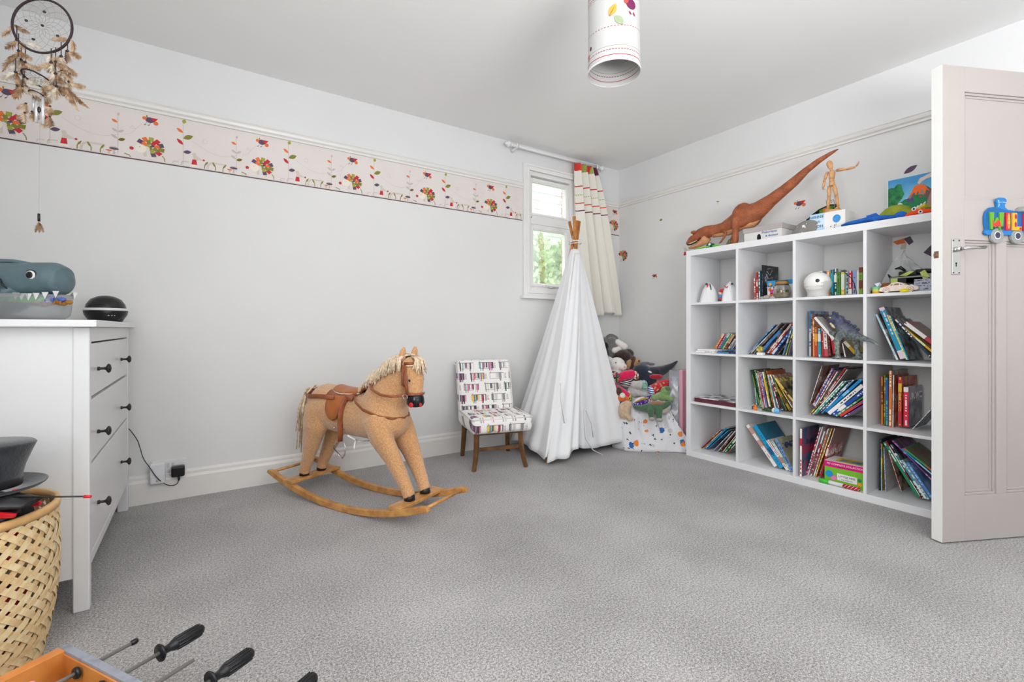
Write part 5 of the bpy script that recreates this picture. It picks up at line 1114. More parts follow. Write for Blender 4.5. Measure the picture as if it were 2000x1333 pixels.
# ---------------- books ----------------
def bookmat(kind, c, acc, seed):
    def fn(t, xyz, vec):
        x, y, z = xyz
        if kind == 'sp':
            row = (z*150).floor(); h = wnoise(t, row, seed, 1.0)
            blk = (z*9+seed*.37).floor(); hb = wnoise(t, blk, seed, 2.0)
            f = h.gt(.45)*hb.gt(.42)*y.abs().lt(.0032+.0)
            c1 = mixc(t, f, hx(c), hx(acc)); f2 = wnoise(t, (z*22).floor(), seed, 4.0).gt(.86)
            return mixc(t, f2, c1, hx(acc))
        n = tnoise(t, vec, 14+seed % 7, 3); base = ramp(t, n, [(.42, hx(c)), (.58, tuple(a*.6+b_*.4 for a, b_ in zip(hx(c), hx(acc))))])
        f = z.between(.14, .175)*wnoise(t, (x*70).floor(), (z*60).floor(), seed).gt(.5)
        return mixc(t, f, base, hx(acc))
    return mat('%s_%s_%s_%d' % ('spine' if kind == 'sp' else 'cover', c, acc, seed), None, .38, fn=fn, coat=.15)
ordn = 'first second third fourth fifth sixth seventh eighth ninth tenth eleventh twelfth thirteenth fourteenth fifteenth sixteenth seventeenth eighteenth nineteenth'.split()
rown = ['top', 'second', 'third', 'bottom']; coln = ['first', 'second', 'third', 'fourth']
def make_book(h, tk, d, sp, acc, cv, seed, name='book'):
    ms = [bookmat('sp', sp, acc, seed), bookmat('cv', cv, acc, seed), mat('inner_board', (.7, .69, .66, 1), .7)]
    b = B(); c_ = min(.002, tk*.2); y_ = tk/2
    b.m(0).bb((0, -y_, 0), (c_, y_, h)); b.m(1).bb((0.0002, -y_, 0), (d, -y_+c_, h)); b.bb((0.0002, y_-c_, 0), (d, y_, h))
    o = b.obj(name, ms, None)
    p = B(); p.bb((c_, -y_+c_, .002), (d-.003, y_-c_, h-.002)); p.obj('pages', pages_m, o)
    return o
BK = {}
sd = 0
for r, c, xf, rows in BOOKS:
    for i, (y, z, h, lean, tk, sp, acc, cv, d, look) in enumerate(rows):
        sd += 1; tk = tk/1000*1.0; a = R_(lean); d = min(d/100, 3.31-xf-.002-(.0012*(i % 3)))
        o = make_book(h-.001, tk, d, sp, acc, cv, sd)
        y = min(max(y, DY[c]-.34+tk/2+.001), DY[c]-tk/2-.001); xq = xf
        if (r, c, i) == (3, 2, 0): xq, y = 2.978, 1.344
        o.location = (xq+.0015*((i*7) % 4), y, max(z, FZ[r])+tk/2*abs(sin(a))+.0005); o.rotation_euler = (a, 0, 0)
        tag(o, '%s, %s from left, %s row %s column' % (look, ordn[i], rown[r], coln[c]), 'book', 'books in the %s row %s column cube' % (rown[r], coln[c])); BK[r, c, i] = o
inkw = mat('ink_white', (.85, .85, .85, 1), .5); inkb = mat('ink_black', (.02, .02, .025, 1), .5); inkg = mat('ink_gold', hx('#e2bd58'), .5); inkblue = mat('ink_blue', hx('#20409a'), .5)
def sptext(key, s, size, m, z, sx=1, flip=-1):
    o = BK[key]; return text('lettering', s, size, m, o, (-.0006, 0, z), (pi/2, flip*pi/2, -pi/2), sx=sx)
sptext((2, 1, 16), 'TWITTWOO', .020, inkg, .10); sptext((2, 3, 5), 'CLOCK BOOK', .016, inkg, .13); 
def covtext(key, s, size, m, x, z, sx=1):
    o = BK[key]; y_ = min(v.co.y for v in o.data.vertices); return text('lettering', s, size, m, o, (x, y_-.0006, z), (pi/2, 0, 0), sx=sx)
covtext((3, 2, 0), 'Build', .045, inkb, .10, .20); covtext((3, 1, 4), 'THE VERY', .022, mat('ink_brown', hx('#5e4034'), .5), .085, .15)
# tall box-type books flat in second row first column
FZ1 = FZ[1]
o = make_book(.20, .011, .15, '#e6e4e2', '#bcb8b4', '#dedcda', 901); o.location = (2.985, 2.055, FZ1+.0065); o.rotation_euler = (R_(90), 0, 0); tag(o, 'white flat box lying at the bottom of second row first column', 'box', 'flat white boxes under the small paperbacks')
o = make_book(.19, .011, .15, '#ecebea', '#a9a6a2', '#e2e0de', 902); o.location = (2.99, 2.045, FZ1+.0185); o.rotation_euler = (R_(90), 0, 0); tag(o, 'white flat box lying on top of another below the paperbacks', 'box', 'flat white boxes under the small paperbacks')
o = make_book(.14, .008, .11, '#1c2a3c', '#4a8ac0', '#2a66a8', 903); o.location = (2.972, 1.885, FZ1+.006); o.rotation_euler = (R_(90), 0, 0); tag(o, 'dark blue booklet lying flat in front of the white boxes', 'book')
o = make_book(.13, .006, .10, '#3f9a4a', '#1c4aa0', '#2f6fc0', 904); o.location = (2.965, 1.875, FZ1+.015); o.rotation_euler = (R_(84), 0, 0); tag(o, 'blue and green booklet on the dark blue booklet', 'book')
# dark red case in third row first column
o = thing('flat_game_case', 'maroon flat case with silver patterned lid lying in third row first column', 'box', (3.10, 1.915, FZ[2]))
b = B(); b.bb((-.13, -.165, 0), (.13, .14, .028)); b.obj('case_body', mat('maroon_case', hx('#5a2833'), .5), o, bev=.002)
b = B(); b.bb((-.128, -.163, .028), (.128, .138, .034)); b.obj('case_lid', mat('silver_pattern', None, .4, fn=lambda t, xyz, vec: ramp(t, tnoise(t, vec, 22, 5), [(.42, hx('#4a3a40')), (.5, hx('#b9b9be')), (.56, hx('#e0e0e4'))])), o, bev=.002)
# ball on white block, small toys
b = B(); b.bb((-.014, -.02, 0), (.014, .02, .017)); tag(b.obj('white_block', paper_m, None, loc=(2.985, 1.585, FZ1+.0005), bev=.001), 'small white block under the globe ball on second row', 'block')
tag(B().ell((0, 0, 0), .0205, nu=24, nv=16).obj('globe_ball', mat('globe_pattern', None, .35, fn=lambda t, xyz, vec: ramp(t, tnoise(t, vec, 60, 3), [(.4, hx('#5a7a30')), (.5, hx('#c9a83a')), (.6, hx('#e0c870'))])), None, True, loc=(2.985, 1.590, FZ1+.038)), 'little yellow green globe ball on a white block', 'ball')
fz = FZ[2]
t_ = thing('toy_figure', 'small orange toy figure in front of the third row books', 'toy', (2.985, 1.622, fz)); om = mat('toy_orange', hx('#ee7a1e'), .35)
b = B(); b.lathe([(0, 0), (.010, 0), (.012, .01), (.009, .020), (0, .022)], n=16); b.obj('figure_body', om, t_, True); b = B(); b.ell((0, 0, .026), (.009, .009, .008)); b.tube([(-.004, -.012, .012), (0, 0, .016), (-.004, .012, .012)], .003, 6); b.obj('figure_head', om, t_, True)
t_ = thing('toy_figure', 'tiny navy toy figure left of the orange one', 'toy', (3.01, 1.648, fz)); b = B(); b.lathe([(0, 0), (.007, 0), (.008, .014), (.004, .020), (0, .021)], n=14); b.obj('figure_body', mat('toy_navy', hx('#24306a'), .4), t_, True); b = B(); b.ell((0, 0, .026), (.007, .007, .007)); b.obj('figure_head', mat('toy_skin', hx('#c99a80'), .5), t_, True)
t_ = thing('toy_egg', 'pale blue and white egg toy lying on the third shelf', 'toy', (2.98, 1.49, fz+.017)); b = B(); b.ell((0, 0, 0), (.017, .024, .017), nu=20, nv=14); b.obj('egg_shell', mat('toy_paleblue', None, .3, fn=lambda t, xyz, vec: mixc(t, xyz[1].gt(.004), hx('#6fb8e0'), hx('#e8eef2'))), t_, True); b = B(); b.tube([(0, -.022, .0), (0, -.032, .008), (0, -.03, .014)], .0035, 6); b.obj('egg_fin', mat('toy_blue2', hx('#2a7ac0'), .3), t_, True)
b = B(); b.tube([(0, -.03, 0), (0, -.01, .008), (0, .012, .006), (0, .03, 0)], [.004, .011, .010, .003], 10); b.tube([(0, .0, .006), (.008, .01, .015), (.01, .02, .012)], .003, 6); tag(b.obj('toy_frog', mat('toy_darkgreen', hx('#2c4a2a'), .4), None, True, loc=(2.985, 1.548, fz+.007)), 'small dark green toy creature between orange figure and egg', 'toy')
# ---- top row first column: two white draped figures ----
wrap = mat('white_tissue', (.84, .84, .85, 1), .85, bump=.8, bs=90, var=.02)
def draped(y, hgt, r, lab, x=3.05):
    t_ = thing('wrapped_ornament', lab, 'ornament', (x, y, FZ[0]))
    b = B(); b.grid(lambda u, v: ((r*(1-v)**.55*(1+.10*sin(u*2*pi*5+v*3)*(1-v))+.016)*cos(2*pi*u)*(.2+.8*(1-v**6)), (r*(1-v)**.55*(1+.12*sin(u*2*pi*4+1))+.014)*sin(2*pi*u)*(.2+.8*(1-v**6)), hgt*v), 40, 20, wrap=True)
    b.obj('tissue_wrap', wrap, t_, True); return t_
t_ = draped(1.985, .145, .052, 'white tissue wrapped ornament with red beak mark in top left cube', 3.04)
b = B(); b.tube([(-.022, -.004, .135), (-.028, -.006, .12), (-.033, -.006, .10)], [.004, .006, .004], 8); b.obj('red_mark', mat('mark_red', hx('#d4254a'), .4), t_, True)
b = B(); b.ell((-.022, .004, .132), (.010, .012, .006), rot=(0, .6, 0)); b.tube([(-.02, -.018, .135), (-.026, -.030, .11), (-.03, -.036, .09)], [.003, .004, .003], 6); b.obj('dark_mark', mat('mark_dark', hx('#33474e'), .4), t_, True)
t_ = draped(1.82, .138, .045, 'white wrapped ornament with red scribble beside the divider in top left cube', 3.03)
b = B(); b.tube([(-.036, .018, .108), (-.036, .006, .094), (-.036, -.006, .104), (-.036, .0, .088), (-.038, -.014, .078)], .003, 6); b.obj('red_mark', mat('mark_red'), t_, True); b = B(); b.ell((-.026, -.03, .118), (.008, .008, .007)); b.obj('dark_mark', mat('mark_dark'), t_, True)
t_ = thing('toy_gnome', 'small gnome figure with red cap and blue scarf in top left cube', 'toy', (3.0, 1.873, FZ[0]))
b = B(); b.lathe([(0, 0), (.016, 0), (.015, .02), (.011, .04), (0, .042)], n=16); b.obj('gnome_body', mat('gnome_body', hx('#a83a3e'), .5), t_, True); b = B(); b.ell((0, 0, .012), (.017, .017, .012)); b.obj('gnome_boots', mat('gnome_navy', hx('#3a3c62'), .5), t_, True)
b = B(); b.ell((0, 0, .038), (.014, .016, .011)); b.obj('gnome_scarf', mat('gnome_blue', hx('#1f86c0'), .5), t_, True); b = B(); b.ell((0, 0, .06), (.012, .012, .014)); b.obj('gnome_head', mat('gnome_skin', hx('#e0b49a'), .6), t_, True); b = B(); b.tube([(0, -.004, .068), (0, -.010, .082), (0, -.026, .088)], [.013, .009, .002], 12); b.obj('gnome_cap', mat('gnome_red', hx('#c81f2c'), .5), t_, True)
# ---- top row second column ----
def simple(name, lab, cat, m, loc, fn, bev=0, smooth=True, rot=None, group=None):
    b = B(); fn(b); o = b.obj(name, m, None, smooth, loc=loc, bev=bev, rot=rot); return tag(o, lab, cat, group)
f0 = FZ[0]
for i, (y, h, tk, s_, a_, cv, ln, lk) in enumerate(((1.657, .145, .006, '#e4e0dc', '#c05040', '#c8482c', 2, 'thin white pamphlet with orange tip'), (1.642, .188, .010, '#d8c8c4', '#a02838', '#c85a34', 1.5, 'red lettered slim book'), (1.628, .195, .007, '#cfe0e0', '#3a6a74', '#2f7078', 1, 'pale teal slim book'))):
    o = make_book(h, tk, .16, s_, a_, cv, 940+i); o.location = (3.05, y, f0+.001); o.rotation_euler = (R_(-ln), 0, 0); tag(o, lk+' standing left of the black chalkboard book', 'book')
o = make_book(.228, .006, .20, '#16161c', '#50505c', '#1d1d26', 950); o.location = (3.045, 1.608, f0+.001); tag(o, 'black chalkboard style book with white scribbled drawing in top row', 'book')
b = B()
for P in ([(.05, .19), (.09, .165), (.115, .20), (.13, .19)], [(.045, .17), (.075, .14), (.12, .155), (.13, .13)], [(.04, .12), (.06, .15), (.05, .17), (.03, .14), (.05, .10), (.09, .11)], [(.06, .205), (.09, .212), (.12, .206)], [(.04, .08), (.08, .10), (.12, .09)]):
    b.tube([(p[0], -.0035, p[1]) for p in P], .0012, 5)
b.obj('chalk_drawing', mat('chalk', (.6, .62, .66, 1), .9), o, True)
t_ = thing('book_box', 'white and blue box with balloon pictures and black capitals in top row', 'box', (3.06, 1.50, f0))
b = B(); b.bb((0, -.083, 0), (.12, .083, .122)); b.obj('box_body', paper_m, t_, bev=.001)
b = B(); b.bb((-.001, -.083, .095), (0, .083, .122)); b.prism([(-.083, .085), (-.06, .080), (-.04, .097), (.083, .10), (.083, .11), (-.083, .11)], 0, .0008, M=Matrix(((0, 0, -1, -.001), (-1, 0, 0, 0), (0, 1, 0, 0), (0, 0, 0, 1)))); b.obj('blue_band', mat('sky_print', hx('#2f9ad6'), .45), t_)
YZ = Matrix(((0, 0, -1, -.0008), (-1, 0, 0, 0), (0, 1, 0, 0), (0, 0, 0, 1)))
for yy, zz, c_, rr2 in ((-.063, .100, '#f0a52c', .009), (-.066, .066, '#e8742c', .010), (-.052, .050, '#e0409a', .013), (-.074, .088, '#6a6490', .006), (-.058, .032, '#e8742c', .010)):
    b = B(); b.prism(circ(yy, zz, rr2, 14, rr2*1.15), 0, .0012, M=YZ); b.obj('balloon_picture', mat('pr'+c_, hx(c_), .45), t_)
text('lettering', 'MR.', .028, inkb, t_, (-.0016, .040, .083), (pi/2, 0, -pi/2)); text('lettering', 'My Complete Collection', .008, inkb, t_, (-.0016, .025, .064), (pi/2, 0, -pi/2))
t_ = thing('glass_terrarium', 'round glass jar with wooden lid and moss in front of the balloon picture box', 'jar', (3.0, 1.463, f0))
b = B(); b.lathe([(0, .002), (.035, .002), (.047, .02), (.050, .045), (.044, .075), (.036, .088), (.0345, .088), (.042, .074), (.0475, .045), (.045, .021), (.034, .005), (0, .005)], n=40); b.obj('glass_jar', mat('jar_glass', (.95, .96, .95, 1), .03, var=0, trans=1), t_, True)
b = B(); b.lathe([(0, .006), (.034, .006), (.0455, .022), (.0465, .036), (0, .030)], n=32); b.obj('soil', mat('soil_grey', hx('#b5a58f'), .9, bump=1, bs=200, var=.3, vs=60), t_, True)
b = B(); 
for k in range(14): a = k*2.4; b.ell((.030*cos(a)*((k % 3+1)/3), .030*sin(a)*((k % 3+1)/3), .038+.005*(k % 3)), (.011, .011, .009), nu=8, nv=6)
o = b.obj('moss', mat('moss', None, .9, bump=1, bs=200, fn=lambda t, xyz, vec: ramp(t, tnoise(t, vec, 60, 3), [(.35, hx('#3c4f30')), (.5, hx('#7c8a58')), (.62, hx('#c98a2c'))])), t_, True); o['kind'] = 'stuff'
b = B(); b.lathe([(0, .106), (.036, .106), (.038, .100), (.038, .090), (0, .088)], n=32); b.obj('jar_lid', mat('lid_wood', hx('#a0764c'), .5, var=.15), t_, True); b = B(); b.lathe([(0, .112), (.034, .112), (.037, .106), (0, .106)], n=32); b.obj('lid_moss', mat('lid_green', hx('#2f5030'), .8), t_, True)
for k, (y, r_, lab) in enumerate(((1.575, .013, 'small grey shell ornament left below the balloon picture box'), (1.548, .017, 'grey stone snail ornament in front of balloon picture box'))):
    simple('shell_ornament', lab, 'ornament', mat('shell_grey', hx('#a39a90'), .6, var=.3, vs=60), (2.985, y, f0+r_*.8), lambda b: (b.ell((0, 0, 0), (r_, r_*1.25, r_*.8)), b.tube([(0, r_, 0), (-.004, r_*1.5, -.004), (-.004, r_*1.8, .002)], [.005, .004, .002], 6)))
# ---- top row third column: eyeball projector and board books ----
t_ = thing('eyeball_night_lamp', 'white and grey round night lamp with a big eye in top row third column', 'night light', (3.0, 1.262, f0), rz=.0)
gp = mat('lamp_grey', hx('#c2c1be'), .4, var=.01); wp2 = mat('lamp_white', (.86, .855, .84, 1), .35, var=.01)
b = B(); b.lathe([(0, .0), (.052, 0), (.053, .006), (.051, .022), (.057, .040), (.067, .058), (.0705, .078), (.069, .088), (.066, .09), (0, .09)], n=48); b.obj('lamp_body', gp, t_, True)
b = B(); b.ell((-.003, 0, .080), (.068, .068, .066), nu=40, nv=24); b.obj('lamp_head', wp2, t_, True)
ed = V((-.93, -.40, .14)).normalized(); fe = frame(V((-.003, 0, .100))+ed*.0535, (0, -1, 0), V((0, 0, 1)))
Mz = Matrix.Translation(V((-.003, 0, .080))) @ ed.to_track_quat('Z', 'Y').to_matrix().to_4x4()
for nm, r_, z_, m_ in (('eye_ring', .032, .0595, mat('eye_silver', hx('#b9bcbf'), .3, .3)), ('iris', .0245, .0625, mat('eye_mid', hx('#9fa3a6'), .3)), ('pupil', .0150, .0650, eye_m)):
    b = B(); b.lathe([(0, z_+.004), (r_*.6, z_+.003), (r_, z_-.002), (r_, z_-.008), (0, z_-.008)], n=32, M=Mz); b.obj(nm, m_, t_, True)
b = B(); b.tube([(0, .061, .085), (0, .070, .09), (0, .072, .08), (0, .063, .075)], .003, 6); b.obj('hanging_loop', gp, t_, True)
bc = [('#a63a28', 1.330, .150, 'dark red'), ('#e8c630', 1.3125, .165, 'yellow with cow picture'), ('#2f62b0', 1.291, .163, 'blue and red'), ('#ea8a28', 1.270, .163, 'orange'), ('#2a9ab0', 1.252, .168, 'teal'), ('#1f5a60', 1.233, .172, 'dark teal'), ('#3a9a4a', 1.215, .150, 'bright green'), ('#e6c24a', 1.194, .148, 'yellow with bird picture'), ('#88c8d8', 1.173, .148, 'pale blue'), ('#cc2a44', 1.155, .150, 'cherry red'), ('#8fa8d8', 1.135, .152, 'periwinkle'), ('#e4e4e0', 1.120, .150, 'white'), ('#7fa83a', 1.103, .166, 'lime green with ladybird picture'), ('#6a86c8', 1.083, .158, 'mid blue'), ('#d8d0a8', 1.065, .15, 'cream')]
for i, (c_, y, h, lk) in enumerate(bc):
    o = make_book(h, .0175, .13, c_, '#f0ead8' if i % 2 else '#7a3a2a', c_, 960+i); o.location = (3.155+.004*(i % 3), y, f0+.001); tag(o, '%s board book, %s from left in row behind the eye lamp' % (lk, ordn[i]), 'book', 'board books behind the eye lamp')
simple('coiled_cable', 'black lamp cable looping over the board books', 'cable', black_m, (3.02, 1.12, f0), lambda b: b.tube(smoothp([(.1, .04, .15), (.05, .03, .148), (0, .01, .13), (-.02, -.03, .09), (-.03, -.05, .04), (-.03, -.055, .003), (-.02, -.03, .003), (-.03, .05, .003), (-.01, .08, .02)]), .0022, 6))
# ---- top row fourth column ----
t_ = thing('wooden_model_car', 'plywood toy model car with wheels and cut-out windows', 'toy car', (2.985, .873, f0+.0))
ply = mat('plywood', None, .6, fn=lambda t, xyz, vec: ramp(t, tnoise(t, vec, 25, 3), [(.3, hx('#dccbbd')), (.7, hx('#ecdfd3'))])); plyd = mat('ply_dark_edge', hx('#8a6a50'), .6)
MX = lambda x0: Matrix(((0, 0, 1, x0), (-1, 0, 0, 0), (0, 1, 0, 0), (0, 0, 0, 1)))
prof = [(-.082, .012), (-.078, .028), (-.06, .032), (-.045, .036), (-.028, .050), (-.005, .054), (.015, .048), (.028, .037), (.055, .034), (.078, .026), (.080, .014), (.07, .008), (-.075, .008)]
b = B(); b.prism(prof, -.02, .03, M=MX(0)); b.obj('car_body', ply, t_, bev=.001)
b = B(); b.prism([(-.022, .038), (-.014, .046), (.002, .046), (.002, .038)], -.021, -.020, M=MX(0)); b.prism([(-.036, .037), (-.026, .045), (-.024, .038)], -.021, -.020, M=MX(0)); b.prism([(.007, .038), (.007, .045), (.018, .038)], -.021, -.020, M=MX(0)); b.obj('car_window', plyd, t_)
for yy in (.050, -.048):
    for x_ in (-.023, .033): b = B(); b.lathe([(0, -.003), (.016, -.003), (.016, .003), (0, .003)], n=24, M=Matrix.Translation((x_, yy, .016)) @ Euler((0, pi/2, 0)).to_matrix().to_4x4()); w_ = b.obj('wheel', ply, t_, bev=.001); b = B(); b.lathe([(.012, -.0036), (.0135, -.0036), (.0135, .0036), (.012, .0036)], n=24, closed=True, M=Matrix.Translation((x_, yy, .016)) @ Euler((0, pi/2, 0)).to_matrix().to_4x4()); b.lathe([(.004, -.0036), (.006, -.0036), (.006, .0036), (.004, .0036)], n=16, closed=True, M=Matrix.Translation((x_, yy, .016)) @ Euler((0, pi/2, 0)).to_matrix().to_4x4()); b.obj('wheel_rim', plyd, w_)
t_ = thing('toy_cup', 'small yellow and green patterned pot left of the wooden car', 'pot', (2.99, .975, f0))
b = B(); b.lathe([(0, 0), (.015, 0), (.017, .002), (.0165, .030), (.014, .032), (0, .030)], n=28); b.obj('cup_body', mat('cup_print', None, .4, fn=lambda t, xyz, vec: ramp(t, xyz[2]*30+tnoise(t, vec, 80, 2)*.25-.12, [(.25, hx('#d8a03a')), (.45, hx('#e2c44a')), (.75, hx('#7cc48a'))])), t_, True)
b = B(); b.lathe([(.0165, .030), (.018, .031), (.018, .036), (.015, .037), (0, .036)], n=28); b.obj('cup_lid', mat('cup_lid', hx('#7cc48a'), .4), t_, True)
t_ = thing('yellow_lid', 'ribbed bright yellow lid in front of the wooden car', 'lid', (2.963, .846, f0+.0))
b = B(); b.lathe([(0, .0), (.019, 0), (.020, .004), (.018, .012), (.010, .017), (0, .018)], n=28); b.obj('lid_dome', mat('bright_yellow', hx('#f0dc14'), .4), t_, True); b = B()
for k in range(16): a = k*pi/8; b.tube([(.0195*cos(a), .0195*sin(a), .002), (.0175*cos(a), .0175*sin(a), .013)], .0012, 5)
b.obj('lid_ribs', mat('bright_yellow'), t_, True)
bag = mat('clear_bag', (.80, .81, .82, 1), .15, var=.03, trans=.55, alpha=.62, bump=1.5, bs=30)
t_ = thing('plastic_bag', 'clear crumpled plastic bag standing in a point in top right cube', 'bag', (3.13, .90, f0))
b = B(); b.grid(lambda u, v: ((.03*(1-v)+.002)*cos(2*pi*u)+.008*sin(v*9+u*12), .03*v*(1-v)*3+(.11*(1-v)**1.2+.003)*sin(2*pi*u)-.005-.018*sin(v*pi)*sin(2*pi*u*2), .235*v), 36, 24, wrap=True); b.obj('bag_film', bag, t_, True)
b = B(); b.grid(lambda u, v: (.02+.006*sin(u*9+v*5), .01-.085*v, .225-.10*v-.06*u*(1-v*.5)+.01*sin(u*6)), 16, 16); b.obj('bag_handle', bag, t_, True, solid=.0008)
t_ = thing('toy_vehicle', 'black and lime green toy army vehicle in top right cube', 'toy', (3.06, .86, f0+.0)); lime = mat('lime_toy', hx('#a9b85c'), .45, var=.2, vs=30)
b = B(); b.bb((-.03, -.075, .045), (.05, .07, .088)); b.bb((-.025, -.04, .088), (.04, .035, .112)); b.tube([(0, -.03, .105), (0, -.075, .108), (0, -.13, .100)], [.014, .012, .012], 10); b.obj('vehicle_body', black_m, t_, bev=.005)
b = B(); b.bb((-.035, .035, .0), (-.015, .065, .078)); b.prism([(-.03, .09), (.015, .112), (.035, .108), (.0, .085)], -.032, -.028, M=MX(0)); b.prism([(.055, .10), (.075, .112), (.095, .075), (.07, .06)], -.034, -.026, M=MX(0)); b.obj('green_panel', lime, t_, bev=.002)
b = B(); b.tube([(-.032, .065, .08), (-.032, -.06, .08), (-.032, -.085, .072), (-.032, -.09, .02)], .004, 8); b.obj('roll_bar', mat('toy_grey', hx('#8d948f'), .4), t_, True)
b = B(); b.prism([(.0, .005), (.0, .075), (.083, .075), (.086, .005)], -.03, -.026, M=MX(0)); b.obj('dark_window', mat('visor_black', (.008, .008, .009, 1), .08), t_); b = B(); b.tube([(-.032, -.02, .035), (-.032, -.045, .042), (-.032, -.06, .06)], .0016, 5); b.tube([(-.032, -.02, .035), (-.032, -.07, .043)], .0016, 5); b.ell((-.032, -.022, .036), (.003, .009, .007)); b.obj('window_emblem', mat('emblem_pale', hx('#a9bccb'), .4), t_, True)
b = B(); b.tube([(-.01, .052, .13), (-.01, .03, .135), (-.005, .01, .115)], [.004, .009, .006], 8); b.tube([(0, .085, .105), (0, .078, .09), (0, .068, .082)], [.003, .006, .008], 8); b.obj('black_creature', black_m, t_, True)
simple('toy_ball', 'brown wooden curved toy behind the car in top right cube', 'toy', mat('toy_brown', hx('#9c5a2c'), .35, var=.2), (3.09, .965, f0+.032), lambda b: b.ell((0, 0, 0), (.03, .045, .031)))
simple('folded_cloth', 'dark navy folded cloth behind the yellow pot', 'cloth', mat('navy_cloth', hx('#2a2e3c'), .9), (3.03, .985, f0+.012), lambda b: b.ell((0, 0, 0), (.03, .04, .012)))
simple('paper_scrap', 'crumpled silver paper scrap at back left of top right cube', 'paper', mat('silver_paper', hx('#aebcc2'), .35, .2), (3.05, .99, f0+.04), lambda b: b._add([(0, 0, 0), (.0, -.02, .01), (.005, -.012, .025), (-.004, .012, .018), (.01, -.008, -.01)], [(0, 1, 2), (0, 2, 3), (0, 4, 1), (1, 4, 2), (2, 4, 3), (3, 4, 0)]), smooth=False)
simple('box', 'grey printed box at the right of the top right cube', 'box', mat('grey_print', None, .6, fn=lambda t, xyz, vec: mixc(t, wnoise(t, (xyz[1]*160).floor(), (xyz[2]*220).floor(), 2).gt(.55)*(xyz[2]*70).fract().gt(.4), hx('#a4a9b6'), hx('#5a6072'))), (3.02, .768, f0+.032), lambda b: b.bb((-.03, -.06, -.031), (.06, .05, .031)), bev=.002, smooth=False)
# ---- dinosaur in second row third column ----
t_ = thing('toy_dinosaur', 'dark blue grey toy dinosaur standing on the second shelf, tail past divider', 'toy dinosaur', (0, 0, 0))
din = mat('dino_slate', None, .45, bump=1.2, bs=120, fn=lambda t, xyz, vec: mixc(t, (xyz[2]-.905+(xyz[1]-1.1)*-.15)*9+.5+(tnoise(t, vec, 30, 4)-.5)*1.2, ramp(t, tnoise(t, vec, 90, 4), [(.35, hx('#4c5450')), (.65, hx('#8f9a92'))]), ramp(t, tnoise(t, vec, 60, 4), [(.35, hx('#2b2d42')), (.65, hx('#565a78'))])))
b = B(); b.tube([(3.0, 1.212, .967), (3.0, 1.198, .975), (3.0, 1.182, .978), (3.0, 1.160, .968), (3.0, 1.146, .942), (3.0, 1.127, .913), (2.997, 1.098, .892), (2.955, 1.05, .878), (2.932, 1.015, .872), (2.920, .973, .859), (2.912, .944, .841), (2.905, .922, .829)], [.010, (.018, .022), (.026, .032), (.026, .036), (.026, .034), (.032, .040), (.032, .042), .022, .0155, .009, .006, .002], 16)
b.tube([(2.975, 1.135, .895), (2.965, 1.148, .854), (2.965, 1.150, .800), (2.965, 1.142, .765)], [(.018, .028), .018, .012, .013], 10); b.tube([(3.02, 1.083, .88), (3.025, 1.080, .849), (3.025, 1.076, .812), (3.025, 1.066, .765)], [(.018, .026), .020, .013, .014], 10)
for p in ((2.965, 1.150, .759), (3.025, 1.074, .759)): b.ell(p, (.018, .026, .008))
b.obj('dinosaur_body', din, t_, remesh=.004, sm=2)
b = B(); b.tube([(2.975, 1.166, .905), (2.968, 1.172, .885), (2.968, 1.182, .895), (2.968, 1.188, .905)], [.009, .008, .006, .004], 8); b.tube([(3.03, 1.16, .905), (3.03, 1.17, .885), (3.03, 1.18, .893)], [.009, .008, .005], 8); b.obj('arm', din, t_, True)
b = B(); 
for i in range(9): q = i/8; b.ell((3.0, 1.178-.115*q, 1.012-.095*q+.006*(i % 2)), (.004, .010, .010), rot=(.6, 0, 0))
b.obj('back_ridge', mat('dino_ridge', hx('#3a3c58'), .5), t_, True)
b = B(); b.tube([(2.985, 1.19, .955), (2.983, 1.175, .935), (2.984, 1.165, .925)], [.006, .008, .004], 8); b.obj('jaw', mat('jaw_cream', hx('#c9c09a'), .4), t_, True); b = B(); b.ell((2.975, 1.187, .985), .004); b.obj('eye', mat('eye_yellow', hx('#d8b030'), .3), t_, True)
o = make_book(.16, .013, .09, '#d9d7d4', '#a9a6a2', '#a9a6a4', 980); o.location = (2.968, 1.165, .862); o.rotation_euler = (R_(-38), 0, 0); tag(o, 'white box tilted under the jaws of the slate dinosaur', 'box')
# ---- bottom row third column: collection box and marker ----
fb_ = FZ[3]
t_ = thing('book_set_box', 'pink and green boxed book set with white title panel behind marker', 'box', (2.99, 1.128, fb_), rz=R_(3))
b = B(); b.bb((0, -.108, 0), (.15, .092, .128)); b.obj('box_body', mat('box_green', hx('#76b82e'), .4, var=.03), t_, bev=.001)
b = B(); b.bb((-.0008, -.108, .096), (0, .092, .128)); b.obj('pink_band', mat('box_pink', hx('#d6127c'), .4), t_)
b = B(); b.bb((.0, -.108, .128), (.15, .092, .1288)); b.m(1).bb((.02, -.09, .1288), (.12, .05, .1292)); b.m(2).bb((.035, -.075, .1292), (.09, .035, .1296)); b.obj('box_top', [mat('top_grey', hx('#d6d2d4'), .5), mat('top_yellow', hx('#cbb82c'), .5), mat('top_art', None, .5, fn=lambda t, xyz, vec: ramp(t, tnoise(t, vec, 30, 3), [(.42, hx('#3f6aa8')), (.5, hx('#8a9a4a')), (.58, hx('#c9682c'))]))], t_)
YZ2 = Matrix(((0, 0, -1, -.0009), (-1, 0, 0, 0), (0, 1, 0, 0), (0, 0, 0, 1)))
text('lettering', 'MY COMPLETE COLLECTION', .0135, inkw, t_, (-.0012, -.008, .114), (pi/2, 0, -pi/2), sx=1.0); text('lettering', 'COMPLETE 36 BOOKS', .0075, inkb, t_, (-.0012, -.01, .102), (pi/2, 0, -pi/2))
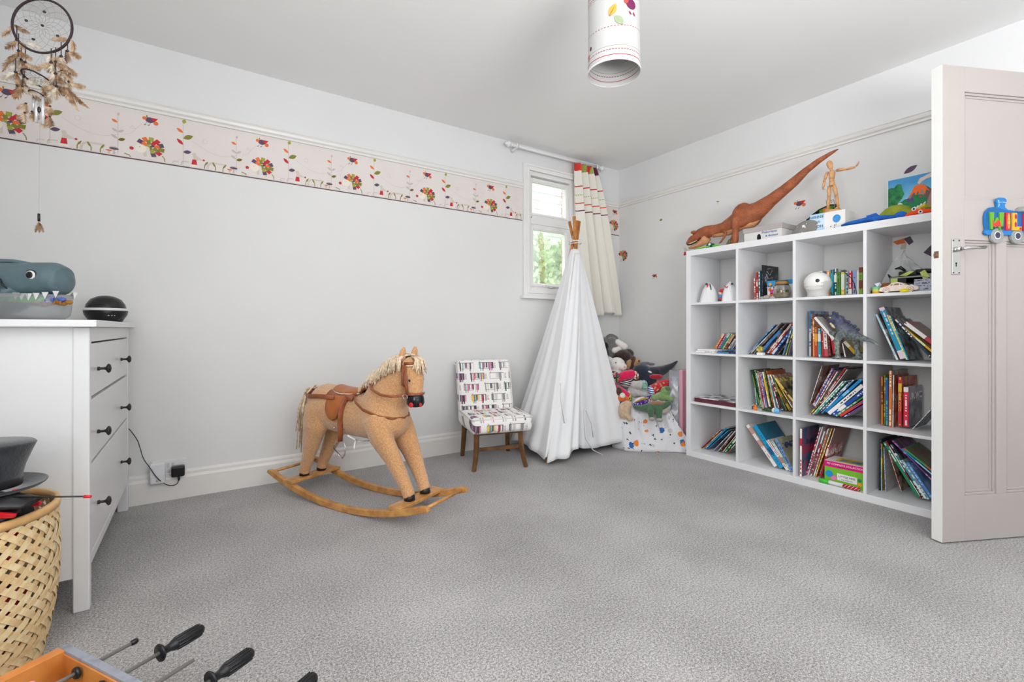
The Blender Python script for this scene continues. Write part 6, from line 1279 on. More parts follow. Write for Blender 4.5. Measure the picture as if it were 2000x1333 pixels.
b = B(); b.prism([(-.028, .030), (.065, .026), (.065, .064), (-.030, .068)], 0, .0006, M=YZ2); b.obj('name_panel', inkw, t_); text('lettering', 'LITTLE MISS', .0155, inkb, t_, (-.0020, -.018, .052), (pi/2, 0, -pi/2)); text('lettering', 'Roger Hargreaves', .0075, inkb, t_, (-.0020, -.018, .037), (pi/2, 0, -pi/2))
for yy, zz, c_, r_ in ((-.068, .056, '#1590cf', .019), (-.046, .038, '#e078b8', .015), (.077, .052, '#158a5a', .010), (.077, .030, '#f0a020', .010)):
    b = B(); b.prism(circ(yy, zz, r_, 18), 0, .0009, M=YZ2); b.obj('coloured_spot', mat('spot'+c_, hx(c_), .45), t_)
t_ = thing('giant_marker', 'green capped white marker pen lying in front of boxed book set', 'pen', (2.964, 1.13, fb_+.0125))
b = B(); b.tube([(0, .110, 0), (0, .105, 0), (0, .060, 0)], [.006, .0125, .0125], 20); b.obj('cap', mat('cap_green', hx('#3cbf34'), .35), t_, True)
b = B(); b.tube([(0, .060, 0), (0, .056, 0), (0, -.012, 0)], [.0095, .0105, .0105], 20); b.obj('barrel', white_m, t_, True); b = B(); b.m(0).tube([(0, -.012, 0), (0, -.085, 0), (0, -.09, 0)], [.0107, .0107, .008], 20); b.obj('label_wrap', mat('marker_label', None, .4, fn=lambda t, xyz, vec: ramp(t, (xyz[1]*60+xyz[2]*50).fract(), [(0, hx('#b81c2c')), (.6, hx('#e8e4ea')), (.75, hx('#b81c2c'))], True)), t_, True)
# ---------------- on top of the shelf unit ----------------
ZT = 1.488
rx = thing('toy_dinosaur', 'large brown toy tyrannosaur with raised tail on top of shelf unit', 'toy dinosaur', (3.10, 1.80, ZT))
tm_ = mat('rex_brown', None, .42, bump=1.6, bs=110, fn=lambda t, xyz, vec: mixc(t, (tnoise(t, vec, 18, 4)-.5)*4+.5, hx('#8a4a2c'), hx('#a55c38')))
bel = mat('rex_belly', hx('#c98f66'), .5, var=.1, vs=30, bump=1.0, bs=110)
spn = [(2.209, 1.565, .017), (2.178, 1.585, .030), (2.135, 1.605, .040), (2.095, 1.622, .047), (2.05, 1.632, .048), (1.979, 1.634, .040), (1.918, 1.634, .044), (1.845, 1.653, .060), (1.781, 1.684, .070), (1.713, 1.692, .078), (1.655, 1.716, .060), (1.576, 1.762, .042), (1.496, 1.808, .034), (1.435, 1.846, .031), (1.368, 1.895, .022), (1.297, 1.934, .017), (1.231, 1.960, .011), (1.190, 1.973, .004)]
b = B(); b.tube([(0, y-1.80, z-ZT) for y, z, r_ in spn], [(r_*.72 if i < 11 else r_*.9, r_) for i, (y, z, r_) in enumerate(spn)], 18)
for sx in (-1, 1):
    dy = 0 if sx < 0 else -.03
    b.ell((sx*.038, -.045+dy, .205), (.032, .075, .085), rot=(.35, 0, 0)); b.tube([(sx*.042, -.01+dy, .185), (sx*.048, .0+dy, .150), (sx*.05, -.008+dy, .10), (sx*.05, -.006+dy, .055), (sx*.05, .0+dy, .02)], [(.024, .045), (.022, .030), .020, .022, .022], 12); b.ell((sx*.05, .012+dy, .012), (.024, .036, .012))
b.obj('dinosaur_body', tm_, rx, remesh=.0055, sm=2)
b = B(); b.tube([(0, y-1.80, z-ZT) for y, z in ((1.99, 1.598), (1.92, 1.594), (1.85, 1.602), (1.78, 1.622), (1.70, 1.630), (1.66, 1.655))], [.016, (.024, .016), (.030, .02), (.036, .022), (.034, .022), .012], 14); b.obj('belly', bel, rx, True)
b = B(); b.tube([(0, y-1.80, z-ZT) for y, z in ((2.19, 1.535), (2.16, 1.537), (2.11, 1.548), (2.06, 1.572), (2.035, 1.59))], [(.012, .008), (.020, .012), (.028, .018), (.036, .032), (.034, .030)], 14); b.obj('lower_jaw', bel, rx, True)
b = B(); b.tube([(-.012, .395, .075), (-.022, .36, .067), (-.030, .31, .078), (-.034, .275, .10)], .006, 8); b.obj('mouth_gap', mat('mouth_dark', hx('#3a1a14'), .5), rx, True)
for k in range(10):
    b = B(); q = k/9; b.tube([(-.016-.016*q, .385-.09*q, .078+.014*q), (-.018-.016*q, .385-.09*q, .062+.012*q)], [.004, .0006], 6); b.obj('tooth', mat('tooth_ivory', hx('#e8ddb0'), .3), rx, True)
for sx in (-1, 1):
    b = B(); b.ell((sx*.033, .345, .136), .006); b.obj('eye', mat('eye_gold', hx('#e8d090'), .3), rx, True); b = B(); b.ell((sx*.026, .335, .155), (.014, .024, .012)); b.obj('brow', tm_, rx, True)
    b = B(); b.tube([(sx*.036, .10, .125), (sx*.045, .065, .105), (sx*.045, .075, .078), (sx*.043, .105, .045), (sx*.043, .118, .038)], [.013, .009, .008, .006, .003], 8); b.obj('arm', tm_, rx, True)
t_ = thing('toy_turtle', 'dark green toy turtle with light green flippers under dinosaur head', 'toy', (2.99, 1.945, ZT))
b = B(); b.lathe([(.026, 0), (.027, .01), (.022, .028), (.010, .040), (0, .042)], n=24, M=Matrix.Translation((.02, .015, .003))); b.obj('shell', mat('turtle_dark', hx('#12503f'), .45), t_, True)
lg = mat('turtle_light', hx('#6fc840'), .45)
b = B(); b.tube([(.0, .0, .016), (-.02, .05, .010), (-.035, .105, .006)], [(.010, .005), (.012, .005), (.004, .003)], 8); b.obj('flipper', lg, t_, True); b = B(); b.tube([(.0, -.02, .014), (-.01, -.05, .012), (-.012, -.09, .008)], [(.012, .006), (.010, .006), (.004, .003)], 8); b.obj('flipper', lg, t_, True)
b = B(); b.ell((-.004, -.02, .020), (.012, .018, .012)); b.obj('head', mat('turtle_dark'), t_, True); b = B(); b.ell((-.012, -.004, .026), (.006, .010, .008)); b.obj('eye_patch', inkw, t_, True)
simple('green_leaf_toy', 'small olive green leaf shape between the dinosaur arms', 'toy', mat('olive_toy', hx('#66703a'), .5), (3.06, 1.845, ZT+.028), lambda b: b.ell((0, 0, 0), (.006, .014, .028)))
t_ = thing('shoe_box', 'grey lidded cardboard box with black hole and blue handwriting', 'box', (3.0, 1.585, ZT), rz=0)
gbm = mat('grey_card', hx('#bdb8b4'), .6, var=.04, vs=20)
b = B(); b.bb((.003, -.120, 0), (.245, .120, .07)); b.obj('box_body', mat('pale_card', hx('#cfcdca'), .6, var=.03), t_, bev=.001)
b = B(); b.bb((-.002, -.126, .062), (.25, .126, .094)); b.obj('box_lid', mat('lid_card', hx('#a9a19e'), .55, var=.06, vs=9), t_, bev=.0015)
b = B(); b.prism([(.018-.05, 0), (.018-.028, 0), (.018-.027, .025), (.018-.031, .040), (.018-.040, .046), (.018-.049, .040), (.018-.052, .025)], 0, .001, M=Matrix(((0, 0, -1, .0028), (-1, 0, 0, 0), (0, 1, 0, 0), (0, 0, 0, 1)))); b.obj('arched_hole', mat('hole_black', (.004, .004, .004, 1), .9), t_)
text('handwriting', 'Pteluropus', .022, inkblue, t_, (.0018, -.045, .050), (pi/2, 0, -pi/2), sx=1.0); text('handwriting', '& dinosaur', .018, inkblue, t_, (.0018, -.060, .026), (pi/2, 0, -pi/2))
simple('grey_hat', 'grey felt hood with star shaped holes beside the lidded box', 'hat', mat('grey_felt', None, .8, fn=lambda t, xyz, vec: mixc(t, (tnoise(t, vec, 60, 1).gt(.68)), hx('#7c7975'), hx('#d8d6d4'))), (3.04, 1.345, ZT), lambda b: b.grid(lambda u, v: (.06*cos(pi*u)*-1*(1-v**2.2)**.5*.8, .066*cos(pi*(1-u))*0+.066*sin(2*pi*u)*(1-v**2.2)**.5-.02*v, .088*v), 36, 14, wrap=True))
b = B(); b.box((2.9905, 1.335, ZT+.045), (.001, .012, .014)); tag(b.obj('hat_patch', inkw, None), 'small white square patch on the front of the grey hood', 'patch')
t_ = thing('book_box', 'pale blue and white lettered box with balloon picture under the mannequin', 'box', (3.06, 1.237, ZT))
b = B(); b.bb((0, -.092, 0), (.13, .092, .118)); b.obj('box_body', mat('cream_box', hx('#e6e3df'), .5, var=.02), t_, bev=.001)
b = B(); b.bb((-.0008, .014, 0), (0, .092, .118)); b.obj('blue_panel', mat('pale_blue_print', None, .5, fn=lambda t, xyz, vec: ramp(t, xyz[2]*8.5+(tnoise(t, vec, 20, 3)-.5)*.3, [(.05, hx('#8db8dc')), (.5, hx('#cfe2f0')), (.95, hx('#a9cdea'))])), t_)
inkn = mat('ink_navy', hx('#3a4a68'), .5)
for s_, zz, sz, sx_ in (('WINNIE', .098, .023, .9), ('-THE-', .070, .018, 1), ('POOH', .042, .024, .95)): text('lettering', s_, sz, inkn, t_, (-.0014, .053, zz), (pi/2, 0, -pi/2), sx=sx_)
b = B(); b.prism(circ(.050-.0, .072, .0205, 20, .023), 0, .001, M=Matrix(((0, 0, -1, -.0003), (-1, 0, 0, 0), (0, 1, 0, 0), (0, 0, 0, 1)))); b.obj('balloon_picture', mat('balloon_blue', hx('#3f8fd0'), .4, var=.15, vs=60), t_)
b = B(); 
for q in ((-.01+.05, .035), (-.012+.05, .022), (.02, .03), (.078, .028)): b.prism(circ(q[0], q[1], .0035, 8), 0, .0008, M=Matrix(((0, 0, -1, -.0003), (-1, 0, 0, 0), (0, 1, 0, 0), (0, 0, 0, 1))))
b.tube([(-.001, -.048, .048), (-.001, -.046, .040), (-.001, -.05, .032)], .0006, 4); b.obj('tiny_print', inkn, t_)['kind'] = 'stuff'
zb = ZT+.118
mn = thing('artist_mannequin', 'jointed wooden artist mannequin with one arm stretched out', 'mannequin', (3.12, 1.228, zb))
mw = mat('mannequin_wood', None, .45, fn=lambda t, xyz, vec: ramp(t, tnoise(t, vec, 30, 3), [(.3, hx('#b9875a')), (.7, hx('#d6a878'))]))
def mp(nm, pts, rs, n=14, fl=1): b = B(); b.tube([(x_, y-1.228, z-1.606) for x_, y, z in pts], rs, n, flat=fl); return b.obj(nm, mw, mn, True)
mp('base', [(-.0, 1.228, 1.606), (0, 1.228, 1.610), (0, 1.228, 1.620), (0, 1.228, 1.624)], [.040, .043, .043, .040], 32)
b = B(); b.cyl((.018, 0, .016), (.018, 0, .175), .0022, n=8); b.obj('support_rod', chrome_m, mn, True)
mp('head', [(0, 1.240, 1.870), (0, 1.243, 1.882), (0, 1.247, 1.900), (0, 1.249, 1.916), (0, 1.249, 1.924)], [.007, .0125, .0165, .014, .004]); mp('neck', [(0, 1.236, 1.858), (0, 1.240, 1.872)], [.006, .006])
mp('chest', [(0, 1.236, 1.812), (0, 1.236, 1.825), (0, 1.235, 1.848), (0, 1.235, 1.862)], [(.014, .016), (.015, .019), (.016, .022), (.010, .010)]); mp('waist', [(0, 1.236, 1.798), (0, 1.236, 1.812)], [(.012, .014), (.013, .015)]); mp('pelvis', [(0, 1.235, 1.770), (0, 1.235, 1.780), (0, 1.235, 1.798)], [(.013, .019), (.015, .021), (.012, .015)])
for pts, nm in (([(0, 1.248, 1.772), (-.002, 1.250, 1.745), (0, 1.250, 1.705)], 'thigh'), ([(0, 1.250, 1.703), (0, 1.254, 1.68), (0, 1.257, 1.636)], 'calf'), ([(0, 1.223, 1.772), (-.002, 1.219, 1.745), (0, 1.212, 1.708)], 'thigh'), ([(0, 1.212, 1.706), (0, 1.208, 1.68), (0, 1.203, 1.636)], 'calf')): mp(nm, pts, [.009, .0115, .008] if nm == 'thigh' else [.008, .0095, .006])
for y in (1.257, 1.203): mp('foot', [(.008, y, 1.630), (-.008, y, 1.632), (-.028, y, 1.628)], [.007, .009, .005], fl=.6)
for y, z, nm in ((1.249, 1.703, 'knee_joint'), (1.212, 1.706, 'knee_joint'), (1.260, 1.855, 'shoulder_joint'), (1.209, 1.855, 'shoulder_joint'), (1.275, 1.812, 'elbow_joint'), (1.160, 1.848, 'elbow_joint')): b = B(); b.ell((0, y-1.228, z-1.606), .0075); b.obj(nm, mw, mn, True)
mp('upper_arm', [(0, 1.262, 1.853), (0, 1.268, 1.835), (0, 1.273, 1.815)], [.008, .0095, .006]); mp('forearm', [(0, 1.275, 1.808), (0, 1.279, 1.79), (0, 1.283, 1.770)], [.0065, .008, .005]); mp('hand', [(0, 1.284, 1.766), (-.004, 1.278, 1.760), (-.008, 1.268, 1.758)], [.006, .007, .003], fl=.6)
mp('upper_arm', [(0, 1.207, 1.855), (0, 1.185, 1.853), (0, 1.163, 1.849)], [.008, .0095, .006]); mp('forearm', [(0, 1.157, 1.847), (0, 1.140, 1.848), (0, 1.118, 1.848)], [.0065, .008, .005]); mp('hand', [(0, 1.114, 1.850), (0, 1.106, 1.860), (0, 1.098, 1.876)], [.006, .008, .003], fl=.6)
t_ = thing('carnival_mask', 'multicoloured glossy mask lying behind the mannequin feet', 'mask', (3.22, 1.335, ZT+.15), rot=(R_(-22), 0, 0))
b = B(); b.grid(lambda u, v: (.02*sin(pi*v), .10-.20*u, (.028*sin(pi*u)**.7+.002)*(2*v-1)), 24, 10); b.obj('mask_shell', mat('mask_print', None, .25, fn=lambda t, xyz, vec: ramp(t, wnoise(t, ((xyz[1]+xyz[2]*.8)*45).floor(), ((xyz[2]-xyz[1]*.3)*55).floor(), 3), [(0, hx('#15161a')), (.3, hx('#c9a83a')), (.45, hx('#5f9a3a')), (.6, hx('#c8282c')), (.75, hx('#e08a2c')), (.87, hx('#e6e4e0'))], True)), t_, True, solid=.004)
b = B(); b.tube([(.0, .10, .0), (0, .05, .020), (0, 0, .03), (0, -.06, .024), (0, -.10, 0)], .004, 8); b.tube([(.0, .10, .0), (0, .05, -.024), (0, 0, -.03), (0, -.10, 0)], .004, 8)
b.obj('mask_rim', black_m, t_, True); b = B(); 
for q in range(4): b.tube([(0, -.05-.012*q, .03), (.0, -.055-.012*q, .062-.006*q)], .0028, 6)
b.obj('mask_plume', mat('stripe_bw', None, .5, fn=lambda t, xyz, vec: mixc(t, (xyz[2]*110).fract().gt(.5), hx('#f0f0f0'), hx('#101010'))), t_, True)
b = B(); b.box((.06, 0, -.075), (.05, .12, .15)); tag(b.obj('card_box', mat('cream_box'), None, loc=(3.18, 1.335, ZT+.15), bev=.001), 'cream box standing behind the mannequin supporting the mask', 'box')
bf = mat('blue_felt', None, .8, bump=.5, bs=200, fn=lambda t, xyz, vec: ramp(t, tnoise(t, vec, 20, 3), [(.3, hx('#1450a0')), (.7, hx('#2268bf'))])); gf = mat('green_felt', None, .85, bump=.5, bs=200, fn=lambda t, xyz, vec: ramp(t, tnoise(t, vec, 20, 3), [(.3, hx('#7d8a24')), (.7, hx('#96a332'))]))
t_ = thing('felt_crocodile', 'flat blue felt sea creature lying along the shelf top edge', 'toy', (2.985, 1.0, ZT))
b = B(); b.tube([(0, .133, .010), (0, .10, .016), (.0, .05, .018), (0, 0, .022), (0, -.06, .018), (.0, -.13, .012)], [(.010, .006), (.022, .010), (.026, .012), (.024, .014), (.018, .012), (.010, .008)], 14); b.obj('felt_body', bf, t_, True)
b = B(); b._add([(-.012, .018, .040), (-.012, -.028, .048), (-.020, -.032, -.004), (.0, -.05, .02), (-.004, .018, .040), (-.004, -.028, .048), (-.012, -.032, -.004), (.008, -.05, .02)], [(0, 2, 1), (1, 2, 3), (4, 5, 6), (5, 7, 6), (0, 1, 5, 4), (0, 4, 6, 2), (1, 3, 7, 5), (2, 6, 7, 3)]); b.obj('fin', bf, t_, bev=.002)
b = B(); b.ell((.0, -.13, .018), (.016, .026, .018)); b.obj('felt_foot', bf, t_, True); b = B(); b.ell((-.018, -.020, .022), (.003, .004, .004)); b.ell((-.016, -.01, .03), (.003, .003, .003)); b.obj('eye', eye_m, t_, True)
t_ = thing('felt_tortoise', 'large olive green domed felt shell on the shelf top', 'toy', (3.07, .912, ZT))
b = B(); b.lathe([(.078, 0), (.080, .012), (.070, .045), (.045, .075), (.02, .088), (0, .090)], n=40, sx=.8, sy=1.12); b.obj('shell', gf, t_, True); b = B(); b.tube([(-.02, .08, .012), (-.02, .13, .012), (-.01, .165, .018)], [.018, .014, .010], 12); b.obj('neck', gf, t_, True); b = B(); b.ell((-.015, .175, .022), (.012, .016, .012)); b.obj('head', mat('pale_felt', hx('#d6cfa8'), .8), t_, True)
t_ = thing('felt_crab', 'orange felt creature with two white googly eyes by the volcano picture', 'toy', (2.99, .80, ZT))
ofm = mat('orange_felt', hx('#e8481e'), .75, bump=.4, bs=200, var=.08); b = B(); b.tube([(0, .075, .007), (0, .045, .010), (0, .012, .020), (0, -.02, .020), (0, -.06, .014), (0, -.11, .012)], [(.008, .005), (.012, .008), (.018, .014), (.018, .014), .009, .007], 12); b.obj('felt_body', ofm, t_, True)
for yy, zz in ((.014, .034), (-.012, .016)): b = B(); b.ell((-.014, yy, zz), (.007, .010, .010)); e_ = b.obj('eye', inkw, t_, True); b = B(); b.ell((-.020, yy-.001, zz), (.003, .0045, .005)); b.obj('pupil', eye_m, e_, True)
b = B(); b.tube([(.0, -.01, .034), (0, -.035, .040), (0, -.06, .032)], [.006, .009, .005], 10); b.obj('green_tuft', gf, t_, True)
# volcano picture (plain generic scene)
vp = thing('picture_canvas', 'painted picture of an erupting volcano and green dinosaur on shelf top', 'picture', (3.22, 0, ZT))
VY = Matrix(((0, 0, -1, 0), (-1, 0, 0, .998), (0, 1, 0, 0), (0, 0, 0, 1))) @ Matrix.Diagonal((.80, 1, 1, 1))   # u to the right from y=.998, v up
def vpic(pts, z, m_, nm): b = B(); b.prism(pts, z, z+.0006, M=VY); return b.obj(nm, m_, vp)
b = B(); b.prism([(0, 0), (.30, 0), (.30, .265), (0, .265)], -.012, 0, M=VY); b.obj('canvas', mat('sky_painting', None, .5, fn=lambda t, xyz, vec: ramp(t, xyz[2]*3.8+(tnoise(t, vec, 12, 3)-.5)*.5, [(.2, hx('#bfe0d8')), (.55, hx('#74bcd8')), (.95, hx('#3f8fc8'))])), vp)
vpic([(.085, .11), (.155, .205), (.16, .21), (.20, .21), (.29, .13), (.30, .05), (.20, .03)], .0001, mat('volcano_rock', None, .5, fn=lambda t, xyz, vec: ramp(t, (xyz[1]*120+xyz[2]*40).sin()*.5+.5, [(.3, hx('#6a5250')), (.7, hx('#9a7c74'))])), 'volcano')
vpic([(.118, .15), (.150, .207), (.172, .212), (.198, .207), (.232, .165), (.212, .178), (.204, .150), (.196, .178), (.186, .185), (.176, .155), (.168, .18), (.156, .145), (.150, .175)], .0008, mat('lava', hx('#ee6a1e'), .5), 'lava')
vpic([(.165, .222), (.175, .212), (.19, .225), (.215, .236), (.30, .245), (.30, .265), (.24, .264), (.20, .25), (.18, .245)], .0008, mat('smoke_paint', hx('#d3c1b6'), .5, var=.1, vs=40), 'smoke'); vpic([(.25, .205), (.30, .225), (.30, .20), (.262, .198)], .0008, mat('sun_paint', hx('#f0c020'), .5), 'sun')
grp = mat('leaf_paint', None, .5, fn=lambda t, xyz, vec: ramp(t, tnoise(t, vec, 40, 3), [(.35, hx('#0c5a34')), (.65, hx('#2a8a4a'))]))
vpic([(0, .02), (0, .215), (.02, .222), (.04, .218), (.055, .236), (.078, .232), (.085, .20), (.095, .175), (.08, .15), (.06, .13), (.04, .06)], .0010, grp, 'tree'); vpic([(.025, .0), (.02, .06), (.045, .12), (.055, .12), (.045, .05), (.05, .0)], .0018, mat('trunk_paint', hx('#9a6a4a'), .5), 'trunk')
dg = mat('dino_paint', hx('#0e7a48'), .5, var=.08, vs=40); vpic([(.03, 0), (.035, .07), (.06, .125), (.10, .145), (.14, .145), (.155, .16), (.19, .155), (.215, .13), (.215, .105), (.19, .10), (.15, .08), (.16, .04), (.20, .07), (.26, .09), (.30, .14), (.30, 0)], .0020, dg, 'painted_dinosaur')
vpic([(.13, .085), (.155, .078), (.21, .107), (.205, .09), (.175, .055), (.155, .05)], .0028, mat('jaw_yellow', hx('#f0b41e'), .5), 'painted_jaw'); vpic(circ(.072, .115, .0155, 16, .014), .0030, inkw, 'painted_eye'); vpic(circ(.074, .113, .007, 12), .0038, inkn, 'painted_pupil')
pu = mat('purple_paint', hx('#6a2f8c'), .5)
for q in ([(.24, .085), (.275, .12), (.27, .06)], circ(.118, .135, .009, 8, .011), circ(.138, .135, .008, 8, .012), circ(.205, .045, .012, 8), circ(.175, .02, .014, 8)): vpic(q, .0030, pu, 'purple_patch')
vpic([(.145, .088), (.152, .096), (.160, .090), (.168, .101), (.176, .095), (.186, .108), (.194, .102), (.208, .116), (.21, .108), (.155, .080)], .0032, inkw, 'painted_teeth'); vpic(circ(.182, .145, .007, 10, .005), .0030, mat('red_paint', hx('#c8202c'), .5), 'nostril')
b = B(); b.prism([(0, 0), (.005, 0), (.005, .265), (0, .265)], 0, .0035, M=VY); b.obj('canvas_edge', inkw, vp)
# ---------------- duvet heap, storage box and soft toys in the corner ----------------
def duvet_fn(t, xyz, vec):
    def blobs(scale, th, seed):
        n = t.nodes.new('ShaderNodeTexVoronoi'); n.inputs['Scale'].default_value = scale; n.inputs['Randomness'].default_value = 1
        mp_ = t.nodes.new('ShaderNodeMapping'); mp_.inputs['Location'].default_value = (seed, seed*.7, seed*1.3)
        nz = t.nodes.new('ShaderNodeTexNoise'); nz.inputs['Scale'].default_value = scale*3; mx = t.nodes.new('ShaderNodeMix'); mx.data_type = 'VECTOR'; mx.inputs[0].default_value = .035
        t.links.new(vec, mp_.inputs[0]); t.links.new(vec, nz.inputs['Vector']); t.links.new(mp_.outputs[0], mx.inputs[4]); t.links.new(nz.outputs['Color'], mx.inputs[5]); t.links.new(mx.outputs[1], n.inputs['Vector'])
        return X(t, n.outputs['Distance']).lt(th)
    c = hx('#d2d2d5')
    c = mixc(t, blobs(13, .20, 3.1), c, hx('#b9b8bc')); c = mixc(t, blobs(22, .17, 7.7), c, hx('#3a3c44')); c = mixc(t, blobs(8.5, .20, 1.9), c, hx('#2c5f9e')); c = mixc(t, blobs(9.5, .19, 5.3), c, hx('#d97f3a'))
    return c
dv = mat('dinosaur_print_cotton', None, .9, bump=.3, bs=200, fn=duvet_fn)
FP = [(0, (2.66, 2.56, 0)), (.15, (2.665, 2.43, 0)), (.35, (2.74, 2.345, 0)), (.7, (2.88, 2.245, 0)), (.9, (2.975, 2.165, 0)), (1, (2.99, 2.135, 0))]
BP = [(0, (2.86, 3.06, .60)), (.30, (3.27, 3.04, .70)), (.62, (3.29, 2.62, .46)), (.80, (3.02, 2.37, .31)), (.9, (3.005, 2.26, .16)), (1, (3.005, 2.14, .06))]
def pl(P, u):
    for (a, p), (b_, q) in zip(P, P[1:]):
        if u <= b_: return V(p).lerp(V(q), (u-a)/(b_-a))
    return V(P[-1][1])
def duv(u, v):
    p = pl(FP, u).lerp(pl(BP, u), v); zb = pl(BP, u).z
    prof = (min(1, v/.22)**.55)*.30*min(1, (1-u)*3.4+.22); z = prof*(1-v)+zb*v**.9 if v > .22 else prof*(1-.22)*(v/.22)**.1*(min(1, v/.22))**.2+zb*v*.8
    n1 = noise.noise(V((p.x*7, p.y*7, 1.3))); n2 = noise.noise(V((p.x*17, p.y*17+v*5, 4)))
    k = sin(pi*min(1, v*1.6))
    f = abs(noise.noise(V((u*11+v*6, v*9-u*4, 2))))
    p = p+V((-.03*n1*k, -.03*n1*k, 0))
    rg = (1-2.4*abs(noise.noise(V((p.x*8+3, p.y*8+v*3, 5)))))*.045+(1-2.4*abs(noise.noise(V((p.x*15, p.y*15-v*6, 9)))))*.022
    e_ = min(1, v*7)*(1-.55*v); dr = V((-.55, -.8, 0))*rg*e_*.8
    return (p.x-2.9+dr.x, p.y-2.5+dr.y, max(.002, z+(.03*n1+.6*rg-.01)*e_))
o = B().grid(duv, 110, 90).obj('printed_duvet', dv, None, True, loc=(2.9, 2.5, 0), solid=.004); tag(o, 'crumpled white dinosaur print duvet heaped on carpet in the corner', 'duvet')
sbx = thing('storage_box', 'clear plastic storage box with pink lid stood on end beside shelf', 'box', (3.16, 2.24, 0))
pcl = mat('clear_box_plastic', (.80, .84, .92, 1), .12, var=.02, trans=.6, alpha=.45)
b = B()
for a_, c_ in (((-.14, .070, .01), (.14, .075, .60)), ((-.14, -.02, .01), (-.136, .075, .60)), ((.136, -.02, .01), (.14, .075, .60)), ((-.14, -.02, .596), (.14, .075, .60)), ((-.14, -.02, .01), (.14, .075, .014))): b.bb(a_, c_)
b.bb((-.146, -.024, .006), (.146, -.014, .012)); b.bb((-.146, -.024, .598), (.146, -.014, .606)); b.bb((-.148, -.024, .006), (-.14, -.014, .606)); b.obj('box_body', pcl, sbx, bev=.002)
b = B(); b.bb((-.15, -.052, .0), (.15, -.024, .61)); b.obj('pink_lid', mat('pink_plastic', hx('#dca0ae'), .35, var=.03), sbx, bev=.008, seg=3)
b = B(); b.grid(lambda u, v: (-.128+.25*u, .02+.03*cos(v*3+u*5)*sin(pi*u)-.03, .03+.49*v+.012*sin(u*9)), 40, 60); o = B()
def linen(u, v, dy=0): return (-.130+.010*sin(v*19+u*3)+.006*sin(v*47), -.010+.078*u, .03+.50*v+.02*sin(u*7+v*4)*(v))
b.b.free(); o.grid(linen, 26, 60); o.grid(lambda u, v: (-.128+.25*v, -.010+.078*u, .53+.018*sin(u*8+v*9)), 26, 26)
tag(o.obj('folded_linen', mat('white_linen', (.84, .84, .86, 1), .9, bump=1.2, bs=25), None, True, loc=(3.16, 2.24, 0), solid=.004), 'folded white linen packed inside the clear storage box', 'linen')
b = B(); b.box((-.1412, .035, .27), (.0008, .026, .045)); tg_ = b.obj('paper_label', paper_m, sbx); 
b = B(); b.box((-.142, .035, .262), (.0006, .014, .018)); b.obj('label_print', inkb, tg_)
gx = -a0
def plush(name, lab, loc, parts, cat='soft toy', rz=gx, grp='soft toys heaped in the corner'):
    t_ = thing(name, lab, cat, loc, rz, grp)
    for p in parts:
        nm, m_, shapes = p[:3]; b = B()
        for s_ in shapes:
            if s_[0] == 'e': b.ell(s_[1], s_[2], rot=s_[3] if len(s_) > 3 else None)
            else: b.tube(s_[1], s_[2], 12); b.ell(s_[1][0], s_[2][0] if not isinstance(s_[2][0], tuple) else s_[2][0][0]); b.ell(s_[1][-1], s_[2][-1] if not isinstance(s_[2][-1], tuple) else s_[2][-1][0])
        rm = p[3] if len(p) > 3 else .006
        b.obj(nm, m_, t_, True, remesh=rm, sm=2 if rm else 0, disp=.004 if rm else 0, ds=.012)
    return t_
def pm(n, c, v=.18, vs=60): return mat('plush_'+n, hx(c), .95, bump=1.0, bs=180, var=v, vs=vs, sheen=.5, spec=.1)
def pf(n, fn): return mat('plush_'+n, None, .9, fn=fn, bump=.6, bs=180, sheen=.3)
g1, wt1, br1 = pm('grey', '#6d6a68'), pm('white', '#dcd8d2', .05), pm('darkbrown', '#3b2a24', .5, 25)
plush('plush_elephant', 'grey plush elephant with white paws on top of the pile', (2.966, 2.85, .80), [
  ('body', g1, [('e', (-.04, .0, -.07), (.075, .07, .085)), ('e', (-.01, .0, .0), (.05, .05, .05)), ('e', (.0, .02, .035), (.06, .022, .040), (0, .3, 0)), ('t', [(-.03, -.02, -.01), (.0, -.035, -.02), (.03, -.03, -.045)], [.03, .026, .022])]),
  ('paw', wt1, [('t', [(.035, -.03, .005), (.085, -.055, -.03)], [.027, .031])]), ('paw', wt1, [('t', [(.045, -.04, -.05), (-.0, -.06, -.065)], [.024, .026])]), ('ear', g1, [('e', (-.07, -.01, .0), (.02, .035, .05))], 0)])
plush('plush_bear', 'shaggy dark brown plush lying below the grey elephant', (3.00, 2.77, .685), [('body', br1, [('e', (0, 0, 0), (.085, .07, .06)), ('e', (.055, .01, .02), (.045, .045, .045)), ('e', (-.06, 0, -.03), (.04, .04, .04))])])
plush('plush_penguin', 'black and grey plush half hidden behind tent at top of pile', (2.86, 2.86, .70), [('body', pm('black', '#1c1b1d'), [('e', (0, 0, 0), (.055, .05, .09)), ('e', (.02, 0, .07), (.03, .03, .04))]), ('belly', pm('lightgrey', '#a5a29e'), [('e', (.03, -.04, -.045), (.04, .03, .04))])])
plush('plush_polar_bear', 'white plush polar bear head with black eye in upper pile', (2.848, 2.69, .625), [
  ('head', wt1, [('e', (0, 0, 0), (.068, .06, .062)), ('e', (.035, -.045, -.012), (.036, .030, .032)), ('e', (-.055, .01, .045), (.020, .014, .020)), ('e', (-.01, 0, -.07), (.06, .055, .05))]), ('eye', eye_m, [('e', (-.022, -.055, .022), .0055)], 0), ('nose', pm('rosy', '#d9a09a'), [('e', (.045, -.072, -.012), (.010, .006, .008))], 0)])
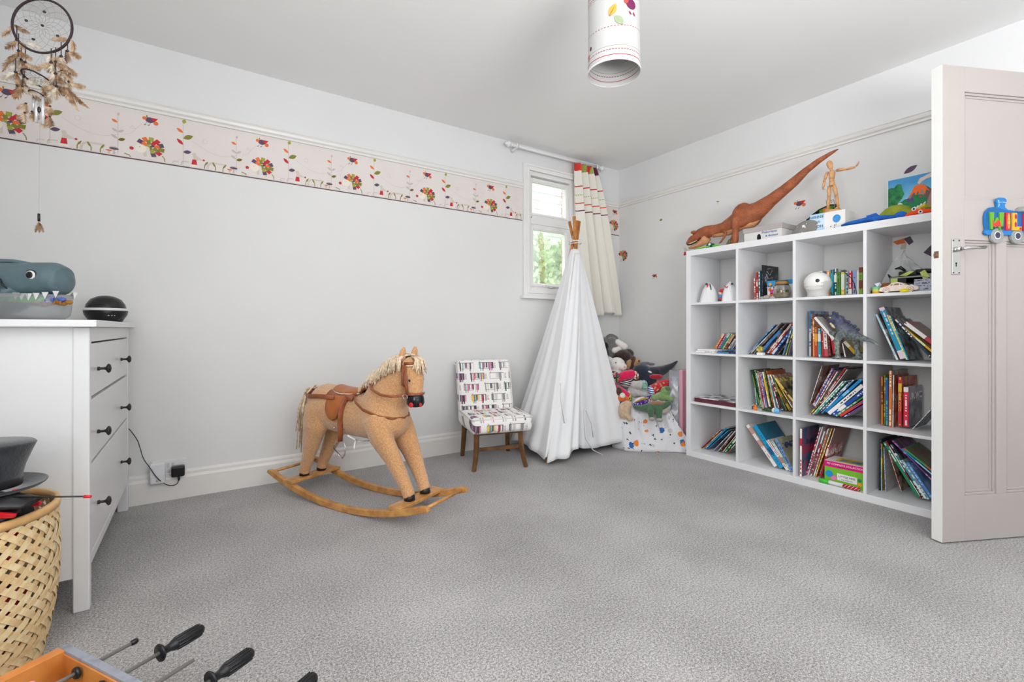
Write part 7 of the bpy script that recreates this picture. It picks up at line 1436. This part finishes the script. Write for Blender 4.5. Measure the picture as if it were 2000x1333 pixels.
plush('plush_monkey', 'brown plush monkey with tan feet pointing up beside the navy toy', (3.062, 2.73, .625), [('body', pm('brown', '#5a3a28'), [('e', (0, .02, 0), (.055, .05, .05)), ('e', (.01, -.02, .04), (.026, .026, .026))]), ('foot', pm('tan', '#c09468'), [('t', [(-.035, -.02, -.035), (-.03, -.035, .02)], [.020, .024])]), ('foot', pm('tan', '#c09468'), [('t', [(.03, -.03, -.01), (.045, -.045, .022)], [.018, .024])]), ('toe', eye_m, [('e', (.047, -.070, .025), (.008, .003, .006))], 0)])
nv = pm('navy', '#2a2f3d')
plush('plush_manta', 'large navy blue plush dinosaur with long pointed tail raised right', (3.04, 2.56, .53), [('body', nv, [('e', (-.03, 0, .02), (.085, .07, .085)), ('e', (.02, -.03, -.02), (.065, .06, .07)), ('t', [(0, 0, .01), (.09, .0, .03), (.17, .03, .055), (.24, .06, .085), (.30, .09, .125)], [.07, .052, .035, .02, .004]), ('t', [(-.03, -.04, -.04), (-.04, -.055, -.10)], [.036, .028]), ('t', [(.03, -.04, -.04), (.025, -.06, -.09)], [.03, .022])]), ('care_label', paper_m, [('e', (.012, -.088, .045), (.017, .002, .007), (0, .4, 0))], 0), ('crest', pm('greytuft', '#6a6c72'), [('e', (-.0, .0, .108), (.045, .012, .012)), ('e', (.05, .0, .10), (.03, .012, .012))], 0)])
dots = pf('dots', lambda t, x, v: ramp(t, wnoise(t, (x[0]*95).floor(), (x[1]*95).floor(), (x[2]*95).floor()), [(0, hx('#1e2c28')), (.4, hx('#c8a03a')), (.5, hx('#c23a3a')), (.6, hx('#2f7a70')), (.72, hx('#c26a9a')), (.82, hx('#243038')), (.93, hx('#e0d8b0'))], True))
plush('plush_patchwork_toy', 'multicoloured spotted plush toy next to the tent edge', (2.715, 2.60, .535), [('body', dots, [('e', (0, 0, 0), (.05, .045, .055)), ('e', (-.03, 0, -.04), (.03, .03, .035))])])
pk = pm('hotpink', '#d41f55', .06)
plush('plush_doll', 'hot pink sleeved plush doll with striped belly in middle of pile', (2.83, 2.585, .52), [('sleeve', pk, [('t', [(-.055, 0, .0), (.0, -.015, .03), (.045, -.02, .04)], [.036, .04, .036])]), ('hand', pf('orangewhite', lambda t, x, v: ramp(t, tnoise(t, v, 60, 1), [(.42, hx('#e8e2da')), (.5, hx('#e0702c')), (.56, hx('#3a3434'))])), [('e', (.075, -.02, .03), (.028, .028, .038), (0, -.4, 0))], 0), ('belly', pf('bwstripes', lambda t, x, v: mixc(t, ((x[2]-x[0]*.25)*75).fract().gt(.68), hx('#141414'), hx('#ecebe8'))), [('e', (.025, -.005, -.040), (.075, .055, .045), (0, .25, 0))], 0), ('leg', pk, [('t', [(-.105, -.05, -.065), (-.06, -.07, -.09), (-.01, -.08, -.125)], [.034, .038, .036])]), ('shoe', pf('greenpattern', lambda t, x, v: ramp(t, tnoise(t, v, 50, 1), [(.45, hx('#3a8a3a')), (.52, hx('#e0c040')), (.58, hx('#2c5a2c'))])), [('e', (.010, -.082, -.137), (.026, .036, .036))], 0)])
tg2 = pm('palegrey', '#b0aeac', .1)
plush('plush_teddy', 'pale grey teddy with blue green patterned paw facing out', (2.87, 2.50, .45), [('body', tg2, [('e', (-.02, 0, -.02), (.055, .05, .055)), ('t', [(-.03, -.03, .03), (.02, -.05, .035)], [.03, .036]), ('t', [(.0, -.03, -.03), (.045, -.04, -.04)], [.03, .028])]), ('paw_pad', pf('pawprint', lambda t, x, v: ramp(t, tnoise(t, v, 70, 1), [(.44, hx('#9fb6a8')), (.5, hx('#4a86a0')), (.56, hx('#5f9a6a'))])), [('e', (.036, -.068, .035), (.030, .020, .038))], 0)])
plush('plush_clownfish', 'orange white and dark plush near the tent at mid height', (2.72, 2.52, .385), [('body', pm('orange', '#d0682a'), [('e', (0, 0, 0), (.045, .035, .03)), ('e', (.035, 0, -.012), (.025, .025, .025))]), ('patch', wt1, [('e', (-.0, -.022, .022), (.022, .018, .022))], 0), ('fin', pm('darkbrown2', '#4a2f24'), [('e', (-.025, 0, .05), (.03, .03, .035))], 0)])
rs = pf('redprint', lambda t, x, v: ramp(t, tnoise(t, v, 55, 1), [(.56, hx('#c01f34')), (.60, hx('#2a2426')), (.63, hx('#b8a468'))]))
plush('plush_cushion_roll', 'red patterned plush leg with blue and white striped end', (3.005, 2.40, .462), [('leg', rs, [('t', [(-.045, -.02, -.02), (.02, 0, .012), (.085, .01, .03)], [.044, .042, .036])]), ('striped_end', pf('bluewhite', lambda t, x, v: mixc(t, ((x[2]+x[0]*.15)*60).fract().gt(.5), hx('#e8e8ea'), hx('#2a62a8'))), [('e', (-.068, -.03, -.028), (.024, .044, .044), (0, -.3, 0))], 0), ('cap', pm('red2', '#a81c2c'), [('e', (.0, .06, .075), (.055, .03, .022))], 0)])
gr = pm('frog', '#7b965f', .12)
plush('plush_frog', 'light green plush frog sitting beside the clear box', (2.955, 2.335, .415), [('body', gr, [('e', (-.0, 0, -.015), (.05, .04, .035)), ('e', (.03, -.01, .03), (.036, .034, .034)), ('t', [(-.03, -.02, -.01), (-.065, -.035, -.02)], [.022, .024]), ('t', [(.03, -.02, -.02), (.065, -.03, -.03)], [.022, .022])]), ('hood', pm('deepgreen', '#4a7048'), [('e', (.040, -.02, .045), (.026, .028, .022))], 0)])
plush('plush_fish', 'purple sequinned plush fish with gold and white bands', (2.845, 2.43, .355), [('body', pf('sequins', lambda t, x, v: mixc(t, wnoise(t, (x[0]*170).floor(), (x[1]*170).floor(), (x[2]*170).floor()).gt(.86), hx('#3c1f78'), hx('#cfc6f0'))), [('e', (0, -.01, -.01), (.072, .035, .032), (0, -.15, 0))]), ('band', pm('gold', '#b08a3a'), [('t', [(-.06, -.02, .0), (-.02, -.03, .022), (.04, -.025, .034)], [.006, .009, .007])], 0), ('fin', pm('purple', '#5a2a8a'), [('e', (.055, -.01, .035), (.022, .014, .016))], 0), ('edge', wt1, [('t', [(-.07, -.02, .0), (-.03, -.025, .028), (.01, -.02, .038)], [.006, .010, .006])], 0)])
dg2 = pm('dinogreen', '#48634a', .12)
plush('plush_dinosaur', 'green plush dinosaur with brown back and grey feet on the duvet', (2.86, 2.335, .320), [('body', dg2, [('t', [(-.145, -.0, .012), (-.09, 0, .0), (-.03, 0, .0), (.04, 0, .0), (.09, 0, .012), (.115, 0, .035)], [.008, .022, .040, .044, .034, .022]), ('t', [(-.03, -.03, -.01), (-.025, -.045, -.06)], [.026, .020]), ('t', [(.035, -.03, -.01), (.030, -.05, -.065)], [.028, .022])]), ('back', pm('rust', '#9a6a48'), [('e', (.03, .0, .034), (.065, .026, .018))], 0), ('belly', pm('greige', '#a59c92'), [('t', [(.05, -.03, -.03), (.10, -.03, -.012), (.125, -.01, .012)], [.018, .018, .010])], 0), ('foot', pm('greige', '#a59c92'), [('e', (-.025, -.055, -.072), (.022, .020, .016))], 0), ('foot', pm('greige', '#a59c92'), [('e', (.030, -.06, -.078), (.026, .022, .016))], 0)])
plush('plush_rabbit', 'beige plush toy low against the tent edge on the duvet', (2.70, 2.475, .295), [('body', pm('beige', '#c0a68a'), [('e', (0, 0, 0), (.045, .045, .07)), ('e', (.02, -.01, .045), (.035, .035, .035)), ('t', [(.01, -.03, -.03), (.04, -.04, -.055)], [.020, .018])])])
